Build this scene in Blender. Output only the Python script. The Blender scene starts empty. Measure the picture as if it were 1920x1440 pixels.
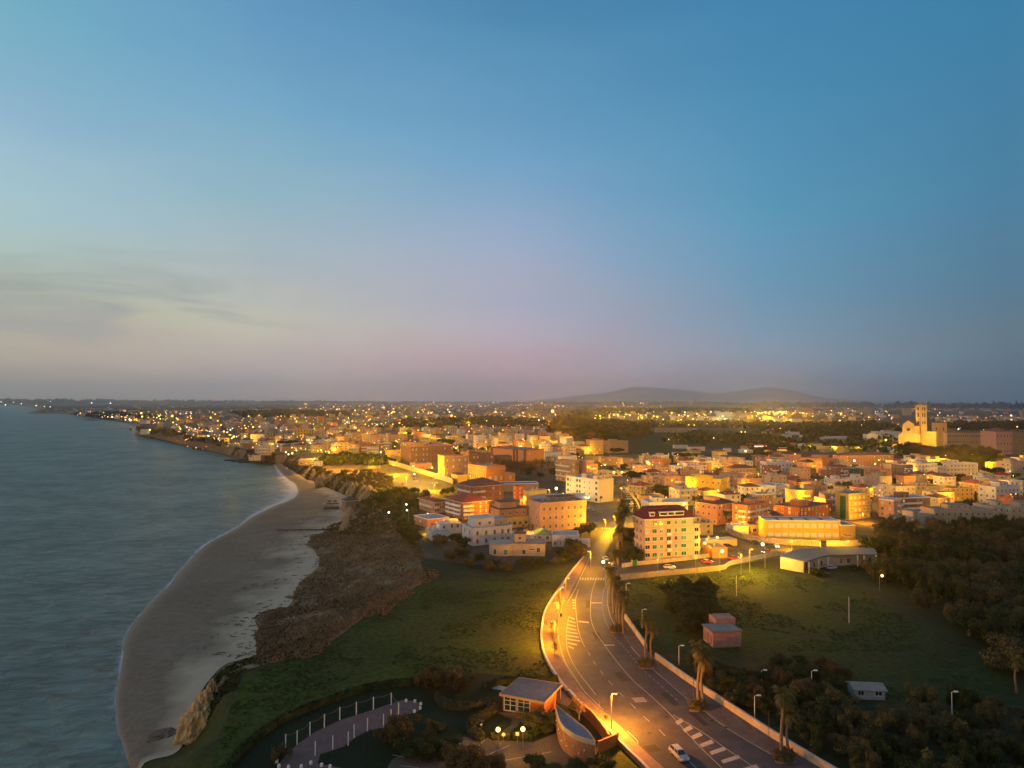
import bpy, bmesh, math, random
from mathutils import Vector, Matrix, noise
from mathutils.geometry import tessellate_polygon
R = math.radians
rnd = random.Random(7)
scene = bpy.context.scene
col = scene.collection
HAZE = 4.4e-5
CAMH = 65.0; FPX = 1280.0
PITCH = math.atan(34.65/FPX); ROLL = 0.0038
# ---- camera axes: right, up, forward
cF = Vector((0, math.cos(PITCH), math.sin(PITCH)))
cR = Vector((math.cos(ROLL), 0, math.sin(ROLL))).normalized()
cU = cR.cross(cF).normalized(); cF = cU.cross(cR).normalized()
def ray(px, py):
    return (cR*((px-960)/FPX) + cU*(-(py-720)/FPX) + cF)
def at(px, py, z=0.0):
    d = ray(px, py); t = (z-CAMH)/d.z
    if t < 0 or t > 33500: t = 33500
    return Vector((d.x*t, d.y*t, z))
def at_y(px, py, Y):
    d = ray(px, py); t = Y/d.y
    return Vector((d.x*t, Y, CAMH+d.z*t))
def proj(p):
    v = Vector(p)-Vector((0, 0, CAMH))
    f = v.dot(cF)
    return 960+FPX*v.dot(cR)/f, 720-FPX*v.dot(cU)/f
def rng_px(z, depth):   # metres per photo pixel
    return depth/FPX

# ---------------------------------------------------------------- materials
MATS = {}
def nodes_of(m):
    m.use_nodes = True
    nt = m.node_tree; nt.nodes.clear()
    out = nt.nodes.new('ShaderNodeOutputMaterial'); b = nt.nodes.new('ShaderNodeBsdfPrincipled')
    nt.links.new(b.outputs[0], out.inputs[0])
    return nt, b, out
def mat(name, c, rough=.85, var=.25, scale=.6, metal=0, c2=None, spec=.3, bump=0, coord='Object', stretch=None, detail=6):
    key = (name,)
    if key in MATS: return MATS[key]
    m = bpy.data.materials.new(name); nt, b, out = nodes_of(m)
    b.inputs['Roughness'].default_value = rough; b.inputs['Metallic'].default_value = metal
    b.inputs['Specular IOR Level'].default_value = spec
    if c2 is None: c2 = tuple(v*(1-var) for v in c)
    tc = nt.nodes.new('ShaderNodeTexCoord'); mp = nt.nodes.new('ShaderNodeMapping')
    nt.links.new(tc.outputs[coord], mp.inputs[0])
    if stretch: mp.inputs['Scale'].default_value = stretch
    n = nt.nodes.new('ShaderNodeTexNoise'); n.inputs['Scale'].default_value = scale; n.inputs['Detail'].default_value = detail
    n.inputs['Roughness'].default_value = .65
    nt.links.new(mp.outputs[0], n.inputs['Vector'])
    r = nt.nodes.new('ShaderNodeValToRGB'); r.color_ramp.elements[0].position = .35; r.color_ramp.elements[1].position = .65
    r.color_ramp.elements[0].color = (*c2, 1); r.color_ramp.elements[1].color = (*c, 1)
    nt.links.new(n.outputs['Fac'], r.inputs[0]); nt.links.new(r.outputs[0], b.inputs['Base Color'])
    if bump:
        bp = nt.nodes.new('ShaderNodeBump'); bp.inputs['Strength'].default_value = bump
        nt.links.new(n.outputs['Fac'], bp.inputs['Height']); nt.links.new(bp.outputs[0], b.inputs['Normal'])
    MATS[key] = m
    return m
def ground_mat(name, cols, scales, rough=.95, fine=.22):
    """mix of three colours by two noises, in world coordinates"""
    m = bpy.data.materials.new(name); nt, b, out = nodes_of(m)
    b.inputs['Roughness'].default_value = rough; b.inputs['Specular IOR Level'].default_value = .15
    geo = nt.nodes.new('ShaderNodeNewGeometry')
    def nz(s, d=5):
        n = nt.nodes.new('ShaderNodeTexNoise'); n.inputs['Scale'].default_value = s; n.inputs['Detail'].default_value = d
        nt.links.new(geo.outputs['Position'], n.inputs['Vector'])
        r = nt.nodes.new('ShaderNodeMapRange'); r.inputs[1].default_value = .38; r.inputs[2].default_value = .62
        nt.links.new(n.outputs['Fac'], r.inputs[0]); return r
    a = nz(scales[0]); c = nz(scales[1])
    m1 = nt.nodes.new('ShaderNodeMix'); m1.data_type = 'RGBA'
    m1.inputs[6].default_value = (*cols[0], 1); m1.inputs[7].default_value = (*cols[1], 1); nt.links.new(a.outputs[0], m1.inputs[0])
    m2 = nt.nodes.new('ShaderNodeMix'); m2.data_type = 'RGBA'
    nt.links.new(m1.outputs[2], m2.inputs[6]); m2.inputs[7].default_value = (*cols[2], 1)
    mul = nt.nodes.new('ShaderNodeMath'); mul.operation = 'MULTIPLY'; mul.inputs[1].default_value = .6
    nt.links.new(c.outputs[0], mul.inputs[0]); nt.links.new(mul.outputs[0], m2.inputs[0])
    f_ = nz(scales[1]*9, 7); mf = nt.nodes.new('ShaderNodeMapRange'); mf.inputs[3].default_value = 1-fine; mf.inputs[4].default_value = 1+fine
    nt.links.new(f_.outputs[0], mf.inputs[0])
    hs = nt.nodes.new('ShaderNodeHueSaturation'); nt.links.new(m2.outputs[2], hs.inputs['Color']); nt.links.new(mf.outputs[0], hs.inputs['Value'])
    nt.links.new(hs.outputs[0], b.inputs['Base Color'])
    m['src'] = 1
    return m
def emis(name, c, s):
    if (name,) in MATS: return MATS[(name,)]
    m = bpy.data.materials.new(name); m.use_nodes = True; nt = m.node_tree; nt.nodes.clear()
    out = nt.nodes.new('ShaderNodeOutputMaterial'); e = nt.nodes.new('ShaderNodeEmission')
    e.inputs[0].default_value = (*c, 1); e.inputs[1].default_value = s
    nt.links.new(e.outputs[0], out.inputs[0])
    try: m.cycles.emission_sampling = 'NONE'
    except Exception: pass
    MATS[(name,)] = m
    return m
WALLC = dict(cream=(.56, .46, .34), beige=(.50, .38, .26), pink=(.55, .34, .26), rose=(.52, .28, .24), white=(.66, .63, .60),
             palewhite=(.62, .63, .62), yellow=(.68, .44, .07), paleyellow=(.66, .5, .2), brick=(.31, .13, .09), orange=(.62, .24, .08), salmon=(.6, .27, .16),
             brown=(.30, .19, .13), tan=(.42, .27, .17), grey=(.33, .31, .29), ochre=(.5, .3, .08), red=(.27, .10, .07), darkred=(.2, .06, .06), olive=(.4,.33,.12), brightorange=(.75,.16,.03))
def wallm(c): return mat('wall_'+c, WALLC[c], var=.22, scale=.35)
ROOFC = dict(tile=(.34, .08, .045), maroon=(.14, .02, .03), slate=(.13, .15, .18), flat=(.28, .26, .25), palegrey=(.42, .42, .44), bluegrey=(.2, .24, .3), green=(.09, .22, .17), dark=(.09, .08, .08), browntile=(.2, .09, .06), white=(.6, .6, .62))
def roofm(c): return mat('roof_'+c, ROOFC[c], var=.3, scale=.8, rough=.8)
M_glass = mat('window_glass', (.03, .04, .05), rough=.12, var=.2, spec=.6)
M_frame = mat('window_frame_paint', (.6, .57, .52), var=.1)
M_shg = mat('green_shutter', (.02, .17, .13), var=.3); M_sht = mat('teal_shutter', (.1, .33, .28), var=.3); M_shb = mat('brown_shutter', (.15, .05, .03), var=.3)
M_shw = mat('white_shutter', (.62, .6, .55), var=.15)
M_lit = emis('lit_window', (1, .55, .1), .75)
M_litw = emis('lit_window_white', (1, .7, .3), .8)
M_metal = mat('galvanised_metal', (.35, .35, .34), rough=.5, metal=.6)
M_white = mat('white_paint', (.7, .69, .66), var=.08)
M_conc = mat('pale_concrete', (.45, .42, .38), var=.25, scale=.5)
M_bark = mat('bark', (.12, .085, .06), scale=3); M_palmbark = mat('palm_bark', (.2, .15, .1), scale=4)

# ---------------------------------------------------------------- mesh helper
class MB:
    def __init__(s): s.v = []; s.f = []; s.m = []
    def box(s, x0, y0, z0, x1, y1, z1, mi=0):
        b = len(s.v)
        s.v += [(x0,y0,z0),(x1,y0,z0),(x1,y1,z0),(x0,y1,z0),(x0,y0,z1),(x1,y0,z1),(x1,y1,z1),(x0,y1,z1)]
        for q in ((0,3,2,1),(4,5,6,7),(0,1,5,4),(1,2,6,5),(2,3,7,6),(3,0,4,7)):
            s.f.append(tuple(b+i for i in q)); s.m.append(mi)
        return s
    def prism(s, pts, z0, z1, mi=0, z1s=None):
        """pts counter-clockwise"""
        b = len(s.v); n = len(pts)
        s.v += [(p[0], p[1], z0) for p in pts] + [(p[0], p[1], (z1s[i] if z1s else z1)) for i, p in enumerate(pts)]
        for i in range(n):
            j = (i+1) % n
            s.f.append((b+i, b+j, b+n+j, b+n+i)); s.m.append(mi)
        tri = tessellate_polygon([[Vector((p[0], p[1], 0)) for p in pts]])
        for t in tri:
            s.f.append(tuple(b+n+k for k in t)); s.m.append(mi); s.f.append(tuple(b+k for k in reversed(t))); s.m.append(mi)
        return s
    def poly(s, pts, z, mi=0):
        b = len(s.v); s.v += [(p[0], p[1], z) for p in pts]
        for t in tessellate_polygon([[Vector((p[0], p[1], 0)) for p in pts]]):
            a, c, d = (Vector(pts[k][:2]) for k in t)
            if (c-a).cross(d-a) < 0: t = t[::-1]
            s.f.append(tuple(b+k for k in t)); s.m.append(mi)
        return s
    def quad(s, a, b_, c, d, mi=0):
        b = len(s.v); s.v += [tuple(a), tuple(b_), tuple(c), tuple(d)]; s.f.append((b,b+1,b+2,b+3)); s.m.append(mi); return s
    def tri(s, a, b_, c, mi=0):
        b = len(s.v); s.v += [tuple(a), tuple(b_), tuple(c)]; s.f.append((b,b+1,b+2)); s.m.append(mi); return s
    def tube(s, pts, rad, n=8, mi=0, cap=True):
        b0 = len(s.v); k = len(pts)
        for i, p in enumerate(pts):
            p = Vector(p); q = Vector(pts[min(i+1, k-1)])-Vector(pts[max(i-1, 0)])
            q.normalize(); a = q.orthogonal().normalized() if abs(q.z) < .95 else Vector((1, 0, 0)); a = (a-q*a.dot(q)).normalized(); c = q.cross(a)
            r = rad[i] if isinstance(rad, (list, tuple)) else rad
            for j in range(n):
                t = 2*math.pi*j/n; s.v.append(tuple(p+a*math.cos(t)*r+c*math.sin(t)*r))
        for i in range(k-1):
            for j in range(n):
                jj = (j+1) % n
                s.f.append((b0+i*n+j, b0+i*n+jj, b0+(i+1)*n+jj, b0+(i+1)*n+j)); s.m.append(mi)
        if cap:
            s.f.append(tuple(b0+(k-1)*n+j for j in range(n))); s.m.append(mi)
            s.f.append(tuple(b0+j for j in reversed(range(n)))); s.m.append(mi)
        return s
    def ball(s, c, r, mi=0, seg=8, rings=5, sq=(1, 1, 1)):
        b = len(s.v); c = Vector(c)
        s.v.append(tuple(c+Vector((0, 0, -r*sq[2]))))
        for i in range(1, rings):
            ph = math.pi*i/rings-math.pi/2
            for j in range(seg):
                t = 2*math.pi*j/seg
                s.v.append(tuple(c+Vector((math.cos(ph)*math.cos(t)*r*sq[0], math.cos(ph)*math.sin(t)*r*sq[1], math.sin(ph)*r*sq[2]))))
        s.v.append(tuple(c+Vector((0, 0, r*sq[2])))); top = len(s.v)-1
        for j in range(seg):
            jj = (j+1) % seg
            s.f.append((b, b+1+jj, b+1+j)); s.m.append(mi)
            for i in range(rings-2):
                o = b+1+i*seg
                s.f.append((o+j, o+jj, o+seg+jj, o+seg+j)); s.m.append(mi)
            o = b+1+(rings-2)*seg
            s.f.append((o+j, o+jj, top)); s.m.append(mi)
        return s
    def mesh(s, name, mats, smooth=False):
        me = bpy.data.meshes.new(name); me.from_pydata(s.v, [], s.f)
        for m in (mats if isinstance(mats, (list, tuple)) else [mats]): me.materials.append(m)
        me.polygons.foreach_set('material_index', s.m)
        if smooth: me.polygons.foreach_set('use_smooth', [True]*len(s.f))
        me.update(); return me
    def build(s, name, mats, parent=None, smooth=False):
        return link(name, s.mesh(name, mats, smooth), parent)
def link(name, data, parent=None, loc=None, rz=None):
    o = bpy.data.objects.new(name, data); col.objects.link(o)
    if parent: o.parent = parent
    if loc is not None: o.location = loc
    if rz is not None: o.rotation_euler = (0, 0, rz)
    return o
def tag(o, label=None, cat=None, group=None, kind=None):
    if label: o['label'] = label
    if cat: o['category'] = cat
    if group: o['group'] = group
    if kind: o['kind'] = kind
    return o
def empty(name, loc, label, cat, rz=0, group=None):
    o = bpy.data.objects.new(name, None); col.objects.link(o); o.location = loc; o.rotation_euler = (0, 0, rz)
    o.empty_display_size = .5
    return tag(o, label, cat, group)
def copy_tree(o, loc, rz=None, sc=None, label=None, group=None):
    r = o.copy(); col.objects.link(r); r.location = loc
    if rz is not None: r.rotation_euler = (0, 0, rz)
    if sc is not None: r.scale = sc if isinstance(sc, tuple) else (sc, sc, sc)
    if label: r['label'] = label
    if group: r['group'] = group
    for ch in o.children:
        c = ch.copy(); col.objects.link(c); c.parent = r
        for g in ch.children:
            d = g.copy(); col.objects.link(d); d.parent = c
    return r
ORD = ['first','second','third','fourth','fifth','sixth','seventh','eighth','ninth','tenth','eleventh','twelfth','thirteenth','fourteenth','fifteenth','sixteenth','seventeenth','eighteenth','nineteenth','twentieth']
def ordn(i):
    n = i+1
    if i < 20: return ORD[i]
    if 10 <= n % 100 <= 13: return '%dth' % n
    return '%d%s' % (n, {1: 'st', 2: 'nd', 3: 'rd'}.get(n % 10, 'th'))
def catmull(pts, n=6):
    out = []; P_ = [Vector(p) for p in pts]; k = len(P_)
    for i in range(k-1):
        p0 = P_[max(i-1, 0)]; p1 = P_[i]; p2 = P_[i+1]; p3 = P_[min(i+2, k-1)]
        for j in range(n):
            t = j/n
            out.append(.5*((2*p1)+(p2-p0)*t+(2*p0-5*p1+4*p2-p3)*t*t+(3*p1-p0-3*p2+p3)*t**3))
    out.append(P_[-1]); return out

# ---------------------------------------------------------------- camera
cam = bpy.data.cameras.new('camera'); camo = bpy.data.objects.new('camera', cam); col.objects.link(camo)
cam.sensor_width = 36; cam.lens = 36*FPX/1920; cam.clip_start = 1; cam.clip_end = 120000
camo.matrix_world = Matrix((( cR.x, cU.x, -cF.x, 0), (cR.y, cU.y, -cF.y, 0), (cR.z, cU.z, -cF.z, CAMH), (0, 0, 0, 1)))
scene.camera = camo

# ---------------------------------------------------------------- sky
def s2l(c): return tuple((v/255/12.92 if v/255 <= .04045 else ((v/255+.055)/1.055)**2.4) for v in c)
world = bpy.data.worlds.new('World'); scene.world = world; world.use_nodes = True
nt = world.node_tree; nt.nodes.clear()
def N(t, **k):
    n = nt.nodes.new(t)
    for a, b in k.items(): setattr(n, a, b)
    return n
def L(a, b): nt.links.new(a, b)
def M(op, a, b=None):
    n = N('ShaderNodeMath', operation=op)
    for i, v in enumerate((a, b)):
        if v is None: continue
        if isinstance(v, (int, float)): n.inputs[i].default_value = v
        else: L(v, n.inputs[i])
    return n.outputs[0]
tc = N('ShaderNodeTexCoord'); sx = N('ShaderNodeSeparateXYZ'); L(tc.outputs['Generated'], sx.inputs[0])
az = M('MULTIPLY', M('ARCTAN2', sx.outputs[0], sx.outputs[1]), 180/math.pi)      # degrees, 0 ahead, minus to the left
el = M('MULTIPLY', M('ARCSINE', sx.outputs[2]), 180/math.pi)
# streaky dusk clouds, low in the west
mp = N('ShaderNodeMapping'); L(tc.outputs['Generated'], mp.inputs[0]); mp.inputs['Scale'].default_value = (2.2, 2.2, 9); mp.inputs['Rotation'].default_value = (0, R(9), 0)
nz = N('ShaderNodeTexNoise'); nz.inputs['Scale'].default_value = 1.3; nz.inputs['Detail'].default_value = 4; nz.inputs['Distortion'].default_value = .5; L(mp.outputs[0], nz.inputs['Vector'])
wob = M('MULTIPLY', M('SUBTRACT', nz.outputs['Fac'], .5), 6.0)
el2 = M('ADD', el, wob)
elf = M('DIVIDE', el2, 90.0)
SKY = [(-180, [(0, (190, 140, 105)), (6, (200, 170, 140)), (20, (170, 165, 165)), (45, (125, 135, 150)), (90, (112, 116, 128))]),
       (-95, [(0, (255, 175, 90)), (5, (255, 205, 135)), (12, (245, 212, 170)), (25, (150, 185, 200)), (50, (95, 145, 180)), (90, (112, 116, 128))]),
       (-37, [(0, (150, 138, 130)), (3, (176, 158, 138)), (7, (180, 180, 156)), (10.5, (172, 192, 182)), (13.5, (160, 192, 202)), (18, (140, 176, 200)), (25, (112, 168, 190)), (45, (75, 130, 165)), (90, (112, 116, 128))]),
       (-20.6, [(0, (155, 138, 140)), (3, (172, 152, 150)), (6.5, (190, 186, 166)), (10, (174, 182, 184)), (16, (140, 176, 190)), (21, (113, 163, 192)), (28, (98, 148, 186)), (45, (65, 115, 155)), (90, (112, 116, 128))]),
       (0, [(0, (150, 130, 136)), (2, (172, 144, 150)), (5, (178, 158, 168)), (8, (172, 168, 184)), (12, (152, 168, 194)), (20, (108, 157, 192)), (29.5, (74, 132, 170)), (45, (55, 105, 150)), (90, (112, 116, 128))]),
       (20, [(0, (112, 115, 128)), (2, (122, 126, 142)), (4, (122, 140, 158)), (8, (105, 148, 175)), (15, (86, 148, 180)), (28, (66, 128, 168)), (45, (50, 100, 145)), (90, (112, 116, 128))]),
       (36, [(0, (78, 88, 104)), (4, (92, 112, 124)), (9, (82, 120, 145)), (15, (70, 124, 156)), (26, (58, 122, 160)), (45, (45, 95, 140)), (90, (112, 116, 128))]),
       (180, [(0, (190, 140, 105)), (6, (200, 170, 140)), (20, (170, 165, 165)), (45, (125, 135, 150)), (90, (112, 116, 128))])]
prev = None
for i, (a, st) in enumerate(SKY):
    r = N('ShaderNodeValToRGB'); e = r.color_ramp.elements
    while len(e) < len(st): e.new(.5)
    for k, (deg, c) in enumerate(st):
        e[k].position = deg/90; e[k].color = (*s2l(c), 1)
    r.color_ramp.interpolation = 'LINEAR'
    L(elf, r.inputs[0])
    if prev is None: prev = r.outputs[0]; pa = a; continue
    mr = N('ShaderNodeMapRange'); mr.interpolation_type = 'LINEAR'
    mr.inputs[1].default_value = pa; mr.inputs[2].default_value = a; L(az, mr.inputs[0])
    mx = N('ShaderNodeMix', data_type='RGBA'); L(mr.outputs[0], mx.inputs[0]); L(prev, mx.inputs[6]); L(r.outputs[0], mx.inputs[7])
    prev = mx.outputs[2]; pa = a
# darker wisps on the left
mp2 = N('ShaderNodeMapping'); L(tc.outputs['Generated'], mp2.inputs[0]); mp2.inputs['Scale'].default_value = (2.6, 2.6, 17); mp2.inputs['Rotation'].default_value = (0, R(-14), 0)
n2 = N('ShaderNodeTexNoise'); n2.inputs['Scale'].default_value = 1.6; n2.inputs['Detail'].default_value = 5; n2.inputs['Distortion'].default_value = .8; L(mp2.outputs[0], n2.inputs['Vector'])
w = N('ShaderNodeMapRange', interpolation_type='SMOOTHSTEP'); w.inputs[1].default_value = .46; w.inputs[2].default_value = .70; L(n2.outputs['Fac'], w.inputs[0])
me_ = N('ShaderNodeMapRange', interpolation_type='SMOOTHSTEP'); me_.inputs[1].default_value = 13; me_.inputs[2].default_value = 8; L(el, me_.inputs[0])
ma = N('ShaderNodeMapRange', interpolation_type='SMOOTHSTEP'); ma.inputs[1].default_value = -8; ma.inputs[2].default_value = -28; L(az, ma.inputs[0])
wf = M('MULTIPLY', M('MULTIPLY', w.outputs[0], me_.outputs[0]), M('MULTIPLY', ma.outputs[0], .5))
mc = N('ShaderNodeMix', data_type='RGBA'); L(wf, mc.inputs[0]); L(prev, mc.inputs[6]); mc.inputs[7].default_value = (*s2l((132, 142, 150)), 1)
bo = N('ShaderNodeMapRange', interpolation_type='SMOOTHSTEP'); bo.inputs[1].default_value = 0; bo.inputs[2].default_value = 9; bo.inputs[3].default_value = 1.42; bo.inputs[4].default_value = 1.06; L(el, bo.inputs[0])
bg = N('ShaderNodeBackground'); hs_ = N('ShaderNodeHueSaturation'); hs_.inputs['Saturation'].default_value = 1.0; hs_.inputs['Value'].default_value = 1.03; L(mc.outputs[2], hs_.inputs['Color']); L(hs_.outputs[0], bg.inputs[0]); L(bo.outputs[0], bg.inputs[1])
wo = N('ShaderNodeOutputWorld'); L(bg.outputs[0], wo.inputs[0])
vs = scene.view_settings; vs.view_transform = 'Standard'; vs.look = 'None'; vs.gamma = 1; vs.exposure = 0; scene.display_settings.display_device = 'sRGB'
# the last light of the sunk sun, very soft, from the west
sl = bpy.data.lights.new('afterglow_sun', 'SUN'); sl.energy = .4; sl.angle = R(25); sl.color = (1, .62, .35)
so = bpy.data.objects.new('afterglow_sun', sl); col.objects.link(so)
so.rotation_euler = (Vector((-.94, -.2, .17))).to_track_quat('Z', 'Y').to_euler()
cy = scene.cycles
cy.max_bounces = 5; cy.diffuse_bounces = 2; cy.glossy_bounces = 2; cy.transmission_bounces = 2; cy.volume_bounces = 1; cy.transparent_max_bounces = 6
cy.use_denoising = True; cy.caustics_reflective = False; cy.caustics_refractive = False; cy.sample_clamp_indirect = 3
cy.volume_step_rate = 4

# ================================================================ GROUND, SEA, BEACH
ZS = -12.0; ZB = -9.5
def wp(l, z): return [at(x, y, z) for x, y in l]
ST = [((285,1560),(300,1560),(470,1600)),((244,1440),(264,1440),(415,1440)),((232,1402),(325,1414),(425,1395)),((220,1370),(345,1390),(432,1350)),
 ((216,1330),(352,1350),(434,1315)),((215,1312),(366,1318),(440,1285)),((222,1265),(392,1275),(449,1262)),((226,1225),(428,1243),(500,1245)),
 ((232,1195),(487,1230),(580,1222)),((245,1172),(486,1200),(640,1190)),((260,1154),(496,1160),(690,1150)),((285,1125),(543,1135),(740,1120)),
 ((310,1100),(560,1095),(790,1090)),((345,1060),(600,1055),(785,1045)),((385,1020),(580,1015),(755,1010)),((440,991),(610,995),(742,985)),
 ((475,967),(652,975),(725,962)),((515,948),(668,950),(722,945)),((545,936),(645,928),(712,932)),((557,924),(615,915),(685,915)),
 ((553,908),(592,905),(650,893)),((536,896),(565,893),(605,880)),((523,882),(545,880),(580,868)),((510,870),(522,869),(548,856)),
 ((480,868),(488,867),(505,852)),((445,860),(452,859),(465,845)),((400,847.5),(407,847),(418,836)),((362,839),(368,838.6),(378,829)),
 ((320,829),(325,828.7),(334,820)),((285,821),(289,820.7),(297,813.5)),((252,813),(255,812.7),(262,806.5)),((262,802),(265,801.8),(271,797.5)),
 ((240,791.5),(243,791.3),(250,788)),((205,786),(207,785.8),(213,783)),((175,782),(177,781.8),(182,779.5)),((112,776.3),(113,776),None),
 ((52,775.5),(54,775),None),((72,769),(74,768.6),None),((50,763),(52,762.7),None),((0,760.3),(2,760.1),None),((-400,760),(-400,759.8),None)]
Wl = []; Fl = []; Tl = []
for w_, f_, t_ in ST:
    a = at(*w_, ZS); Wl.append(a); f = at(*f_, ZB if t_ else ZS+1); Fl.append(f)
    if t_: Tl.append(at(*t_, 0))
    else: Tl.append(Vector((f.x+f.y*.003, f.y*1.012, 0)))
Wc, Fc, Tc = catmull(Wl, 5), catmull(Fl, 5), catmull(Tl, 5)
def nzs(x, y, s, seed=0): return noise.noise(Vector((x*s+seed, y*s-seed, seed)))
# beach strip
def strip(A, B, n, zf, jit=0):
    mb = MB(); k = len(A)
    for i in range(k):
        for j in range(n+1):
            t = j/n; p = A[i].lerp(B[i], t); mb.v.append(zf(p, t, i))
    for i in range(k-1):
        for j in range(n):
            mb.f.append((i*(n+1)+j, i*(n+1)+j+1, (i+1)*(n+1)+j+1, (i+1)*(n+1)+j)); mb.m.append(0)
    return mb
def zbt(t): return ZS+2.5*max(t, 0)**.75 if t > 0 else ZS-.35
BT = []
def zbeach0(p, t, i):
    L_ = (Wc[i]-Fc[i]).xy.length; off = (bA[i]-Wc[i]).xy.length; tt = (t*(L_+off)-off)/L_; BT.append(max(tt, 0)*1.0)
    return (p.x, p.y, (zbt(tt)+.10*nzs(p.x, p.y, .05)*min(1, max(tt, 0)*5)) if 0 < t < 1 else (ZS-.5 if t == 0 else ZB))
def zbeach(p, t, i): return (p.x, p.y, zbt(t))
bA = [w+(w-f).normalized()*min(6, w.y*.02) for w, f in zip(Wc, Fc)]
M_sand = ground_mat('beach_sand', [(.17, .13, .092), (.205, .155, .11), (.24, .185, .13)], (.012, .05), fine=.1)
nt2 = M_sand.node_tree; b2 = [n for n in nt2.nodes if n.type == 'BSDF_PRINCIPLED'][0]; src = b2.inputs['Base Color'].links[0].from_socket
ag = nt2.nodes.new('ShaderNodeAttribute'); ag.attribute_name = 'inland'
gp = nt2.nodes.new('ShaderNodeNewGeometry'); gn = nt2.nodes.new('ShaderNodeTexNoise'); gn.inputs['Scale'].default_value = .045; gn.inputs['Detail'].default_value = 7; gn.inputs['Roughness'].default_value = .6; nt2.links.new(gp.outputs['Position'], gn.inputs['Vector'])
aa = nt2.nodes.new('ShaderNodeMath'); aa.operation = 'ADD'; nt2.links.new(ag.outputs['Fac'], aa.inputs[0]); nt2.links.new(gn.outputs['Fac'], aa.inputs[1])
r1 = nt2.nodes.new('ShaderNodeMapRange'); r1.inputs[1].default_value = 1.12; r1.inputs[2].default_value = 1.42; nt2.links.new(aa.outputs[0], r1.inputs[0])
x1 = nt2.nodes.new('ShaderNodeMix'); x1.data_type = 'RGBA'; nt2.links.new(r1.outputs[0], x1.inputs[0]); nt2.links.new(src, x1.inputs[6]); x1.inputs[7].default_value = (.46, .36, .255, 1)
r2 = nt2.nodes.new('ShaderNodeMapRange'); r2.inputs[1].default_value = .02; r2.inputs[2].default_value = .13; r2.inputs[3].default_value = 1; r2.inputs[4].default_value = 0; nt2.links.new(ag.outputs['Fac'], r2.inputs[0])
x2 = nt2.nodes.new('ShaderNodeMix'); x2.data_type = 'RGBA'; nt2.links.new(r2.outputs[0], x2.inputs[0]); nt2.links.new(x1.outputs[2], x2.inputs[6]); x2.inputs[7].default_value = (.25, .175, .11, 1)
nt2.links.new(x2.outputs[2], b2.inputs['Base Color'])
r3 = nt2.nodes.new('ShaderNodeMapRange'); r3.inputs[1].default_value = .0; r3.inputs[2].default_value = .12; r3.inputs[3].default_value = .38; r3.inputs[4].default_value = .95; nt2.links.new(ag.outputs['Fac'], r3.inputs[0]); nt2.links.new(r3.outputs[0], b2.inputs['Roughness'])
o = strip(bA, Fc, 22, zbeach0).build('beach_sand', M_sand, smooth=True); tag(o, kind='structure')
a_ = o.data.attributes.new('inland', 'FLOAT', 'POINT'); a_.data.foreach_set('value', BT)
SLC = []
def zslope(p, t, i):
    t = min(max(t, 0), 1); k = t*t*(3-2*t)
    n = (nzs(p.x, p.y, .09, 3)*2.2+nzs(p.x, p.y, .3, 5)*.9)*math.sin(math.pi*t)
    return (p.x, p.y, ZB+(0-ZB)*k*(1)+n if 0 < t < 1 else (ZB-.1 if t == 0 else 0.0))
M_slope = ground_mat('brown_scrub_soil', [(.20, .125, .065), (.14, .095, .05), (.26, .17, .10)], (.05, .15), fine=.3)
o = strip(Fc[32:], Tc[32:], 14, zslope).build('cliff_slope', M_slope, smooth=True); tag(o, kind='structure')
M_gslope = ground_mat('grassy_slope_soil', [(.034, .046, .010), (.05, .055, .012), (.06, .05, .02)], (.04, .12))
o = strip(Fc[:33], Tc[:33], 14, zslope).build('grassy_slope', M_gslope, smooth=True); tag(o, kind='structure')
# land
far = 35000
landp = [(p.x, p.y) for p in Tc] + [(-far*1.2, 36000), (far*1.2, 36000), (far*1.2, -200), (120, -60), (-30, -60)]
M_land = ground_mat('dark_land', [(.03, .04, .014), (.045, .045, .022), (.02, .026, .012)], (.008, .06))
o = MB().poly(landp, 0).build('ground', M_land); tag(o, kind='structure')
# sea
M_sea = bpy.data.materials.new('sea_water'); nt3, b3, _ = nodes_of(M_sea)
b3.inputs['Base Color'].default_value = (.05, .1, .1, 1); b3.inputs['Roughness'].default_value = .45; b3.inputs['Specular IOR Level'].default_value = .42; b3.inputs['IOR'].default_value = 1.33
geo = nt3.nodes.new('ShaderNodeNewGeometry')
mp3 = nt3.nodes.new('ShaderNodeMapping'); mp3.inputs['Rotation'].default_value = (0, 0, R(-22)); mp3.inputs['Scale'].default_value = (.5, 1, 1)
nt3.links.new(geo.outputs['Position'], mp3.inputs[0])
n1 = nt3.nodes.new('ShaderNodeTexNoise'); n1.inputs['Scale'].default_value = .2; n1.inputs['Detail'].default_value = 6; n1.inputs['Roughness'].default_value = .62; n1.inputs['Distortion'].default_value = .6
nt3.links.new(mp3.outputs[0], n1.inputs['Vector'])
bp3 = nt3.nodes.new('ShaderNodeBump'); bp3.inputs['Strength'].default_value = 1; bp3.inputs['Distance'].default_value = 6
nt3.links.new(n1.outputs['Fac'], bp3.inputs['Height']); nt3.links.new(bp3.outputs[0], b3.inputs['Normal'])
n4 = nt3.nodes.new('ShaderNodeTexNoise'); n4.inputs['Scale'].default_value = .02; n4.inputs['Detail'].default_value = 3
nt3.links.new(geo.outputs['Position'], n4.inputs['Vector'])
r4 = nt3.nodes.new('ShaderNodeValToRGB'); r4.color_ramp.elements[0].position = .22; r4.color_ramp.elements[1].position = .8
r4.color_ramp.elements[0].color = (.07, .125, .115, 1); r4.color_ramp.elements[1].color = (.19, .285, .255, 1)
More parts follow.
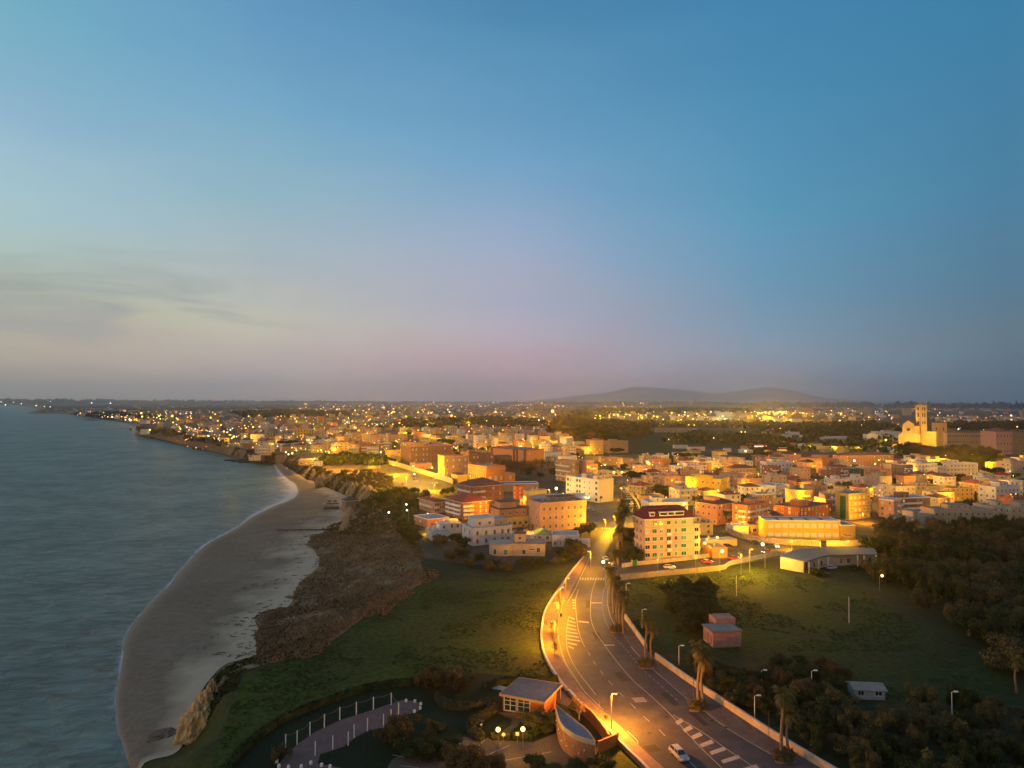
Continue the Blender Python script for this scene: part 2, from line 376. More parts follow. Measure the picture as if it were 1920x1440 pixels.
wv = nt3.nodes.new('ShaderNodeMapRange'); wv.inputs[1].default_value = .35; wv.inputs[2].default_value = .62; wv.inputs[3].default_value = -.22; wv.inputs[4].default_value = .22; nt3.links.new(n1.outputs['Fac'], wv.inputs[0])  # wave troughs darkened, crests lightened in the water colour to imitate shading
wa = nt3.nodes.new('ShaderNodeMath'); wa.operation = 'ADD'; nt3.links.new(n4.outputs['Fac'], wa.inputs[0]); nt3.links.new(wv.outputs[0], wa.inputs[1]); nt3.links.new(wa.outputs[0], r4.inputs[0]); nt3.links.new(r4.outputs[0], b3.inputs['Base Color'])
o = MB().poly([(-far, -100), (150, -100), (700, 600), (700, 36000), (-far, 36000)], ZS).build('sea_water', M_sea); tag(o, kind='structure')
# surf: thin irregular foam along the waterline, and a milky swash
M_foam = bpy.data.materials.new('foam'); nt5, b5, o5 = nodes_of(M_foam)
b5.inputs['Base Color'].default_value = (.5, .5, .48, 1); b5.inputs['Roughness'].default_value = .8
tr = nt5.nodes.new('ShaderNodeBsdfTransparent'); mx5 = nt5.nodes.new('ShaderNodeMixShader')
g5 = nt5.nodes.new('ShaderNodeNewGeometry'); n5 = nt5.nodes.new('ShaderNodeTexNoise'); n5.inputs['Scale'].default_value = .12; n5.inputs['Detail'].default_value = 8; n5.inputs['Roughness'].default_value=.7
nt5.links.new(g5.outputs['Position'], n5.inputs['Vector'])
at5 = nt5.nodes.new('ShaderNodeAttribute'); at5.attribute_name = 'edge'
ad = nt5.nodes.new('ShaderNodeMath'); ad.operation = 'ADD'; nt5.links.new(n5.outputs['Fac'], ad.inputs[0]); nt5.links.new(at5.outputs['Fac'], ad.inputs[1])
mr5 = nt5.nodes.new('ShaderNodeMapRange'); mr5.inputs[1].default_value = .62; mr5.inputs[2].default_value = 1.15; nt5.links.new(ad.outputs[0], mr5.inputs[0])
nt5.links.new(mr5.outputs[0], mx5.inputs[0]); nt5.links.new(tr.outputs[0], mx5.inputs[1]); nt5.links.new(b5.outputs[0], mx5.inputs[2]); nt5.links.new(mx5.outputs[0], o5.inputs[0])
mb = MB(); nn = 6; ed = []
kmax = 34*5
for i in range(kmax):
    w0 = Wc[i]; dr = (w0-Fc[i]).normalized()
    wid = 9+ (42*math.exp(-((i-97)/18)**2)) + 3*nzs(i, 0, .3)
    for j in range(nn+1):
        t = j/nn; p = w0-dr*(-1)*0+dr*(wid*t-1.2); mb.v.append((p.x, p.y, ZS+.06-.02*t))
        ed.append(.58*math.exp(-t*9)+.12*(1-t)+ .42*math.exp(-((i-97)/18)**2)*(1-t) - .15*t)
for i in range(kmax-1):
    for j in range(nn):
        mb.f.append((i*(nn+1)+j, i*(nn+1)+j+1, (i+1)*(nn+1)+j+1, (i+1)*(nn+1)+j)); mb.m.append(0)
o = mb.build('surf_foam', M_foam); tag(o, kind='stuff')
a_ = o.data.attributes.new('edge', 'FLOAT', 'POINT'); a_.data.foreach_set('value', ed)
# ---- sheets on the land
def sheet(name, px, z, m, kind='structure', up=0):
    return tag(MB().poly([(p.x, p.y) for p in (at(x, y, up) for x, y in px)], z).build(name, m), kind=kind)
M_meadow = ground_mat('meadow_grass', [(.032, .052, .006), (.050, .070, .008), (.048, .048, .012)], (.025, .08), fine=.28)
M_meadow2 = ground_mat('meadow_grass_dark', [(.020, .040, .008), (.034, .056, .010), (.026, .032, .010)], (.022, .07), fine=.28)
M_urban = ground_mat('urban_ground', [(.085, .07, .055), (.12, .095, .07), (.035, .04, .02)], (.02, .05))
M_asph = ground_mat('asphalt', [(.055, .052, .054), (.088, .080, .078), (.040, .040, .044)], (.06, .3), rough=.62, fine=.15)
M_pave = ground_mat('pavement_slabs', [(.20, .13, .10), (.26, .17, .13), (.15, .11, .09)], (.2, .6))
M_brick = ground_mat('plaza_bricks', [(.16, .10, .09), (.20, .12, .11), (.13, .09, .085)], (.3, .8))
M_mark = mat('road_paint', (.42, .40, .36), var=.35, scale=2.5, coord='Object')
M_gravel = ground_mat('dusty_gravel', [(.14, .11, .07), (.19, .145, .09), (.09, .075, .05)], (.03, .15))
meadow_l = [(385,1478),(440,1300),(460,1262),(510,1246),(585,1222),(645,1190),(700,1150),(745,1120),(800,1092),(870,1085),(960,1080),(1045,1062),(1072,1075),(1043,1115),(1029,1136),(1018,1163),(1015,1188),(1017,1215),(1026,1240),(1046,1275),(1046,1278),(960,1268),(900,1262),(800,1262),(620,1310),(470,1385),(400,1478)]
sheet('meadow_grass', meadow_l, .012, M_meadow)
meadow_r = [(1168,1094),(1350,1072),(1390,1056),(1462,1076),(1560,1094),(1620,1110),(1680,1150),(1760,1200),(1880,1250),(1900,1290),(1800,1320),(1500,1300),(1420,1230),(1230,1225),(1180,1170)]
sheet('meadow_grass', meadow_r, .013, M_meadow2)
# town ground reaches from the top of the slope to the fields far behind
urb = [(p.x, p.y) for p in Tc[13*5:34*5]]
urb += [(p.x, p.y) for p in wp([(230,776),(420,768),(900,762),(1500,766),(2100,772),(2400,1000),(1925,975),(1650,985),(1640,1022),(1430,1052),(1163,1080),(1100,1040),(1050,1052),(900,1060)], 0)]
o = MB().poly(urb, .010).build('town_ground', M_urban); tag(o, kind='structure')
lotm = ground_mat('parking_tarmac', [(.14, .115, .06), (.20, .165, .09), (.05, .05, .03)], (.05, .2))
sheet('gully_grass', [(756,1012),(742,986),(724,963),(718,946),(706,932),(686,917),(735,913),(790,924),(845,940),(795,950),(778,975),(768,1000),(800,1050),(785,1046)], .025, M_meadow2)
sheet('scrub_ground', [(608,882),(650,893),(684,914),(745,920),(735,905),(700,892),(668,880),(690,866),(650,862),(605,872)], .027, M_slope)
sheet('parking_lot', [(1312,1052),(1372,1048),(1462,1034),(1640,1012),(1640,1000),(1300,992)], .03, lotm)
sheet('parking_lot', [(668,880),(720,868),(690,858),(840,903),(852,914),(800,924),(745,918),(735,905),(700,890)], .03, lotm)
# ---- main road
def pl(pts, n=6): return [Vector((p.x, p.y)) for p in catmull([at(x, y, 0) for x, y in pts], n)]
kl = [(1170,900),(1176,930),(1163,958),(1140,985),(1122,1010),(1106,1036),(1083,1086),(1072,1107),(1056,1135),(1045,1160),(1041,1184),(1045,1211),(1054,1240),(1070,1267),(1092,1299),(1125,1330),(1169,1370),(1200,1401),(1243,1440),(1330,1520)]
kr = [(1183,900),(1191,930),(1190,958),(1168,985),(1150,1010),(1136,1036),(1134,1066),(1141,1090),(1139,1126),(1147,1157),(1160,1180),(1185,1213),(1202,1232),(1224,1254),(1256,1280),(1293,1311),(1324,1333),(1370,1367.5),(1457,1418.5),(1600,1500)]
KL, KR = pl(kl), pl(kr)
def band(A, B, z, name, m, kind='structure'):
    mb = MB()
    for a, b in zip(A, B): mb.v += [(a.x, a.y, z), (b.x, b.y, z)]
    for i in range(len(A)-1): mb.f.append((2*i, 2*i+1, 2*i+3, 2*i+2)); mb.m.append(0)
    return tag(mb.build(name, m), kind=kind)
band(KL, KR, .05, 'road_asphalt', M_asph)
sheet('road_asphalt', [(1132,1068),(1152,1061),(1203,1055),(1311,1047),(1372,1050),(1462,1036),(1642,1018),(1646,1026),(1470,1046),(1388,1056),(1347,1069),(1165,1088),(1141,1092)], .045, M_asph)
sheet('road_asphalt', [(1120,990),(1100,970),(1105,955),(1140,950),(1190,948),(1192,975),(1170,992)], .040, M_asph)
sheet('road_asphalt', [(1155,905),(1150,884),(1190,872),(1260,866),(1262,871),(1195,882),(1185,905)], .042, M_asph)
# left pavement (raised) between the low wall and the kerb
wl = [(1095,1046),(1073,1072),(1059,1092),(1043,1115),(1029,1136),(1020,1157),(1015.5,1188),(1017,1215),(1025,1240),(1046,1275),(1066,1300),(1096,1333),(1136,1370),(1160,1396),(1205,1440),(1280,1520)]
kl2 = [(1108,1032),(1084,1083),(1076,1098),(1063,1124),(1050,1146),(1043,1165),(1041,1186),(1045,1213),(1054,1240),(1071,1268),(1092,1299),(1125,1330),(1162,1362),(1200,1401),(1243,1440),(1330,1520)]
WL, KL2 = pl(wl), pl(kl2)
def kerb_slab(A, B, z0, z1, name, m):
    mb = MB()
    for a, b in zip(A, B): mb.v += [(a.x, a.y, z0), (a.x, a.y, z1), (b.x, b.y, z1), (b.x, b.y, z0)]
    for i in range(len(A)-1):
        for j in range(3): mb.f.append((4*i+j, 4*i+4+j, 4*i+5+j, 4*i+j+1)); mb.m.append(0)
    return tag(mb.build(name, m), kind='structure')
kerb_slab(KL2, WL, 0, .17, 'pavement', M_pave)
wr = [(1148,1085),(1152,1120),(1160,1147),(1172,1161),(1190,1187),(1212,1218),(1229,1236),(1259,1258),(1293,1282),(1340,1313),(1432,1374),(1525,1432),(1640,1500)]
kr2 = [(1141,1092),(1140,1126),(1147,1157),(1160,1180),(1185,1213),(1202,1232),(1224,1254),(1256,1280),(1293,1311),(1324,1333),(1370,1367.5),(1457,1418.5),(1600,1500)]
WR, KR2 = pl(wr), pl(kr2)
kerb_slab(WR, KR2, 0, .16, 'pavement', ground_mat('grey_pavement', [(.10, .085, .08), (.13, .11, .10), (.08, .07, .065)], (.2, .7)))
# walls following a line
def wall_line(name, pts, h, th, m, label, cat, z0=0, cap=None, lst=None):
    A = lst if lst else pl(pts)
    mb = MB(); n = len(A)
    for i, a in enumerate(A):
        d = (A[min(i+1, n-1)]-A[max(i-1, 0)]).normalized(); nn_ = Vector((-d.y, d.x))*th/2
        mb.v += [(a.x-nn_.x, a.y-nn_.y, z0), (a.x-nn_.x, a.y-nn_.y, h), (a.x+nn_.x, a.y+nn_.y, h), (a.x+nn_.x, a.y+nn_.y, z0)]
    for i in range(n-1):
        for j in range(3): mb.f.append((4*i+j, 4*i+j+1, 4*i+5+j, 4*i+4+j)); mb.m.append(0)
    mb.f.append((0, 1, 2, 3)); mb.f.append((4*n-1, 4*n-2, 4*n-3, 4*n-4)); mb.m += [0, 0]
    o = mb.build(name, m); tag(o, label, cat)
    if cap:
        mb = MB()
        for i, a in enumerate(A):
            d = (A[min(i+1, n-1)]-A[max(i-1, 0)]).normalized(); nn_ = Vector((-d.y, d.x))*(th/2+.06)
            mb.v += [(a.x-nn_.x, a.y-nn_.y, h), (a.x-nn_.x, a.y-nn_.y, h+.12), (a.x+nn_.x, a.y+nn_.y, h+.12), (a.x+nn_.x, a.y+nn_.y, h)]
        for i in range(n-1):
            for j in range(4): mb.f.append((4*i+j, 4*i+(j+1) % 4, 4*i+4+(j+1) % 4, 4*i+4+j)); mb.m.append(0)
        mb.build('coping', cap, o)
    return o
M_wallp = mat('weathered_wall_paint', (.48, .38, .28), var=.45, scale=.5, c2=(.3, .25, .2))
wall_line('promenade_wall', None, .75, .45, M_wallp, 'low pale wall curving along the meadow side of the lamp-lit promenade', 'wall', cap=M_conc, lst=WL[:60])
wall_line('promenade_wall', None, .9, .45, mat('ochre_wall_paint', (.5, .22, .07), var=.35, scale=.4), 'orange lit retaining wall beside the promenade at the leaf-shaped building', 'wall', lst=WL[60:], cap=M_conc)
wall_line('roadside_wall', [(1172,1161),(1190,1187),(1212,1218)], 1.5, .4, M_wallp, 'short pale roadside wall between the first palm row and the palm gap', 'wall', cap=M_conc)
wall_line('roadside_wall', [(1229,1236),(1259,1258),(1293,1282),(1340,1313),(1432,1374),(1525,1432),(1640,1500)], 1.5, .4, M_wallp, 'long stained pale wall along the right side of the curving road', 'wall', cap=M_conc)
wall_line('boundary_wall', [(1163,1088),(1240,1080),(1347,1070),(1366,1062),(1388,1056),(1461,1042)], 2.0, .35, mat('grey_plaster_wall', (.27, .25, .23), var=.3), 'grey plaster wall between the green meadow and the side road', 'wall')
# ---- painted markings
def line_mark(pts, w, z=.056, name='road_marking', lst=None, dash=None):
    A = lst if lst else pl(pts, 8)
    mb = MB(); s = 0; on = True; n = len(A); quads = []
    for i in range(n-1):
        a, b = A[i], A[i+1]; seg = (b-a).length; d = (b-a).normalized(); q = Vector((-d.y, d.x))*w/2
        t = 0
        while t < seg:
            e = seg
            if dash:
                per = dash[0]+dash[1]; ph = s % per
                if ph < dash[0]: e = min(seg, t+dash[0]-ph); dr_ = True
                else: e = min(seg, t+per-ph); dr_ = False
            else: dr_ = True
            e = max(e, t+.01)
            if dr_:
                p0, p1 = a+d*t, a+d*e
                mb.quad((p0.x+q.x, p0.y+q.y, z), (p0.x-q.x, p0.y-q.y, z), (p1.x-q.x, p1.y-q.y, z), (p1.x+q.x, p1.y+q.y, z))
            s += e-t; t = e
    return mb
mk = MB()
def addm(m2):
    b = len(mk.v); mk.v += m2.v; mk.f += [tuple(b+i for i in f) for f in m2.f]; mk.m += m2.m
addm(line_mark([(1117,1088),(1114,1097),(1109,1115),(1107,1151),(1114,1180),(1133,1209),(1160,1245),(1189,1278),(1220,1305),(1262,1345),(1302,1390),(1350,1437),(1420,1500)], .16))
addm(line_mark([(1262,1341),(1313,1371),(1370,1410),(1412,1438),(1500,1500)], .16))
addm(line_mark([(1110,1036),(1087,1086),(1080,1102),(1064,1130)], .16))
addm(line_mark([(1054,1140),(1047,1160),(1046,1184),(1050,1211),(1059,1240),(1075,1266),(1097,1298),(1131,1331)], .16))
addm(line_mark([(1085,1105),(1079,1126),(1081,1157),(1085,1184),(1093,1207)], .16))
addm(line_mark([(1093,1207),(1104,1226),(1118,1248),(1137,1272),(1171,1309),(1187,1324),(1207,1344),(1237,1370),(1270,1405),(1310,1445)], .14, dash=(2.6, 3.6)))
addm(line_mark([(1066,1157),(1062,1188),(1063,1213),(1068,1230),(1080,1254),(1093,1272),(1117,1303)], .16))
addm(line_mark([(1137,1097),(1131,1112),(1129,1140),(1137,1168),(1150,1192),(1170,1214),(1200,1250),(1230,1278),(1275,1318)], .12, dash=(1.2, 1.0)))
addm(line_mark([(1141,1100),(1138.5,1126),(1145,1157),(1158,1180)], .2))
addm(line_mark([(1183,1213),(1200,1232)], .2)); addm(line_mark([(1224,1256),(1254,1281),(1291,1313)], .2)); addm(line_mark([(1324,1336),(1368,1369),(1455,1420)], .2))
def pq(a, b, c, d, z=.056):
    A = [at(*p) for p in (a, b, c, d)]; mk.quad(*[(p.x, p.y, z) for p in A])
for k in range(9):      # hatched island stripes
    y = 1156+k*6.9; x0 = [1066,1064,1063,1062,1062,1062,1063,1064,1066][k]; x1 = [1078,1079,1080,1081,1083,1085,1088,1091,1094][k]
    if k > 6: x1 -= (k-6)*9
    pq((x0, y), (x1, y+4), (x1, y+6.2), (x0, y+2.2))
for x in (1074, 1076.5): pass
for k in range(4): pq((1073+k*.3,1124+k*5), (1078,1125+k*5), (1078,1127+k*5), (1073+k*.3,1126+k*5))
for (x, y) in ((1274,1355),(1289,1369),(1305,1382.5),(1324,1397),(1344,1411),(1368,1427),(1398,1446)):   # centre chevrons
    w_ = (x-1255)*.18+3; pq((x-w_*.5, y+5), (x-w_*.5-5, y-1), (x+w_*.75-2, y-7-w_*.18), (x+w_*.75+4, y-1-w_*.18))
for k in range(10): pq((1086+k*4.9,1088), (1088.3+k*4.9,1088), (1090+k*4.9,1083.5), (1087.8+k*4.9,1083.5))
for k in range(8): pq((1128+k*4.2,992), (1130+k*4.2,992), (1131+k*4.2,989.8), (1129+k*4.2,989.8))
pq((1084,1164),(1104,1166),(1105,1169),(1086,1167)); pq((1108,1130),(1129,1130),(1129,1131.5),(1108,1131.5)); pq((1132,1209),(1152,1209),(1153,1211),(1133,1211))
for k in range(5): pq((1184+k*1.6,1309+k*1.8),(1207+k*1.6,1308+k*1.8),(1208+k*1.6,1309+k*1.8),(1185+k*1.6,1310+k*1.8))
addm(line_mark([(1169,1372),(1190,1391)], .14)); addm(line_mark([(1160,1380),(1182,1399),(1196,1392),(1176,1371)], .14))
tag(mk.build('road_marking', M_mark), kind='structure')
# ---- park, plaza and car park at the bottom
sheet('park_lawn', [(400,1478),(470,1386),(620,1312),(800,1262),(900,1262),(1046,1278),(1075,1310),(1136,1372),(1205,1445),(1260,1500),(900,1520),(430,1520)], .016, ground_mat('dark_lawn', [(.013, .022, .009), (.022, .031, .011), (.012, .017, .008)], (.05, .2)))
plz = [(515,1460),(523,1432),(537,1415),(560,1394),(592,1372),(640,1350),(700,1331),(735,1319),(752,1313),(775,1314),(789,1320),(790,1329),(779,1337),(748,1342),(734,1352),(718,1365),(690,1370),(665,1384),(645,1400),(600,1415),(596,1432),(640,1440),(650,1460)]
o = sheet('plaza_paving', plz, .045, M_brick)
sheet('car_park', [(715,1460),(735,1425),(770,1405),(805,1392),(850,1383),(905,1381),(925,1388),(1000,1392),(1045,1374),(1120,1424),(1100,1470),(900,1520)], .045, ground_mat('car_park_tarmac', [(.115, .085, .07), (.14, .10, .085), (.09, .07, .06)], (.1, .4)))
mk = MB()
for a, b in (((861,1385),(864,1402)),((909,1388),(890,1405)),((916,1415),(956,1398)),((936,1428),(992,1418)),((998,1417),(1034,1410)),((736,1416),(761,1421)),((770,1396),(782,1403)),((750,1436),(786,1440))):
    addm(line_mark([a, b], .16, z=.052))
tag(mk.build('parking_marking', M_mark), kind='structure')
M_path = ground_mat('park_path', [(.10, .075, .06), (.13, .09, .07), (.08, .065, .05)], (.2, .6))
sheet('park_path', [(934,1336),(946,1344),(960,1348),(958,1360),(940,1372),(955,1374),(972,1360),(980,1346),(1000,1344),(1000,1338)], .04, M_path)
sheet('park_path', [(903,1284),(925,1282),(955,1290),(948,1296),(925,1292)], .04, M_conc)
sheet('park_path', [(1040,1296),(1060,1294),(1075,1312),(1065,1325),(1045,1318)], .04, M_path)

# repairs, manholes and drains on the road
M_patch = ground_mat('asphalt_repair', [(.035, .034, .036), (.05, .047, .046), (.03, .03, .033)], (.2, .8), rough=.75)
for k, q in enumerate(([(1110,1185),(1124,1186),(1130,1200),(1116,1199)],[(1150,1262),(1166,1260),(1182,1276),(1166,1279)],[(1238,1300),(1250,1299),(1275,1322),(1263,1324)],[(1205,1400),(1228,1396),(1240,1408),(1217,1412)],[(1098,1126),(1106,1126),(1107,1140),(1099,1140)],[(1290,1336),(1300,1334),(1330,1360),(1320,1362)],[(1240,1057),(1262,1055),(1263,1059),(1241,1061)])):
    sheet('asphalt_patch', q, .0535+.0004*k, M_patch)
mh = MB().prism([(.42*math.cos(t), .42*math.sin(t)) for t in [2*math.pi*k/12 for k in range(12)]], .05, .0585).mesh('manhole_cover', mat('cast_iron', (.03, .03, .03)))
for k, (x, y) in enumerate(sorted(((1127,1165),(1141,1230),(1190,1300),(1250,1345),(1218,1375),(1335,1352),(1100,1110),(1362,1364),(1145,1110)), key=lambda q: -q[1])):
    p = at(x, y); tag(link('manhole_cover', mh, None, (p.x, p.y, 0)), 'round dark manhole cover in the main road, %s from the near end' % ordn(k), 'manhole cover', 'manhole covers in the main road')

# ================================================================ BUILDINGS
def window_mesh(key, w, h, paneM, sill=True, frameM=None):
    k = ('win', key, w, h)
    if k in MATS: return MATS[k]
    f = frameM or M_frame
    mb = MB(); t = .12
    mb.box(-w/2-t, -.10, -t, -w/2, .02, h+t); mb.box(w/2, -.10, -t, w/2+t, .02, h+t)
    mb.box(-w/2, -.10, h, w/2, .02, h+t); mb.box(-w/2-.1, -.2, -t-.06, w/2+.1, .02, -.001 if sill else -t+.001)
    mb.box(-.04, -.07, 0, .04, .0, h)
    mb.box(-w/2, -.035, 0, w/2, .01, h, 1)
    MATS[k] = mb.mesh('window', [f, paneM]); return MATS[k]
PANES = dict(dark=M_glass, green=M_shg, teal=M_sht, brown=M_shb, white=M_shw, lit=M_lit, litw=M_litw)
FOOT = []     # footprints for the automatic houses
class Bld:
    """near corner at the pixel (cx, cy); u runs along the right face, v along the left face"""
    def __init__(s, name, label, cat, cx, cy, ang, ytop, xr=None, xl=None, lu=None, lv=None, wall='cream', z0=0, group=None, hgt=None):
        C = at(cx, cy, z0); s.C = C; a = R(ang); s.a = a
        u = Vector((math.cos(a), math.sin(a))); v = Vector((-math.sin(a), math.cos(a)))
        def solve(px, d):
            k = ray(px, cy); m = k.x/k.y       # x = m y
            return (m*C.y-C.x)/(d.x-m*d.y)
        if xl is not None and ang < 30:     # keep the depth of a block believable
            while ang < 34 and (solve(xl, v) > 14 or solve(xl, v) < 0):
                ang += 1; a = R(ang); s.a = a
                u = Vector((math.cos(a), math.sin(a))); v = Vector((-math.sin(a), math.cos(a)))
        s.Lu = solve(xr, u) if xr is not None else lu
        s.Lv = solve(xl, v) if xl is not None else lv
        if lu and xr is None: s.Lu = lu
        s.Lu = min(max(s.Lu, 4), 90); s.Lv = min(max(s.Lv, 4), 90)
        s.H = hgt if hgt else at_y(cx, ytop, C.y).z-z0
        s.root = empty(name, (C.x, C.y, z0), label, cat, a, group)
        s.wm = wallm(wall) if isinstance(wall, str) else wall
        c = C.xy+u*s.Lu/2+v*s.Lv/2; FOOT.append((c.x, c.y, max(s.Lu, s.Lv)*.62))
        s.dist = C.y; s.nwin = 0
        # local direction signs: which faces look at the camera
    def body(s, extra=0):
        MB().box(0, 0, -.5, s.Lu, s.Lv, s.H).build('wall', s.wm, s.root)
    def flat(s, roof='flat', par=.7, pm=None):
        L_, D, H = s.Lu, s.Lv, s.H; mb = MB(); e = .06; t = .25
        mb.box(-e, -e, H, L_+e, t, H+par); mb.box(-e, D-t, H, L_+e, D+e, H+par)
        mb.box(-e, t, H, t, D-t, H+par); mb.box(L_-t, t, H, L_+e, D-t, H+par)
        mb.build('parapet', pm or s.wm, s.root)
        MB().box(t, t, H, L_-t, D-t, H+.12).build('roof', roofm(roof), s.root)
        return s
    def hip(s, roof='tile', rise=None, ov=.8, flat=0):
        L_, D, H = s.Lu, s.Lv, s.H; rise = rise or min(L_, D)*.22
        m = min(L_, D)/2*(1-flat)+ov; b = MB()
        A = [(-ov, -ov), (L_+ov, -ov), (L_+ov, D+ov), (-ov, D+ov)]
        T = [(m-ov, m-ov), (L_+ov-m, m-ov), (L_+ov-m, D+ov-m), (m-ov, D+ov-m)]
        mb = MB(); mb.v = [(x, y, H) for x, y in A]+[(x, y, H+.22) for x, y in A]+[(x, y, H+.22+rise) for x, y in T]
        for i in range(4):
            j = (i+1) % 4
            mb.f += [(i, j, 4+j, 4+i), (4+i, 4+j, 8+j, 8+i)]; mb.m += [1, 0]
        mb.f += [(8, 9, 10, 11), (3, 2, 1, 0)]; mb.m += [0, 1]
        mb.build('roof', [roofm(roof), M_white], s.root); return s
    def gable(s, roof='tile', rise=2.2, ov=.5, along='u'):
        L_, D, H = s.Lu, s.Lv, s.H; mb = MB()
        if along == 'u': P_ = lambda a, b, z: (a, b, z); A_, B_ = L_, D
        else: P_ = lambda a, b, z: (b, a, z); A_, B_ = D, L_
        o = ov; sl = rise/(B_/2+o)
        vs_ = [(-o, -o, H), (A_+o, -o, H), (A_+o, B_/2, H+rise), (-o, B_/2, H+rise), (-o, B_+o, H), (A_+o, B_+o, H)]
        vs_ = vs_+[(x, y, z+.2) for x, y, z in vs_]
        mb.v = [P_(*q) for q in vs_]
        for f in ((6,7,8,9),(9,8,11,10),(0,3,2,1),(3,4,5,2),(0,1,7,6),(5,4,10,11),(1,2,8,7),(2,5,11,8),(0,6,9,3),(3,9,10,4)):
            mb.f.append(f); mb.m.append(0)
        mb.build('roof', roofm(roof), s.root)
        g = MB(); a0, a1 = .02, A_-.02
        for a in (a0, a1-.2):
            p = [P_(a, 0, H), P_(a, B_, H), P_(a, B_/2, H+rise*B_/2/(B_/2+o)), P_(a+.2, 0, H), P_(a+.2, B_, H), P_(a+.2, B_/2, H+rise*B_/2/(B_/2+o))]
            b = len(g.v); g.v += p; g.f += [(b, b+1, b+2), (b+5, b+4, b+3), (b, b+2, b+5, b+3), (b+1, b+4, b+5, b+2)]; g.m += [0]*4
        g.build('gable_wall', s.wm, s.root); return s
    def win(s, face, u, z, kind='dark', w=1.1, h=1.4):
        me = window_mesh(kind, round(w, 1), round(h, 1), PANES[kind])
        if face == 'r': o = link('window', me, s.root, (u, 0, z), 0)
        else: o = link('window', me, s.root, (0, u, z), R(-90))
        s.nwin += 1; return o
    def rows(s, face, n, floors, w=1.1, h=1.4, kinds=('dark',), z=1.1, fh=None, skip=0, m0=.5, m1=.5, u0=0, u1=None):
        Lf = (s.Lu if face == 'r' else s.Lv); u1 = Lf if u1 is None else u1
        fh = fh or s.H/floors
        for f in range(floors):
            for i in range(n):
                if rnd.random() < skip: continue
                if s.nwin > 95: return s
                u = u0+(u1-u0)*(i+m0)/(n-1+m0+m1) if n > 1 else (u0+u1)/2
                s.win(face, u, f*fh+z, rnd.choice(kinds), w, min(h, fh-.9))
        return s
    def balc(s, face, u0, u1, floors, d=1.4, m=None, fh=None, nf=None, hh=.95, zoff=0):
        fh = fh or s.H/nf
        for f in floors:
            z = f*fh+zoff; mb = MB(); L_ = u1-u0
            mb.box(0, -d, z-.18, L_, -.001, z); mb.box(0, -d, z, L_, -d+.1, z+hh); mb.box(0, -d+.1, z, .1, -.001, z+hh); mb.box(L_-.1, -d+.1, z, L_, -.001, z+hh)
            o = mb.build('balcony', m or M_white, s.root)
            if face == 'r': o.location = (u0, 0, 0)
            else: o.location = (0, u1, 0); o.rotation_euler = (0, 0, R(-90))
        return s
    def top(s, x0, y0, x1, y1, h, wall=None, roof='flat', name='stair_tower', win=True):
        H = s.H; L_, D = s.Lu, s.Lv
        x0, x1, y0, y1 = x0*L_, x1*L_, y0*D, y1*D
        o = MB().box(x0, y0, H+.13, x1, y1, H+h).build(name, wallm(wall) if wall else s.wm, s.root)
        MB().box(x0-.2, y0-.2, H+h, x1+.2, y1+.2, H+h+.2).build('roof', roofm(roof), o)
        if win and x1-x0 > 2.4:
            me = window_mesh('dark', 1.0, 1.2, M_glass)
            n = max(1, int((x1-x0)/3.4))
            for i in range(n): link('window', me, o, (x0+(x1-x0)*(i+.5)/n, y0, H+h*.35), 0)
        return s
    def bits(s, n=3):
        """chimneys, tanks and aerials"""
        for i in range(n):
            x, y = s.Lu*rnd.uniform(.12, .88), s.Lv*rnd.uniform(.15, .85); k = rnd.random()
            if k < .4: MB().box(x-.3, y-.3, s.H+.12, x+.3, y+.3, s.H+1.5).box(x-.4, y-.4, s.H+1.5, x+.4, y+.4, s.H+1.62).build('chimney', s.wm, s.root)
            elif k < .7: MB().tube([(x, y, s.H+.12), (x, y, s.H+3.2)], .04, 5).tube([(x-.6, y, s.H+2.9), (x+.6, y, s.H+2.9)], .03, 4).tube([(x-.4, y, s.H+2.5), (x+.4, y, s.H+2.5)], .03, 4).build('aerial', M_metal, s.root)
            else: MB().tube([(x, y, s.H+.12), (x, y, s.H+1.3)], .5, 10).build('water_tank', M_white, s.root)
        return s
AUTOW = [('cream', 3), ('beige', 3), ('white', 4), ('palewhite', 2), ('pink', 1.6), ('yellow', .9), ('paleyellow', 1.2), ('brick', 1.6), ('salmon', 1), ('tan', 2), ('brown', 1.2), ('grey', 1), ('orange', .6)]
def pick(ch):
    t = rnd.random()*sum(w for _, w in ch)
    for v, w in ch:
        t -= w
        if t < 0: return v
    return ch[-1][0]
def dress(b, floors, style='win', kinds=None, roof=None, det=1):
    """everyday dressing of a block: windows, balconies, roof things"""
    kinds = kinds or rnd.choice([('dark',), ('dark', 'green'), ('dark', 'brown'), ('dark', 'dark', 'white')])
    kinds = tuple(kinds)*4+(('lit',) if rnd.random() < .5 else ())
    fh = b.H/floors
    nr, nl = max(1, int(b.Lu/3.3)), max(1, int(b.Lv/3.6))
    leftseen = True
    if style == 'balc':
        face = 'r' if b.Lu*math.cos(b.a) > b.Lv*math.sin(b.a)*.8 else 'l'
        Lf = b.Lu if face == 'r' else b.Lv
        k = rnd.choice([(.06, .94), (.05, .5), (.4, .95), (.25, .75)])
        b.balc(face, Lf*k[0], Lf*k[1], range(1, floors), fh=fh)
    if b.a < R(75): b.rows('r', nr, floors, kinds=kinds, fh=fh, skip=.08)
    if b.a > R(12) or b.C.x > 0: b.rows('l', nl, floors, kinds=kinds, fh=fh, skip=.12)
    return b

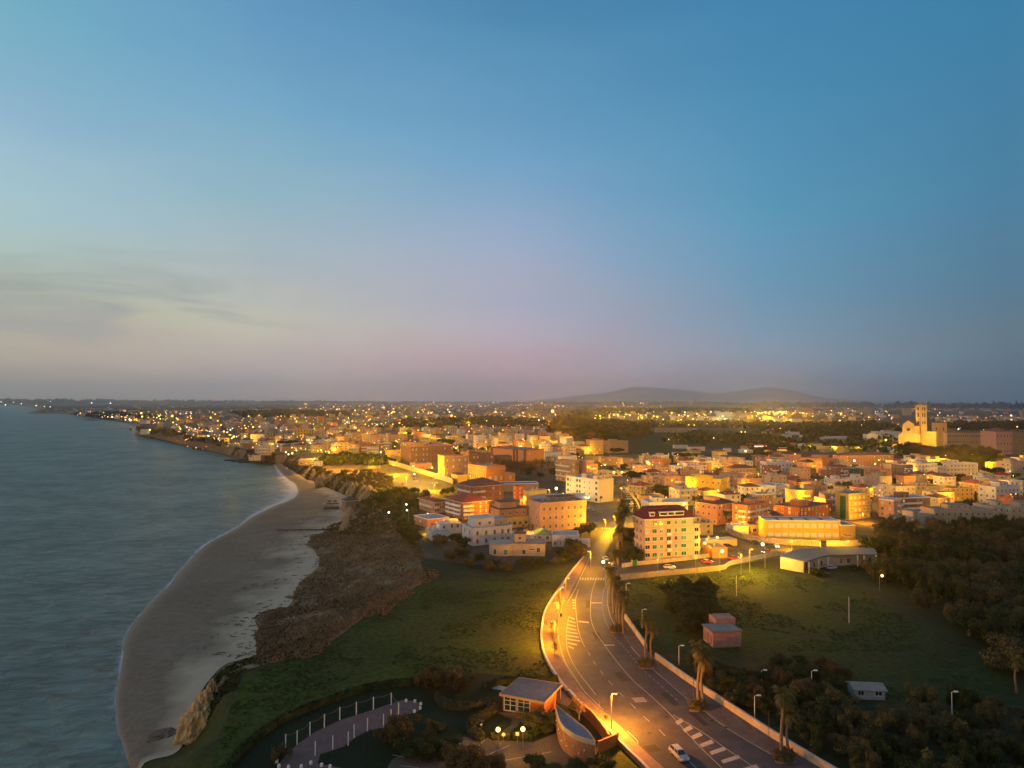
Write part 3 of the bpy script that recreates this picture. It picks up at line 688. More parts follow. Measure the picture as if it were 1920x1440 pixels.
# ---------------------------------------------------------------- hero blocks
# 1. pink block of flats with the maroon mansard roof
b = Bld('apartment_block', 'six-storey pink block of flats under a maroon mansard roof beside the junction', 'apartment block', 1209, 1051.5, 14, 975, xr=1300, xl=1190.5, wall=mat('pink_render', (.60, .42, .33), var=.12, scale=.3))
b.body(); fh = b.H/5.15
LuA, LvA = b.Lu, b.Lv
nm = ['dark', 'brown', 'dark', 'green', 'teal', 'green']
us = [.055, .20, .34, .49, .64, .80]
kin = [['dark','green','teal','dark','teal','green'],['dark','green','teal','dark','teal','green'],['dark','green','dark','dark','dark','teal'],['lit','green','dark','dark','teal','green'],['lit','dark','dark','green','teal','teal']]
for f in range(5):
    for i, u in enumerate(us):
        if i == 3 and 0 < f < 4:
            b.balc('r', b.Lu*(u-.05), b.Lu*(u+.05), [f], fh=fh, d=.9, zoff=.5); w_ = 1.8
        else: w_ = [2.0, 1.9, 1.2, 1.6, 1.2, 2.2][i]
        b.win('r', b.Lu*u, f*fh+1.5, kin[f][i], w_, 1.5)
    if f: MB().box(0, -.07, f*fh+.42, b.Lu, -.002, f*fh+.62).build('string_course', M_wallp, b.root)
    for u in (.35, .75): b.win('l', b.Lv*u, f*fh+1.3, 'dark', 1.2, 1.5)
b.balc('l', b.Lv*.08, b.Lv*.92, range(1, 5), fh=fh, d=.7, zoff=.5, m=b.wm)
b.balc('r', b.Lu+.02, b.Lu+3.1, range(1, 5), fh=fh, d=.2, m=b.wm, zoff=.4)
MB().box(b.Lu+.002, .2, -.5, b.Lu+3.1, b.Lv-1, b.H-fh).build('side_wing', b.wm, b.root)
for f in range(4): link('window', window_mesh('dark', 1.7, 1.5, M_glass), b.root, (b.Lu+1.6, .2, f*fh+1.4), 0)
MB().box(-.02, -.12, -.5, b.Lu+.02, -.003, 1.0).build('plinth', M_wallp, b.root)
L_, D, H = b.Lu, b.Lv, b.H
mb = MB(); ov = .7; A = [(-ov, -ov), (L_+ov, -ov), (L_+ov, D+ov), (-ov, D+ov)]; T = [(2.6, 2.2), (L_-3.2, 2.2), (L_-3.2, D-2), (2.6, D-2)]
mb.v = [(x, y, H) for x, y in A]+[(x, y, H+.35) for x, y in A]+[(x, y, H+4.6) for x, y in T]
for i in range(4): j = (i+1) % 4; mb.f += [(i, j, 4+j, 4+i), (4+i, 4+j, 8+j, 8+i)]; mb.m += [1, 0]
mb.f += [(8, 9, 10, 11), (3, 2, 1, 0)]; mb.m += [0, 1]
rf = mb.build('mansard_roof', [roofm('maroon'), M_white], b.root)
def sp_(t, z): return -ov+(2.2+ov)*(z/4.25)
for x0, x1 in ((L_*.10, L_*.20), (L_*.30, L_*.46), (L_*.47, L_*.60), (L_*.61, L_*.80)):
    dm = MB().box(x0, sp_(0, 1.2)-.35, H+1.4, x1, 1.9, H+2.9).box(x0-.15, sp_(0, 1.2)-.5, H+2.9, x1+.15, 2.2, H+3.1).build('dormer', M_white, b.root)
    MB().box(x0+.25, sp_(0, 1.2)-.42, H+1.75, x1-.25, sp_(0, 1.2)-.353, H+2.7).build('window', M_glass, dm)
MB().tube([(L_*.52, 3, H+4.5), (L_*.52, 3, H+8)], .05, 5).tube([(L_*.49, 3, H+7.4), (L_*.55, 3, H+7.4)], .03, 4).build('aerial', M_metal, b.root)
# its garden wall and green gate
g0 = at(1166, 1064); g1 = at(1185, 1062)
wall_line('garden_wall', [(1166,1064.5),(1184,1061.8)], 1.7, .3, M_wallp, 'short pale garden wall left of the green gate below the pink block', 'wall')
wall_line('garden_wall', [(1195,1060.2),(1260,1054),(1330,1045)], 1.7, .3, M_wallp, 'long pale garden wall running along the foot of the pink block of flats', 'wall')
p = at(1185.5, 1061.6); q = at(1194, 1060.4); d_ = (q-p)
gt = empty('garden_gate', p, 'dark green double gate in the garden wall of the pink block', 'gate', math.atan2(d_.y, d_.x))
gl = d_.length; M_gate = mat('green_gate_paint', (.01, .16, .07), var=.2)
for i in range(2): MB().box(i*gl/2+.02, -.05, 0, (i+1)*gl/2-.02, .05, 2.3).build('gate_leaf', M_gate, gt)
MB().box(-.25, -.2, 0, -.001, .2, 2.6).build('gate_post', M_wallp, gt); MB().box(gl+.001, -.2, 0, gl+.25, .2, 2.6).build('gate_post', M_wallp, gt)
# 2. long yellow school-like block
b = Bld('long_yellow_building', 'long two-storey yellow building with big white shuttered windows behind the mural wall', 'building', 1437, 1012.5, -1.5, 977, xr=1576, lv=11, wall='yellow')
b.body(); b.flat('bluegrey', .5, M_white)
for f in range(2):
    for i in range(10): b.win('r', b.Lu*(i+.6)/10.3, f*b.H/2+1.5, 'white', 2.4, 1.9)
for f in (0, 1): MB().box(0, -.09, f*b.H/2+.55, b.Lu, -.002, f*b.H/2+.75).build('string_course', M_wallp, b.root)
for i in range(5): MB().box(b.Lu*(i*.2+.02), 2+i % 2, b.H+.13, b.Lu*(i*.2+.16), 6, b.H+.5).build('skylight', M_white, b.root)
b = Bld('yellow_annexe', 'ochre end block with a low porch at the right end of the long yellow building', 'building', 1577, 1015, 2, 986, xr=1604, lv=16, wall='ochre'); b.body(); b.flat('bluegrey', .5, M_white); b.win('r', b.Lu*.6, 1.2, 'white', 3, 2)
MB().box(b.Lu*.05, -3, 0, b.Lu*.62, -.002, 3.2).build('porch', b.wm, b.root)
# 3. pinkish palazzo with rows of brown shutters
b = Bld('palazzo', 'three-storey pinkish palazzo with rows of brown shuttered windows left of the main road', 'palazzo', 1013, 997, 8, 946, xr=1099, xl=991, wall='pink')
b.body(); b.flat('flat', .9)
for f in range(3):
    z = [.9, 5.2, 9.6][f]*b.H/13.5
    for u in (.08, .21, .34, .475, .61, .75, .88): b.win('r', b.Lu*u, z+.5, 'brown', 1.1, 1.7)
    for u in (.3, .75): b.win('l', b.Lv*u, z+.5, 'brown', 1.0, 1.7)
    MB().box(-.08, -.1, z+3.0, b.Lu, -.002, z+3.25).build('cornice', b.wm, b.root)
b.top(.35, .5, .9, .95, 2.2, 'tan', 'dark'); b.bits(2)
# 4. white villa on two tiers
b = Bld('white_villa', 'large white two-tiered villa with dark windows and a rooftop terrace', 'villa', 886, 1024, 10, 994, xr=960, xl=866, wall='white')
b.body(); b.flat('palegrey', .9, b.wm)
for f in range(2):
    for u in (.12, .34, .55, .75, .9): b.win('r', b.Lu*u, f*b.H/2+1.0, 'dark', 1.0, 1.9)
    for u in (.25, .7): b.win('l', b.Lv*u, f*b.H/2+1.0, 'dark', 1.0, 1.9)
b.top(.12, .25, .62, .9, 4.4, 'white', 'white', 'upper_storey'); b.top(.63, .3, .97, .9, 3.0, 'grey', 'palegrey', 'terrace_room')
b = Bld('small_white_villa', 'small cubic white villa with chimneys left of the two-tiered white villa', 'villa', 810, 1016, 8, 1001, xr=846, xl=800, wall='palewhite'); b.body(); b.flat('palegrey', .5)
for u in (.3, .62, .85): b.win('r', b.Lu*u, .9, 'dark', .9, 1.6)
b.top(.05, .3, .18, .45, 3.5, name='chimney', win=False); b.top(.3, .4, .36, .5, 3.4, name='chimney', win=False); b.top(.55, .5, 1.0, 1.2, 3, 'palewhite', 'white', 'upper_storey')
b = Bld('white_house', 'white box house with two dark windows and a bluish flat roof', 'house', 838, 1001, 8, 983, xr=865, xl=830, wall='white'); b.body(); b.flat('bluegrey', .4)
for u in (.35, .75): b.win('r', b.Lu*u, 3.0, 'dark', 1.0, 1.6)
# 6. beige villa with the round end
b = Bld('round_ended_villa', 'beige low villa with a semicircular end bay above the dark shrubs', 'villa', 960, 1042, -4, 1021, xr=1022, lv=12, wall='beige'); b.body(); b.flat('bluegrey', .4)
b.win('r', b.Lu*.36, .8, 'dark', 1.3, 1.8); b.win('r', b.Lu*.8, 1.6, 'dark', 1.2, 2.0); b.win('r', b.Lu*.6, 2.6, 'brown', 2.2, .6)
b.top(.05, .4, .38, .9, 3.6, 'beige', 'browntile', 'roof_room')
mb = MB(); n = 18; rr = 6.0
pts = [(-4.2+rr*math.cos(t), 4.5+rr*math.sin(t)) for t in [2*math.pi*k/24 for k in range(24)]]
mb.prism(pts, -.5, b.H-.3).build('round_bay', b.wm, b.root)
MB().prism([(-4.2+(rr+.25)*math.cos(2*math.pi*k/24), 4.5+(rr+.25)*math.sin(2*math.pi*k/24)) for k in range(24)], b.H-.3, b.H+.15).build('bay_cornice', M_wallp, b.root)
for t in (-120, -75): 
    o = link('window', window_mesh('green' if t == -75 else 'dark', 1.3, 2.2, M_shg if t == -75 else M_glass), b.root, (-4.2+rr*math.cos(R(t)), 4.5+rr*math.sin(R(t)), .6), R(t+90))
# 7. white villa with arch
b = Bld('arched_white_villa', 'white villa with an arched entrance and stepped walls next to the main road', 'villa', 1035, 1025, -3, 1007, xr=1086, lv=12, wall='white'); b.body(); b.flat('palegrey', .9)
mb = MB(); ar = 2.2; cx_ = b.Lu*.62
arc = [(cx_+ar*math.cos(R(t)), 1.6+ar*math.sin(R(t))) for t in range(0, 181, 20)]
pts = [(cx_+ar, -.4), (cx_+ar+1.4, -.4), (cx_+ar+1.4, 4.6), (cx_-ar-1.4, 4.6), (cx_-ar-1.4, -.4), (cx_-ar, -.4)]+arc[::-1]
tri = tessellate_polygon([[Vector((p[0], p[1], 0)) for p in pts]]); n = len(pts)
mb.v = [(p[0], -2.6, p[1]) for p in pts]+[(p[0], -2.0, p[1]) for p in pts]
for t in tri: mb.f += [tuple(t), tuple(n+k for k in reversed(t))]; mb.m += [0, 0]
for i in range(n): mb.f.append((i, (i+1) % n, n+(i+1) % n, n+i)); mb.m.append(0)
mb.build('arched_porch', b.wm, b.root)
for u in (.1, .34, .84, .92): b.win('r', b.Lu*u, .8, 'dark', .8, 1.5)
MB().box(b.Lu, .5, -.5, b.Lu+5, 6, b.H-1.5).build('side_room', b.wm, b.root); MB().box(b.Lu*.7, -1.8, -.5, b.Lu*.95, -.002, b.H-1.2).build('front_room', b.wm, b.root)
b = Bld('green_roofed_house', 'white house under a pale green pitched roof beside the arched villa', 'house', 1004, 1016, 2, 1005, xr=1034, lv=12, wall='palewhite'); b.body(); b.hip('green', 2.2, .4); b.rows('r', 2, 1, z=1.2, kinds=('dark',))
b = Bld('white_terrace_house', 'low white house with four small chimneys behind the round-ended villa', 'house', 958, 1018, 3, 1005, xr=1002, lv=10, wall='palewhite'); b.body(); b.flat('palegrey', .5)
for k in (.1, .2, .55, .65): b.top(k, .3, k+.04, .4, 2.0, name='chimney', win=False)
# 9-13 brick hipped blocks
def brickblock(lbl, cx, cy, ang, yt, xr, xl, floors, roof='tile', wall='brick', **k):
    b = Bld('brick_apartment_block', lbl, 'apartment block', cx, cy, ang, yt, xr=xr, xl=xl, wall=wall, **k); b.body(); b.hip(roof, ov=1.0)
    fh = b.H/floors
    b.balc('l', b.Lv*.1, b.Lv*.9, range(1, floors), fh=fh, d=1.2); b.balc('r', .1, b.Lu*.38, range(1, floors), fh=fh, d=1.2)
    b.rows('l', 3, floors, fh=fh, kinds=('dark', 'brown')); b.rows('r', 2, floors, fh=fh, kinds=('dark',), u0=0, u1=b.Lu*.4); b.rows('r', 2, floors, fh=fh, kinds=('dark', 'white'), u0=b.Lu*.55, w=.8)
    for f in range(1, floors): MB().box(b.Lu*.4, -.06, f*fh-.2, b.Lu, -.002, f*fh).build('floor_band', M_wallp, b.root)
    MB().box(b.Lu*.3, b.Lv*.4, b.H+1.5, b.Lu*.36, b.Lv*.5, b.H+4).build('chimney', b.wm, b.root)
    return b
brickblock('red brick flats with a red hipped roof and white balconies, nearest of the pair', 868, 975, 20, 943, 917, 835, 4)
brickblock('red brick block of flats with a dark red hipped roof, rearmost of the brick pair', 886, 957, 14, 913, 944, 858, 4, 'browntile')
b = brickblock('small orange-lit house with a red tiled roof at the left edge of the brick flats', 815, 963, 24, 942, 835, 786, 2, 'tile', 'salmon')
b = Bld('flat_roofed_house', 'low salmon brick house with a pale blue flat roof beside a yellow lamp', 'house', 801, 990, 16, 975, xr=842, xl=776, wall='salmon'); b.body(); b.flat('bluegrey', .4, M_white); b.win('l', b.Lv*.5, 2, 'lit', 1.2, 1); b.win('r', b.Lu*.5, 1.2, 'dark', 1, 1.3)
b = Bld('terraced_apartment_house', 'beige terraced house with glazed verandas and planted terraces right of the brick flats', 'apartment block', 938, 992, 10, 972, xr=991, xl=917, wall='paleyellow'); b.body(); b.flat('flat', .8, wallm('tan'))
b.top(0.0, .08, .98, .9, 4.2, 'tan', 'browntile', 'veranda_storey'); b.top(.12, .3, .7, .8, 7.5, 'tan', 'dark', 'roof_room')
b.rows('r', 5, 1, w=1.4, h=1.5, z=1.6, kinds=('dark', 'brown')); b.rows('l', 2, 1, kinds=('dark',))
b = Bld('orange_house', 'narrow bright orange-red house between the brick flats and the yellow house', 'house', 968, 937, 20, 914, xr=982, xl=962, wall='brightorange'); b.body(); b.flat('flat', .6); dress(b, 3, kinds=('white',))
b = Bld('yellow_house', 'yellow house with a cream side wall and blue roof next to the orange-red house', 'house', 988, 948, 25, 921, xr=1025, xl=981, wall='paleyellow'); b.body(); b.flat('bluegrey', .5, wallm('cream')); b.rows('l', 2, 2, kinds=('dark',)); b.top(.3, .3, .6, .7, 2)
b = Bld('market_shed', 'long low shed with a wide pale grey roof behind the pinkish palazzo', 'shed', 1002, 951, 9, 938, xr=1100, lv=22, wall='paleyellow'); b.body(); b.gable('palegrey', 2.2, 1.2); b.rows('r', 6, 1, z=1.4, kinds=('dark', 'brown'))
b = Bld('cream_hall', 'low cream hall with a dark blue roof and lit forecourt behind the brick flats', 'hall', 940, 922, 6, 908, xr=1010, lv=14, wall='tan'); b.body(); b.flat('bluegrey', .5, M_white)
# 17 white slab
b = Bld('white_slab_block', 'four-storey cream-white slab block with a blank grey end wall', 'apartment block', 1122, 943, 38, 901, xr=1150, xl=1061, wall=mat('warm_white_render', (.64, .55, .42), var=.1)); b.body(); b.flat('palegrey', .7)
for f in range(4):
    for u in (.06, .26, .42, .56, .64, .85, .93): b.win('l', b.Lv*u, f*b.H/4+1.0, 'dark', 1.9 if u in (.06, .56, .64, .93) else 1.0, 1.8 if u in (.06, .56, .64, .93) else 1)
b.top(.1, .1, .7, .2, 2.6); b.top(.2, .45, .8, .6, 3.0)
# 18 neoclassical
b = Bld('neoclassical_hall', 'floodlit orange neoclassical hall with tall pilasters and a cornice', 'civic building', 912, 905, 22, 878, xr=947, xl=877, wall='orange'); b.body(); b.flat('palegrey', 1.4)
for i in range(9):
    y = b.Lv*(i+.3)/8.6; MB().box(-.35, y-.45, 0, -.002, y+.45, b.H-1.6).build('pilaster', M_wallp, b.root)
for i in range(8): b.win('l', b.Lv*(i+.82)/8.7, 2.0, 'dark', 1.2, 4)
MB().box(-.7, -.7, b.H-1.5, b.Lu+.3, -.003, b.H-.7).box(-.7, -.003, b.H-1.5, -.36, b.Lv, b.H-.7).build('cornice', M_wallp, b.root)
for u in (.2, .5, .8): b.win('r', b.Lu*u, 1.5, 'white', 1.8, 3.2)
b = Bld('hall_side_wing', 'orange lit lower wing at the right side of the neoclassical hall', 'civic building', 948, 903, 22, 889, xr=966, lv=14, wall='orange'); b.body(); b.flat('palegrey', .6); b.win('r', b.Lu*.5, 2, 'white', 1.4, 2.6)
b = Bld('small_yellow_lodge', 'small yellow lit lodge with a dark red roof in front of the neoclassical hall', 'lodge', 858, 906, 18, 891, xr=876, xl=846, wall='yellow'); b.body(); b.hip('maroon', 1.4, .6); b.rows('l', 2, 1, z=1.6)
# 19-22 long brick blocks
b = Bld('barracks_block', 'long brick barracks with a floodlit orange end beside the walled car park', 'barracks', 770, 868, 17, 838, xr=850, xl=751, wall='brick'); b.body(); b.flat('flat', .8, wallm('salmon')); b.rows('r', 12, 3, w=1.2, h=1.8, z=1.8, kinds=('dark', 'white')); b.top(.12, .05, .3, .8, 4, 'salmon')
b = Bld('brick_tower_block', 'brown brick block with a floodlit narrow end standing behind the car park wall', 'barracks', 833, 894, 15, 857, xr=878, xl=821, wall='tan'); b.body(); b.flat('flat', .8, wallm('salmon')); b.rows('r', 4, 3, w=1.2, h=1.8, z=1.8, kinds=('dark', 'white', 'lit'))
b = Bld('long_brick_wing', 'long reddish brick wing running right from the brown brick block', 'barracks', 879, 884, 12, 852, xr=925, lv=16, wall='brick'); b.body(); b.flat('dark', .8); b.rows('r', 7, 3, w=1.2, h=1.6, z=1.8, kinds=('dark', 'white')); b.top(.0, .0, .25, .6, 3.5, 'red', win=False)
b = Bld('brick_wing', 'dark brown stepped wing between the red brick wing and the pink orange slab', 'barracks', 926, 880, 12, 856, xr=960, lv=14, wall='brown'); b.body(); b.flat('dark', .6); b.rows('r', 4, 2, w=1.2, h=1.6, z=1.8, kinds=('dark', 'lit'))
b = Bld('orange_slab_block', 'big pink orange slab with vertical red fins and a dark end wall', 'barracks', 987, 875, 42, 845, xr=1020, xl=917, wall=mat('orange_render', (.56, .26, .13), var=.15)); b.body(); b.flat('flat', .9, wallm('red'))
for v in (.02, .22, .3, .9): MB().box(-.9, b.Lv*v, 0, -.002, b.Lv*v+2.2, b.H+1.2).build('fin', wallm('red'), b.root)
b.rows('r', 3, 3, kinds=('dark', 'lit')); b.rows('l', 16, 1, w=.7, h=2.6, z=1.5)
b = Bld('arcaded_white_house', 'white building with an arcade of small arches right of the orange slab', 'building', 1022, 866, 10, 850, xr=1052, lv=14, wall='palewhite'); b.body(); b.flat('palegrey', .5); b.rows('r', 10, 1, w=.8, h=2, z=4)
b = Bld('arcaded_white_house', 'pale long building with small dark windows behind the brown stepped flats', 'building', 1047, 873, 10, 856, xr=1082, lv=14, wall='white'); b.body(); b.flat('palegrey', .5); b.rows('r', 11, 1, w=.8, h=1.4, z=4)
b = Bld('brown_apartment_block', 'brown stepped flats with terraces, left one behind the white slab', 'apartment block', 1072, 905, 22, 866, xr=1086, xl=1042, wall='tan'); b.body(); b.flat('flat', .7); dress(b, 4, 'balc')
b = Bld('brown_apartment_block', 'brown stepped flats with terraces, right one behind the white slab', 'apartment block', 1100, 905, 20, 872, xr=1121, xl=1076, wall='salmon'); b.body(); b.flat('flat', .7); dress(b, 4, 'balc'); b.top(.2, .2, .9, .8, 3)
# 6.. the single storey house by the meadow
b = Bld('single_storey_clinic', 'single-storey cream building with a slate grey roof and lit porch on the meadow edge', 'building', 1507, 1072, 6, 1056, xr=1560, xl=1463, wall='cream', hgt=4.2)
p0 = at(1463, 1066); p1 = at(1507, 1073.5); p2 = at(1560, 1062); p3 = at(1642, 1060); 
col.objects.unlink(b.root); bpy.data.objects.remove(b.root)
rt = empty('single_storey_clinic', (p1.x, p1.y, 0), 'single-storey cream building with a slate grey roof and lit porch on the meadow edge', 'building')
def rel(p): return (p.x-p1.x, p.y-p1.y)
Q = [rel(at(*q)) for q in ((1463,1066),(1507,1074),(1535,1068),(1562,1064),(1644,1061),(1642,1048),(1470,1052))]
MB().prism([Q[0], Q[1], rel(at(1512,1066)), rel(at(1475,1054))], 0, 4.4).build('end_wall', wallm('cream'), rt)
MB().prism([rel(at(1514,1069)), rel(at(1562,1061)), rel(at(1640,1057.5)), rel(at(1642,1048)), rel(at(1500,1052))], 0, 3.9).build('wall', wallm('cream'), rt)
Z4 = 4.0
RQ = [(lambda p: (p.x-p1.x, p.y-p1.y))(at(x, y, 4.4)) for x, y in ((1461,1043),(1511,1054.5),(1552,1042),(1646,1041),(1638,1029),(1545,1027),(1497,1031))]
MB().prism(RQ, 4.42, 4.75).build('roof', roofm('slate'), rt)
for (x, y) in ((1517,1075),(1535,1070),(1553,1065),(1608,1062),(1620,1061.5),(1643,1060.5)):
    r_ = rel(at(x, y)); MB().box(r_[0]-.18, r_[1]-.18, 0, r_[0]+.18, r_[1]+.18, 4.4).build('porch_post', M_white, rt)
for (x, y, k) in ((1524,1066.8,'dark'),(1538,1064.6,'dark'),(1575,1060.2,'green'),(1590,1059.6,'dark'),(1613,1058.4,'dark'),(1630,1057.8,'green')):
    r_ = rel(at(x, y)); link('window', window_mesh(k, 1.5, 1.9, PANES[k]), rt, (r_[0], r_[1]-.15, .9), R(-9) if x < 1560 else R(3))
FOOT.append((at(1550,1055).x, at(1550,1055).y, 25))
# pale pink cube in the dark scrub
b = Bld('pink_ruin', 'pale pink windowless cube building with a flat concrete roof among dark bushes', 'hut', 1337, 1215, 8, 1186.5, xr=1390, xl=1319, wall=mat('faded_pink_plaster', (.42, .22, .19), var=.35, scale=.6)); b.body()
MB().box(-.35, -.35, b.H, b.Lu+.35, b.Lv+.35, b.H+.35).build('roof', mat('dirty_concrete', (.2, .17, .15)), b.root)
MB().box(.25, .25, b.H+.35, b.Lu-.25, b.Lv-.25, b.H+.37).build('roof_surface', roofm('flat'), b.root)
for u in (.2, .5, .8): MB().box(-.06, b.Lv*u-.5, .6, -.002, b.Lv*u+.5, b.H-1).build('blind_recess', mat('pink_recess_shade', (.25, .13, .11)), b.root)  # recess shade put into a darker pink on thin raised panels
MB().box(b.Lu*.45, b.Lv, 0, b.Lu+1.4, b.Lv+4.5, b.H+1.6).build('rear_tower', b.wm, b.root)
b = Bld('white_cabin', 'small white cabin with a grey roof alone in the dark bushes', 'cabin', 1603, 1311, -5, 1294, xr=1660, lv=3.6, wall=mat('cabin_paint', (.38, .40, .41), var=.25)); b.body(); b.gable('flat', .8, .4); b.win('r', b.Lu*.78, 1, 'dark', 1.4, .9); b.win('r', b.Lu*.2, .9, 'dark', 1.2, 1.2)
# park restaurant
RP = [at(x, y, 4.3) for x, y in ((936.5,1301),(1021,1317),(1054,1283),(974,1270.5))]
o0 = at(943, 1333); rt = empty('park_pavilion', (o0.x, o0.y, 0), 'park pavilion with a sloping grey roof, white window grid and orange walls', 'pavilion')
def rl(p): return (p.x-o0.x, p.y-o0.y)
WQ = [rl(at(943, 1333)), rl(at(1020, 1345)), rl(at(1043, 1327)), rl(at(975, 1310))]
M_ow = mat('orange_stucco', (.55, .17, .04), var=.3, scale=.5)
M_pw = mat('pavilion_post_paint', (.45, .26, .16), var=.2)
MB().prism(WQ, 0, 3.95).build('wall', M_ow, rt)
mb = MB(); pr = [rl(p) for p in RP]; mb.prism(pr, 4.0, 4.35, 0).build('roof', roofm('slate'), rt)
for i in range(4):
    a, c = Vector(pr[i]), Vector(pr[(i+1) % 4]); d = (c-a).normalized(); n_ = Vector((d.y, -d.x))*.1
    MB().prism([a+n_, c+n_, c+n_*.01, a+n_*.01], 3.9, 4.42).build('fascia', M_pw, rt)
a, c = Vector(WQ[0]), Vector(WQ[1]); d = (c-a); ln = d.length; d.normalize(); ang = math.atan2(d.y, d.x)
for k, (s0, s1) in enumerate(((.04, .33), (.37, .66))):
    x0, x1 = s0*ln, s1*ln; mb = MB()
    mb.box(x0, -.16, .25, x1, -.03, .4); mb.box(x0, -.16, 3.3, x1, -.03, 3.45)
    for i in range(3): xx = x0+(x1-x0)*i/2; mb.box(xx-.07, -.17, .4, xx+.07, -.03, 3.3)
    for z in (1.5, 2.4): mb.box(x0, -.15, z-.05, x1, -.04, z+.05)
    w = mb.build('window', M_white, rt); w.location = (a.x, a.y, 0); w.rotation_euler = (0, 0, ang)
    pn = MB().box(x0, -.04, .4, x1, -.01, 3.3).build('pane', M_glass, w)
r_ = rl(at(1051, 1311)); MB().tube([(r_[0], r_[1], 0), (r_[0], r_[1], 3.95)], .1, 6).build('porch_post', M_pw, rt)
# leaf shaped hall
lf = [(1040.6,1322),(1050,1356),(1067,1374),(1090,1386),(1117,1393),(1101,1371),(1078,1353),(1058,1337)]
LP = [at(x, y, 4.2) for x, y in lf]; o0 = LP[0]; rt = empty('leaf_shaped_pavilion', (o0.x, o0.y, 0), 'leaf-shaped pavilion with a blue-grey roof and curved studded orange wall', 'pavilion')
PP = catmull([(p.x-o0.x, p.y-o0.y) for p in LP[:5]], 5)[:-1]+catmull([(p.x-o0.x, p.y-o0.y) for p in LP[4:]+LP[:1]], 5)[:-1]
cen = sum((Vector(p) for p in PP), Vector((0, 0)))/len(PP)
PP = [Vector(p) for p in PP]; area = sum(a.cross(b_) for a, b_ in zip(PP, PP[1:]+PP[:1]))
if area < 0: PP = PP[::-1]
MB().prism([cen+(p-cen)*.985 for p in PP], 0, 4.0).build('wall', mat('studded_stucco', (.36, .16, .08), var=.35, scale=.6), rt)
MB().prism([cen+(p-cen)*.975 for p in PP], 4.003, 4.12).build('roof', roofm('bluegrey'), rt)
mb = MB(); n = len(PP)
for i in range(n):
    a, c = PP[i], PP[(i+1) % n]; a2, c2 = cen+(a-cen)*.975, cen+(c-cen)*.975
    b0 = len(mb.v); mb.v += [(a.x, a.y, 3.7), (c.x, c.y, 3.7), (c.x, c.y, 4.6), (a.x, a.y, 4.6), (a2.x, a2.y, 4.6), (c2.x, c2.y, 4.6), (c2.x, c2.y, 4.0), (a2.x, a2.y, 4.0)]
    mb.f += [(b0, b0+1, b0+2, b0+3), (b0+3, b0+2, b0+5, b0+4), (b0+4, b0+5, b0+6, b0+7)]; mb.m += [0]*3
mb.build('parapet', M_wallp, rt)
a = at(1054, 1392); c = at(1070, 1398)
for i, (x, y) in enumerate(((1042,1350),(1048,1363),(1055,1373),(1068,1384),(1082,1393),(1100,1404),(1050,1385),(1064,1395),(1092,1405),(1108,1411))):
    p = at(x, y, 2.6 if i < 6 else 2.0); 
    # nearest point of outline
    q = min(PP, key=lambda k: (k-Vector((p.x-o0.x, p.y-o0.y))).length)
    MB().ball((q.x, q.y-.05, 2.4 if i < 6 else 1.5), .16).build('wall_stud', M_white, rt)
# orange retaining walls by the pavement
wall_line('retaining_wall', [(1095,1342),(1112,1358),(1135,1388),(1142,1401)], 2.4, .4, M_ow, 'orange retaining wall stepping down between the leaf pavilion and promenade', 'wall')
wall_line('retaining_wall', [(1122,1412),(1150,1400),(1158,1393)], 2.2, .4, M_ow, 'short orange retaining wall at the corner of the small lawn', 'wall')
sheet('small_lawn', [(1125,1412),(1157,1396),(1198,1440),(1222,1475),(1110,1480)], .06, M_meadow)

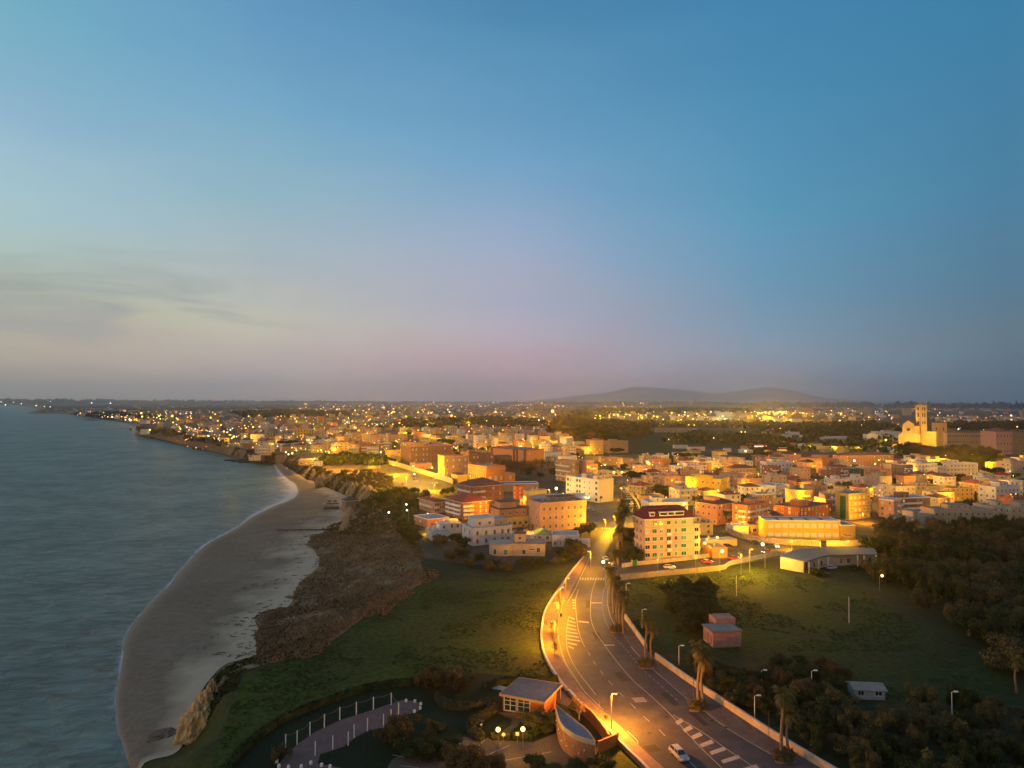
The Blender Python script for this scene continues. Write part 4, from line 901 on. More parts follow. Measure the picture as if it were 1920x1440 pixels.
# ---------------------------------------------------------------- table of the other blocks, near to far
# (label, cx, cy, ang, ytop, xr, xl or -depth, wall, floors, style, roof, extras)
TB = [
('beige house with a blue-grey roof terrace just right of the pink block of flats', 1303,1004,4,983,1337,-12,'paleyellow',2,'win','bluegrey','t'),
('small orange brick kiosk beside the bright lamp of the parking lot', 1336,1047,8,1028,1364,1331,'orange',1,'none','flat',''),
('low shop with a lit yellow canopy wall between the pink flats and the parking lot', 1318,1028,18,1016,1382,-6,'paleyellow',1,'none','white',''),
('long low white house with a lit yellow gable below the bright roof lamp', 1217,967,6,944,1290,-16,'white',2,'win','white','t'),
('pink house with terraces and a rooftop room, left of the pink pair', 1194,924,10,900,1240,1187,'pink',3,'balc','flat','t'),
('rose pink block with long balconies, right of the pink pair', 1246,925,9,894,1291,1235,'rose',3,'balc','flat','t'),
('bright yellow three-storey building with a rounded corner balcony', 1352,934,50,900,1368,1285,'yellow',3,'balc2','palegrey','t'),
('white and brown house with a brown roof edge below the two palms', 1345,985,36,947,1378,1304,'salmon',3,'balc','browntile','t'),
('brick-orange balcony block with a street lamp on its front', 1402,992,40,950,1440,1374,'orange',4,'balcr','flat','t'),
('grey-beige low workshop left of the long yellow building', 1408,1001,2,985,1436,-10,'tan',1,'winw','dark',''),
('beige house with teal shutters behind the brick-orange block', 1440,957,8,937,1468,1434,'cream',2,'teal','palegrey','t'),
('white flat-roofed house with broad white parapet and brown storeys', 1455,936,38,913,1480,1417,'white',2,'balc','palegrey',''),
('white flat-topped block with terraces, left above the yellow building', 1270,893,14,876,1320,1254,'white',3,'balc','palegrey','t'),
('small white two-tier house at the edge of the allotments', 1316,878,12,864,1350,1301,'white',2,'win','palegrey','t'),
('dark roofed house with yellow ground floor above the yellow building', 1372,896,14,879,1418,1357,'yellow',2,'balc','browntile',''),
('brown roofed beige house right of the bright yellow building', 1402,921,16,904,1432,1391,'beige',2,'win','browntile',''),
('small cream house with four windows at the right foot of the yellow building', 1372,934,10,919,1391,1366,'cream',2,'win','palegrey',''),
('dark red brick flats with a stair tower behind the long yellow building', 1500,977,10,955,1560,1449,'red',3,'win','dark','t'),
('white and orange balcony block in the row below the fuel station', 1438,894,10,868,1486,1425,'white',3,'balc','palegrey','t'),
('cream small flats beside the dark trees below the fuel station', 1448,865,8,850,1464,1425,'cream',3,'win','flat','t'),
('orange lit five-storey flats with a shaded grey side, centre right of town', 1541,888,30,862,1571,1500,'orange',4,'win','flat','t'),
('long brown block with bright floodlights behind the green netted pitch', 1575,876,8,855,1676,-12,'brick',4,'win','browntile',''),
('coral pink block of flats right of the green netted pitch', 1659,905,28,882,1671,1620,'salmon',3,'win','flat','t'),
('brown and white balcony flats behind the coral pink block', 1694,903,18,872,1712,1672,'brown',4,'balc','palegrey','t'),
('broad white balcony flats right of the brown and white ones', 1722,902,20,871,1758,1700,'white',4,'balc','palegrey','t'),
('grey-beige terraced block on the slope below the convent wood', 1710,871,8,856,1745,1694,'beige',3,'balc','flat','t'),
('long white house with dark shadow bands of balconies below the convent wood', 1775,892,8,870,1834,1762,'white',3,'balc','palegrey','t'),
('yellow lit block at the left of the cream blocks on the right edge', 1862,886,8,869,1876,1857,'yellow',3,'win','flat',''),
('tall cream block with stepped roof at the right edge of town', 1895,900,35,868,1925,1876,'cream',4,'win','flat','t'),
('pale block stretching out of the frame at the right edge', 1912,886,12,860,1960,1895,'cream',5,'win','flat','t'),
('yellow three-storey building with a roof room and dark windows, right of centre', 1710,934,12,914,1768,1699,'paleyellow',3,'win','flat','t'),
('cream projecting wing of the yellow three-storey building', 1752,950,16,926,1790,1742,'cream',3,'win','flat',''),
('yellow house with green shutters lit by a wall lamp on the right', 1784,940,10,917,1826,1772,'yellow',3,'green','flat',''),
('white stepped block with a blue roof part on the right', 1868,948,20,915,1912,1835,'palewhite',3,'win','bluegrey','t'),
('olive octagonal block behind green scaffolding netting', 1592,975,24,928,1632,1572,'olive',4,'bands','bluegrey',''),
('white and red balcony flats right of the olive octagonal block', 1672,965,14,936,1744,1646,'red',3,'balc','palegrey','t'),
('sand-coloured block with a blank lit end wall above the wood', 1701,997,34,975,1756,1669,'cream',3,'win','flat','t'),
('long beige low block with green shutters above the dark wood', 1752,985,4,957,1862,1735,'beige',2,'green','flat','t'),
('beige row behind the dark wood at the right edge', 1862,983,6,952,1905,-14,'cream',3,'win','flat','t'),
('cream corner block cut by the right edge above the wood', 1896,985,6,955,1960,-14,'beige',3,'win','palegrey','t'),
('white low house group left one behind the olive block', 1560,917,10,900,1594,1545,'palewhite',2,'win','palegrey','t'),
('white low house group right one behind the olive block', 1600,915,14,898,1634,1590,'palewhite',2,'win','white','t'),
('grey-white low house below the coral pink block', 1652,931,10,915,1698,1641,'white',2,'balc','palegrey','t'),
('orange-brown house right of the tall dark conifer', 1524,943,16,913,1552,1513,'tan',3,'balc','flat','t'),
('cream narrow block left of the olive octagonal block', 1556,951,20,928,1569,1549,'cream',3,'win','flat',''),
('broad dark barn roof behind the tall dark conifer', 1512,912,-4,904,1562,-20,'grey',1,'none','dark',''),
('yellow small house left of the tall dark conifer', 1478,909,10,896,1500,1472,'paleyellow',2,'win','flat',''),
('white balcony house left of the tall conifer', 1424,934,-4,915,1482,-14,'white',2,'balc','palegrey',''),
('orange roofed low house right of the lamp-lit white terraces', 1486,892,6,879,1530,-14,'ochre',1,'win','dark',''),
('brick low flats with a brown roof left of the long yellow school', 1447,1000,-2,968,1470,-12,'brick',2,'win','dark',''),
('white house with a car port at the left of the mural wall', 1375,1002,4,988,1404,-9,'white',1,'winw','palegrey',''),
('white depot with a grey roof beside the road into town', 1202,944,4,930,1245,-10,'tan',1,'win','dark',''),
('lamp-lit beige petrol pavilion at the head of the main road', 1150,893,2,885,1184,-9,'paleyellow',1,'winw','palegrey',''),
('low cream house beneath the roof lamps near the main road', 1122,899,6,885,1148,-12,'cream',2,'win','palegrey',''),
('yellow-lit house row on the left of the road into town', 1128,873,6,858,1158,-14,'tan',2,'win','flat',''),
('tower-like beige house with a yellow lit yard in the middle distance', 1107,852,18,826,1132,1099,'tan',4,'win','flat','t'),
('broad beige house with yellow floodlit garden in the middle distance', 1144,850,12,828,1178,1133,'tan',3,'win','flat','t'),
('long pale school block on the green rise in the distance', 1230,811,-3,803,1316,-16,'tan',2,'win','browntile',''),
('long white allotment building on the field', 1291,845,-3,838,1322,-10,'white',1,'winw','browntile',''),
('white shed left of the long allotment building', 1264,841,0,835,1290,-8,'white',1,'none','palegrey',''),
('small white hut right of the allotment buildings', 1358,847,0,841,1371,-6,'palewhite',1,'none','palegrey',''),
('low white farm sheds below the allotments', 1262,854,-3,850,1300,-9,'white',1,'none','palegrey',''),
('wide blue-white warehouse roof beside the running track', 1190,871,2,863,1216,-14,'grey',1,'none','bluegrey',''),
('brown cube house next to the wide warehouse roof', 1168,878,14,861,1188,1158,'tan',3,'win','flat',''),
('long yellow floodlit hotel block near the coast', 552,821,14,806,589,541,'yellow',3,'bigw','flat',''),
('small yellow lit tower right of the long floodlit hotel', 597,811,8,803,601,-7,'yellow',2,'none','flat',''),
('orange lit rounded block in the left half of town', 597,793,10,781,608,594,'orange',4,'win','flat',''),
('long pink block beside the brightest far lamp', 660,792,6,785,689,-14,'pink',3,'win','flat',''),
('ochre lit pair of blocks in the far left of town', 476,793,6,785,495,-12,'ochre',3,'win','flat',''),
('white blocks of flats with tall windows above the coastal road', 600,839,12,826,612,597,'palewhite',4,'win','flat','t'),
('white narrow flats right of the white coastal block', 615,836,12,824,629,613,'palewhite',4,'balc','flat','t'),
('low brick flats with white balconies behind the coastal road', 676,850,8,834,705,664,'brick',3,'balc','palegrey','t'),
('pink flats behind the low brick balcony flats', 712,846,10,832,735,706,'brown',3,'balc','flat','t'),
('white cube house beside the orange-lit wall of the car park', 738,866,30,856,751,729,'paleyellow',2,'none','palegrey',''),
('yellow lit low house behind the car park wall', 727,858,20,846,752,722,'yellow',2,'winw','flat',''),
('low orange gatehouse behind the bright fountain-like lamp', 776,880,12,870,810,768,'salmon',1,'win','flat',''),
('large beach club with a glazed front on the shore', 466,863,-2,854,482,-10,'cream',2,'winw','browntile',''),
('tiered beach hotel with terraces above the shore', 478,853,4,836,508,-16,'cream',3,'balc','palegrey',''),
('white building on the far rocky point', 263,814,6,806,276,-12,'palewhite',2,'win','flat',''),
('beach restaurant with an orange lit terrace at the start of the sand', 560,872,6,862,598,-14,'tan',1,'winw','palegrey',''),
('white-walled cliff house with stepped ramps over the sand', 584,874,8,866,604,-10,'white',2,'win','palegrey',''),
('tall beige flats on the skyline near the centre', 1000,769,8,758,1021,-16,'tan',6,'none','flat',''),
('long pink flats right of the skyline tower', 1022,766,4,760,1070,-16,'pink',4,'none','flat',''),
('bright yellow floodlit depot left of the long avenue', 984,778,4,771,1010,-16,'yellow',2,'none','flat',''),
('white lit pavilion with tall windows in the distance on the right', 1344,783,0,773,1371,-14,'palewhite',1,'bigw','white',''),
('distant pink flats above the pine wood, left of the floodlit yard', 1203,768,2,760,1262,-20,'pink',4,'none','flat',''),
('ruined brick cube at the left edge of the floodlit yard', 1417,771,0,762,1430,-20,'tan',5,'none','flat',''),
('long pink apartment row behind the floodlit yard', 1500,774,2,764,1600,-20,'pink',4,'none','flat',''),
('distant beige apartment row left of the bell tower', 1610,775,2,766,1680,-20,'beige',4,'none','flat',''),
('square pale tower block just left of the bell tower', 1695,779,10,767,1709,1692,'beige',6,'none','flat',''),
('white cubic house with terraces left of the church', 1642,828,10,810,1690,1633,'palewhite',3,'win','palegrey','t'),
('lower white cubic house further left of the church', 1625,833,8,815,1646,1618,'palewhite',2,'win','palegrey','t'),
('pale villa with a pyramid roof among trees in the distance', 1545,832,6,822,1600,-14,'grey',2,'win','HP',''),
('long white farm hall in the trees left of the church', 1525,802,2,795,1562,-12,'palewhite',1,'none','flat',''),
('low white-roofed sheds beside the orange lamp on the right', 1465,811,2,805,1560,-12,'grey',1,'none','palegrey',''),
]
for row in TB:
    lab, cx_, cy_, an, yt, xr, xl, wc, fl, sty, rf, ex = row
    if yt > cy_-5: yt = cy_-5
    nm_ = 'apartment_block' if any(k in lab for k in ('flats', 'block', 'apartment')) else 'house'
    for k, v in (('kiosk', 'kiosk'), ('shop', 'shop'), ('workshop', 'workshop'), ('shed', 'shed'), ('hut', 'hut'), ('hotel', 'hotel'), ('warehouse', 'warehouse'), ('school', 'school'), ('barn', 'barn'), ('depot', 'depot'), ('pavilion', 'pavilion'), ('restaurant', 'restaurant'), ('club', 'beach_club'), ('gatehouse', 'gatehouse')):
        if (' '+k+' ') in ' '+lab+' ' and nm_ == 'house': nm_ = v
    b = Bld(nm_, lab, nm_.replace('_', ' '), cx_, cy_, an, yt, xr=xr, xl=(xl if xl > 0 else None), lv=(-xl if xl < 0 else None), wall=wc)
    if xl > 0 and b.Lv < 9: b.Lv = 9 if b.Lu < 25 else 11
    b.body()
    if rf in ('HP', 'browntile', 'tile'): b.hip('palegrey' if rf == 'HP' else rf, ov=.5)
    else: b.flat(rf, .7 if fl > 1 else .3, (M_white if sty.startswith('balc') and wc in ('white', 'brown', 'red') else None))
    if lab.startswith('olive octagonal'):
        for z in (.25, .5, .75): MB().box(-.12, -.12, b.H*z, b.Lu+.02, -.002, b.H*z+.5).build('floor_band', wallm('brown'), b.root)
        MB().box(-.6, b.Lv*.2, 0, -.25, b.Lv*.6, b.H-1).build('scaffold_netting', mat('green_netting', (.03, .13, .05), var=.5, scale=.5), b.root)
        b.rows('r', 5, 4, kinds=('white', 'dark'))
    if sty == 'win': dress(b, fl)
    elif sty == 'balc': dress(b, fl, 'balc')
    elif sty == 'balc2': dress(b, fl, kinds=('green', 'dark', 'teal')); b.balc('r', .2, b.Lu-.2, range(1, fl), nf=fl, m=b.wm); b.balc('l', .1, b.Lv*.25, range(1, fl), nf=fl, m=b.wm)
    elif sty == 'balcr': dress(b, fl, kinds=('dark', 'white')); b.balc('l', .1, b.Lv*.5, range(1, fl), nf=fl); b.balc('r', .1, b.Lu*.45, range(1, fl), nf=fl); b.balc('r', b.Lu*.55, b.Lu-.1, range(1, fl), nf=fl)
    elif sty == 'teal': dress(b, fl, kinds=('teal', 'dark'))
    elif sty == 'green': dress(b, fl, kinds=('green', 'dark'))
    elif sty == 'winw': b.rows('r', max(2, int(b.Lu/5)), fl, w=1.8, h=1.6, kinds=('white', 'dark'))
    elif sty == 'bigw': b.rows('r', max(4, int(b.Lu/5)), fl, w=1.8, h=3, kinds=('dark',))
    if 't' in ex and b.H > 4: x0 = rnd.uniform(.1, .45); b.top(x0, .25, x0+rnd.uniform(.2, .4), .75, rnd.uniform(2.4, 3.2))
    if cy_ > 870 and rf not in ('HP', 'browntile', 'tile'): b.bits(2)

# green netted pitch
p = at(1575, 894); q = at(1627, 892); gt = empty('netted_pitch', (p.x, p.y, 0), 'green netted sports pitch under floodlights in front of the long brown block', 'sports pitch')
w_ = q.x-p.x; M_net = mat('green_net', (.04, .12, .09), var=.4)
for k in range(6):
    MB().tube([(w_*k/5, 0, 0), (w_*k/5, 0, 7)], .12, 5).build('net_post', M_metal, gt)
pr = MB(); n = 10
for i in range(n+1):
    t = math.pi*i/n; pr.v += [(w_/2-w_/2*math.cos(t), 0, 2+5.5*math.sin(t)), (w_/2-w_/2*math.cos(t), 22, 2+5.5*math.sin(t)), (w_/2-w_/2*math.cos(t), .0, 0), (w_/2-w_/2*math.cos(t), 22, 0)]
for i in range(n): pr.f += [(4*i, 4*i+4, 4*i+5, 4*i+1), (4*i+2, 4*i+6, 4*i+4, 4*i), (4*i+1, 4*i+5, 4*i+7, 4*i+3)]; pr.m += [0, 0, 0]
pr.build('net_cover', M_net, gt)

# ---------------------------------------------------------------- church and convent
M_ch = mat('church_stone', (.58, .44, .26), var=.2, scale=.2)
f0 = at(1685, 839); D0 = f0.y; upx = D0/FPX
rt = empty('church', (f0.x, f0.y, 0), 'floodlit pale church with a gabled facade, rose window and arched doors', 'church', R(-42))
W = 35*upx
def P2(w, h): return (w*W, h*upx)
fac = [(0, -.5), (W, -.5), (W, 24*upx), (W*.72, 30*upx), (W*.72, 44*upx), (W*.47, 51*upx), (W*.22, 44*upx), (W*.22, 30*upx), (0, 24*upx)]
mb = MB(); n = len(fac); mb.v = [(x, 0, z) for x, z in fac]+[(x, 2.0, z) for x, z in fac]
for t in tessellate_polygon([[Vector((x, z, 0)) for x, z in fac]]): mb.f += [tuple(t), tuple(n+k for k in reversed(t))]; mb.m += [0, 0]
for i in range(n): mb.f.append((i, (i+1) % n, n+(i+1) % n, n+i)); mb.m.append(0)
mb.build('facade', M_ch, rt)
MB().box(W*.22, 2.01, 0, W*.72, 48, 40*upx).build('nave', M_ch, rt); MB().box(0.5, 2.01, 0, W-.5, 46, 23*upx).build('aisle', M_ch, rt)
mb = MB(); a0, a1 = W*.2, W*.74; zz = 40*upx
mb.v = [(a0, 2, zz), (a1, 2, zz), ((a0+a1)/2, 2, zz+7*upx), (a0, 48, zz), (a1, 48, zz), ((a0+a1)/2, 48, zz+7*upx)]; mb.f = [(0, 1, 2), (5, 4, 3), (0, 2, 5, 3), (1, 4, 5, 2), (0, 3, 4, 1)]; mb.m = [0]*5
mb.build('roof', roofm('browntile'), rt)
def ring(r, z, x, th, nm, m, dep=-.5):
    mb = MB(); 
    mb.tube([(x+r*math.cos(t), dep, z+r*math.sin(t)) for t in [2*math.pi*k/20 for k in range(21)]], th, 6); return mb.build(nm, m, rt)
ring(4.2*upx, 34*upx, W*.47, .4, 'rose_window', M_white)
MB().tube([(W*.47, -.1, 34*upx), (W*.47, -.3, 34*upx)], 3.6*upx, 16).build('rose_glass', M_glass, rt)
for x, w_, h_ in ((W*.47, 3.0, 13), (W*.14, 1.8, 9), (W*.84, 1.8, 9)):
    MB().box(x-w_*upx, -.25, 0, x+w_*upx, -.02, h_*upx*.75).tube([(x, -.02, h_*upx*.75), (x, -.22, h_*upx*.75)], w_*upx, 14).build('door', M_shb, rt)
for x in (.02, .22, .72, .98): MB().box(x*W-.7, -.8, 0, x*W+.7, -.01, (24 if x in (.02, .98) else 42)*upx).build('buttress', M_ch, rt)
MB().box(W, 10, 0, W*1.0+24*upx, 24, 30*upx).build('transept', M_ch, rt)
FOOT.append((f0.x+20, f0.y+20, 70))
CH = (f0.copy(), W, R(-42))
t0 = at(1727, 838); rt = empty('bell_tower', (t0.x, t0.y, 0), 'tall square floodlit bell tower with a statue on top beside the church', 'bell tower', R(8))
tw = 13*upx; th = 79*upx
MB().box(0, 0, -.5, tw, tw, th).build('shaft', M_ch, rt)
for z in (.2, .45, .68, .86, .985): MB().box(-.35, -.35, th*z, tw+.35, tw+.35, th*z+.8).build('cornice', M_ch, rt)
for z, h_ in ((.55, 4), (.72, 6), (.88, 5)):
    for k in (.33, .66): MB().box(tw*k-.8, -.15, th*z, tw*k+.8, -.01, th*z+h_).build('belfry_window', M_glass, rt)
    MB().box(-.15, tw*.35, th*z, -.01, tw*.65, th*z+h_).build('belfry_window', M_glass, rt)
sx_, sy_ = tw/2, tw/2; M_gold = mat('gilded_copper', (.5, .38, .2), metal=.2, rough=.5)
mb = MB(); mb.box(sx_-3, sy_-3, th+.8, sx_+3, sy_+3, th+2.2).tube([(sx_, sy_, th+2.2), (sx_, sy_, th+4.5), (sx_, sy_, th+7), (sx_, sy_, th+8.6)], [1.6, 1.1, 1.0, .5], 10).ball((sx_, sy_, th+9.2), .75).tube([(sx_-2, sy_, th+7.6), (sx_, sy_, th+7.9), (sx_+2, sy_, th+8.6)], .35, 6)
mb.build('statue', M_gold, rt)
b = Bld('convent', 'long brown convent wing with two rows of small windows right of the bell tower', 'convent', 1776, 846, -3, 812, xr=1866, lv=9, wall='tan'); b.body(); b.hip('browntile', ov=.6); b.rows('r', 22, 3, w=1.6, h=2.6, z=3, kinds=('dark', 'dark', 'brown'))
b = Bld('convent_church_apse', 'tall brown brick apse block between the bell tower and convent wing', 'convent', 1750, 836, -22, 793, xr=1776, lv=12, wall='tan'); b.body(); b.hip('browntile', ov=.5); b.rows('r', 2, 2, w=1.6, h=5, z=6)
b = Bld('convent_pavilion', 'pink end pavilion of the convent with a low hipped roof', 'convent', 1868, 852, 5, 810, xr=1899, lv=26, wall='rose'); b.body(); b.hip('browntile', ov=.6); b.rows('r', 5, 3, w=1.6, h=2.6, z=3)
b = Bld('convent', 'grey-brown convent wing cut by the right edge of the picture', 'convent', 1900, 852, 5, 812, xr=1960, lv=20, wall='brown'); b.body(); b.hip('browntile', ov=.6); b.rows('r', 9, 3, w=1.6, h=2.6, z=3)
wall_line('lit_yard_wall', [(1495,843),(1590,842),(1686,839)], 5, .6, wallm('paleyellow'), 'long yellow lit wall between the fuel station and the church', 'wall')
# fuel station
p = at(1417, 845); rt = empty('fuel_station', (p.x, p.y, 0), 'red and white lit fuel station canopy left of the long lit wall', 'fuel station')
cw = 22*p.y/FPX
MB().box(0, 0, 5.2, cw, 12, 6.4).build('canopy', emis('canopy_light', (1, .75, .6), 2.0), rt); MB().box(-.2, -.2, 6.4, cw+.2, 12.2, 7.2).build('canopy_edge', emis('red_sign_light', (1, .03, .03), 1.0), rt)
for x in (.15, .85): MB().box(cw*x-.3, 5, 0, cw*x+.3, 6, 5.2).build('column', M_white, rt)
p = at(1440, 847); MB_ = MB().box(0, 0, 0, 30, 8, 5); rt = empty('station_shop', (p.x, p.y, 0), 'red fronted shop of the fuel station', 'shop'); MB_.build('wall', mat('red_cladding', (.5, .02, .02)), rt); MB().box(-.3, -.3, 5, 30.3, 8.3, 5.5).build('roof', M_white, rt); MB().box(3, -.1, 1, 27, -.01, 3.5).build('shop_window', M_lit, rt)
# walls
M_yw = mat('retaining_stone', (.5, .4, .22), var=.25)
wall_line('car_park_wall', [(681,857),(720,868),(776,884),(840,904),(848,908)], 4.2, .8, M_yw, 'long yellow lit retaining wall climbing beside the floodlit car park', 'wall', cap=M_conc)
M_mural = mat('mural_paint', (.62, .5, .3), c2=(.25, .12, .08), scale=1.6)
wall_line('mural_wall', [(1364,999),(1385,1008),(1420,1016),(1470,1021),(1537,1024)], 2.6, .35, M_mural, 'low wall painted with a busy mural in front of the long yellow building', 'wall', cap=M_conc)
wall_line('forecourt_wall', [(1550,1024),(1600,1024),(1655,1018)], 2.6, .35, wallm('cream'), 'plain cream wall continuing the mural wall to the right', 'wall', cap=M_conc)
wall_line('curved_street_wall', [(1172,920),(1188,934),(1197,948),(1200,962)], 2.0, .4, wallm('paleyellow'), 'yellow lit curved wall beside the parked cars near the roundabout', 'wall')
# breakwater and pier, beach huts
def rocks(name, pts, label, n, s=1.6):
    mb = MB(); A = pl_z(pts, ZS)
    for i in range(n):
        p = A[rnd.randrange(len(A))]; mb.ball((p.x+rnd.gauss(0, s*2), p.y+rnd.gauss(0, s*2), ZS+rnd.uniform(0, .8)), rnd.uniform(.6, 1.4)*s, seg=6, rings=4, sq=(1, .8, .6))
    return tag(mb.build(name, mat('dark_rock', (.07, .065, .06), var=.5, scale=.5)), label, 'breakwater')
def pl_z(pts, z): return [Vector((p.x, p.y)) for p in catmull([at(x, y, z) for x, y in pts], 6)]
rocks('breakwater', [(364,842),(380,843.5),(398,844)], 'thin dark rock breakwater off the far houses', 70, 2.2)
rocks('breakwater', [(428,864),(444,865),(460,868)], 'dark rock breakwater lying off the glazed beach club', 70, 1.8)
rocks('breakwater', [(163,787.5),(180,788.3)], 'tiny dark rock bar near the far headland', 20, 3)
a, c = at(518, 998, ZB-1), at(652, 990, ZB+1); d = (c-a)
rt = empty('pipe_jetty', (a.x, a.y, ZB-.6), 'long dark pipe jetty lying across the beach towards the cliff', 'jetty', math.atan2(d.y, d.x))
MB().box(0, -.5, .7, d.xy.length, .5, 1.1).build('deck', mat('dark_timber', (.04, .035, .03)), rt)
for k in range(10): MB().box(d.xy.length*(k+.5)/10-.15, -.35, -1.2, d.xy.length*(k+.5)/10+.15, .35, .7).build('pile', M_bark, rt)
a = at(607, 953, ZB+.3); rt = empty('beach_bar', (a.x, a.y, a.z), 'dark timber beach bar with thatched umbrellas on the sand', 'beach bar', R(4)); bw = 26*a.y/FPX/1.0
M_tim = mat('beach_timber', (.10, .07, .055))
MB().box(0, 0, -.5, bw, 5, .5).build('deck', M_tim, rt); MB().box(bw*.1, 1, 2.6, bw, 6, 3.0).build('roof', M_tim, rt)
for k in range(6): MB().box(bw*k/5.3, .4, .5, bw*k/5.3+.2, .6, 2.6).build('post', M_tim, rt)
for k in range(2):
    x = bw*(.35+.4*k); mb = MB(); mb.tube([(x, 3, 3.0), (x, 3, 4.3)], .08, 5); mb.tube([(x, 3, 4.2), (x, 3, 5.2)], [1.9, .1], 10); mb.build('thatched_umbrella', M_tim, rt)
b = Bld('beach_changing_house', 'grey shingled beach house at the foot of the cliff beside the beach bar', 'beach house', 648, 962, 30, 940, xr=668, lv=9, wall='brown', z0=ZB); b.body(); b.hip('dark', 2)


# ================================================================ PLANTS
def leafm(name, c, c2): return mat(name, c, c2=c2, rough=.9, var=.3, scale=.35, spec=.1)
M_leaf = leafm('dark_foliage', (.055, .070, .024), (.018, .026, .010))
M_leafb = leafm('brownish_foliage', (.135, .095, .045), (.06, .044, .022))
M_leafo = leafm('olive_foliage', (.125, .105, .045), (.048, .046, .02))
M_pine = leafm('pine_foliage', (.035, .045, .022), (.016, .022, .012))
M_hedge = leafm('hedge_foliage', (.07, .06, .03), (.04, .036, .018))
M_bare = leafm('bare_twigs', (.15, .09, .055), (.09, .055, .035))
def leafcloud(blobs, n, s, mb=None, seed=0, mi=0, shell=.35, up=.35):
    """many small leaf clumps spread through the volume of some uneven blobs"""
    r_ = random.Random(seed); mb = mb or MB(); tot = sum(b[3] for b in blobs)
    for (x, y, z, r, sz) in [(b[0], b[1], b[2], b[3], b[4]) for b in blobs]:
        for i in range(int(n*r/tot)):
            while True:
                d = Vector((r_.uniform(-1, 1), r_.uniform(-1, 1), r_.uniform(-1, 1)))
                l = d.length
                if .05 < l < 1: break
            d = d/l*(l**shell)*(1+.18*r_.gauss(0, 1))
            p = Vector((x+d.x*r, y+d.y*r, z+d.z*r*sz))
            nrm = (d+Vector((r_.gauss(0, .6), r_.gauss(0, .6), r_.gauss(0, .6)+up))).normalized()
            a = nrm.orthogonal().normalized(); b_ = nrm.cross(a); th = r_.uniform(0, 6.28); a, b_ = a*math.cos(th)+b_*math.sin(th), b_*math.cos(th)-a*math.sin(th)
            k = s*r_.uniform(.6, 1.4)
            mb.quad(p-a*k-b_*k*.5, p+a*k*.8-b_*k*.7, p+a*k+b_*k*.6, p-a*k*.7+b_*k*.8, mi)
    return mb
def tree_proto(kind, seed):
    r_ = random.Random(seed); tr = MB()
    if kind == 'bush':      # broad evergreen 8 m tree, crown to the ground
        blobs = [(r_.gauss(0, 2.2), r_.gauss(0, 2.2), r_.uniform(2.2, 6.0), r_.uniform(1.0, 2.1), .9) for _ in range(14)]
        cr = leafcloud(blobs, 9000, .15, seed=seed)
        tr.tube([(0, 0, -.3), (.2, .1, 1.5), (.1, .3, 3.5), (.4, .1, 5.5)], [.4, .32, .22, .08], 7)
        for b in blobs[:6]: tr.tube([(.2, .1, 1.6), (b[0]*.6, b[1]*.6, b[2]*.7), (b[0], b[1], b[2])], [.2, .12, .04], 5)
    elif kind == 'plume':   # tamarisk / willow like, hanging plumes
        blobs = [(r_.gauss(0, 1.8), r_.gauss(0, 1.8), r_.uniform(2.5, 6.3), r_.uniform(.6, 1.2), 2.1) for _ in range(20)]
        cr = leafcloud(blobs, 9500, .13, seed=seed, up=0)
        tr.tube([(0, 0, -.3), (-.2, .1, 2), (.1, -.2, 4.5)], [.35, .25, .1], 7)
        for b in blobs[:8]: tr.tube([(-.1, .1, 1.2), (b[0]*.6, b[1]*.6, b[2]*.6), (b[0], b[1], b[2]+1)], [.18, .1, .03], 5)
    elif kind == 'pine':    # umbrella pine 12 m
        blobs = [(r_.gauss(0, 2.6), r_.gauss(0, 2.6), 10+r_.uniform(-.7, .9), r_.uniform(1.8, 2.8), .5) for _ in range(9)]
        cr = leafcloud(blobs, 900, .55, seed=seed)
        tr.tube([(0, 0, -.3), (.3, 0, 4), (.1, .2, 7), (0, 0, 9.4)], [.4, .32, .26, .15], 6)
        for b in blobs[:6]: tr.tube([(.1, .2, 6.8), (b[0]*.6, b[1]*.6, 8.8), (b[0], b[1], b[2])], [.18, .12, .05], 5)
    elif kind == 'round':   # town tree 7 m
        blobs = [(r_.gauss(0, 1.3), r_.gauss(0, 1.3), r_.uniform(3.2, 5.8), r_.uniform(1.4, 2.1), .9) for _ in range(6)]
        cr = leafcloud(blobs, 700, .42, seed=seed)
        tr.tube([(0, 0, -.3), (.1, 0, 2), (0, .1, 4.5)], [.25, .2, .08], 6)
        for b in blobs[:4]: tr.tube([(.1, 0, 2), (b[0], b[1], b[2])], [.12, .04], 5)
    elif kind == 'cypress':
        blobs = [(0, 0, 1.5+k*1.35, max(.35, 1.25-.11*k), 1.5) for k in range(8)]
        cr = leafcloud(blobs, 1300, .25, seed=seed)
        tr.tube([(0, 0, -.3), (0, 0, 9)], [.25, .05], 6)
    elif kind == 'bare':
        blobs = [(r_.gauss(0, 1.4), r_.gauss(0, 1.4), r_.uniform(3.5, 6.5), r_.uniform(1.0, 1.6), 1) for _ in range(7)]
        cr = leafcloud(blobs, 900, .12, seed=seed)
        tr.tube([(0, 0, -.3), (.1, 0, 2.2)], [.2, .15], 6)
        for b in blobs: tr.tube([(.1, 0, 2.1), (b[0]*.5, b[1]*.5, b[2]*.75), (b[0], b[1], b[2]+1)], [.12, .07, .02], 5)
    elif kind == 'conifer':  # tiered araucaria 14 m
        blobs = []
        for k in range(11):
            z = 2.4+k*1.1; rr = 3.4*(1-k/12)
            for j in range(6): t = 2*math.pi*(j+.5*(k % 2))/6; blobs.append((rr*.55*math.cos(t), rr*.55*math.sin(t), z, rr*.5, .3))
            tr.tube([(0, 0, z-.2), (rr*.9, 0, z)], [.08, .03], 4); tr.tube([(0, 0, z-.2), (-rr*.9, 0, z)], [.08, .03], 4)
        cr = leafcloud(blobs, 2200, .22, seed=seed)
        tr.tube([(0, 0, -.3), (0, 0, 14.6)], [.35, .05], 7)
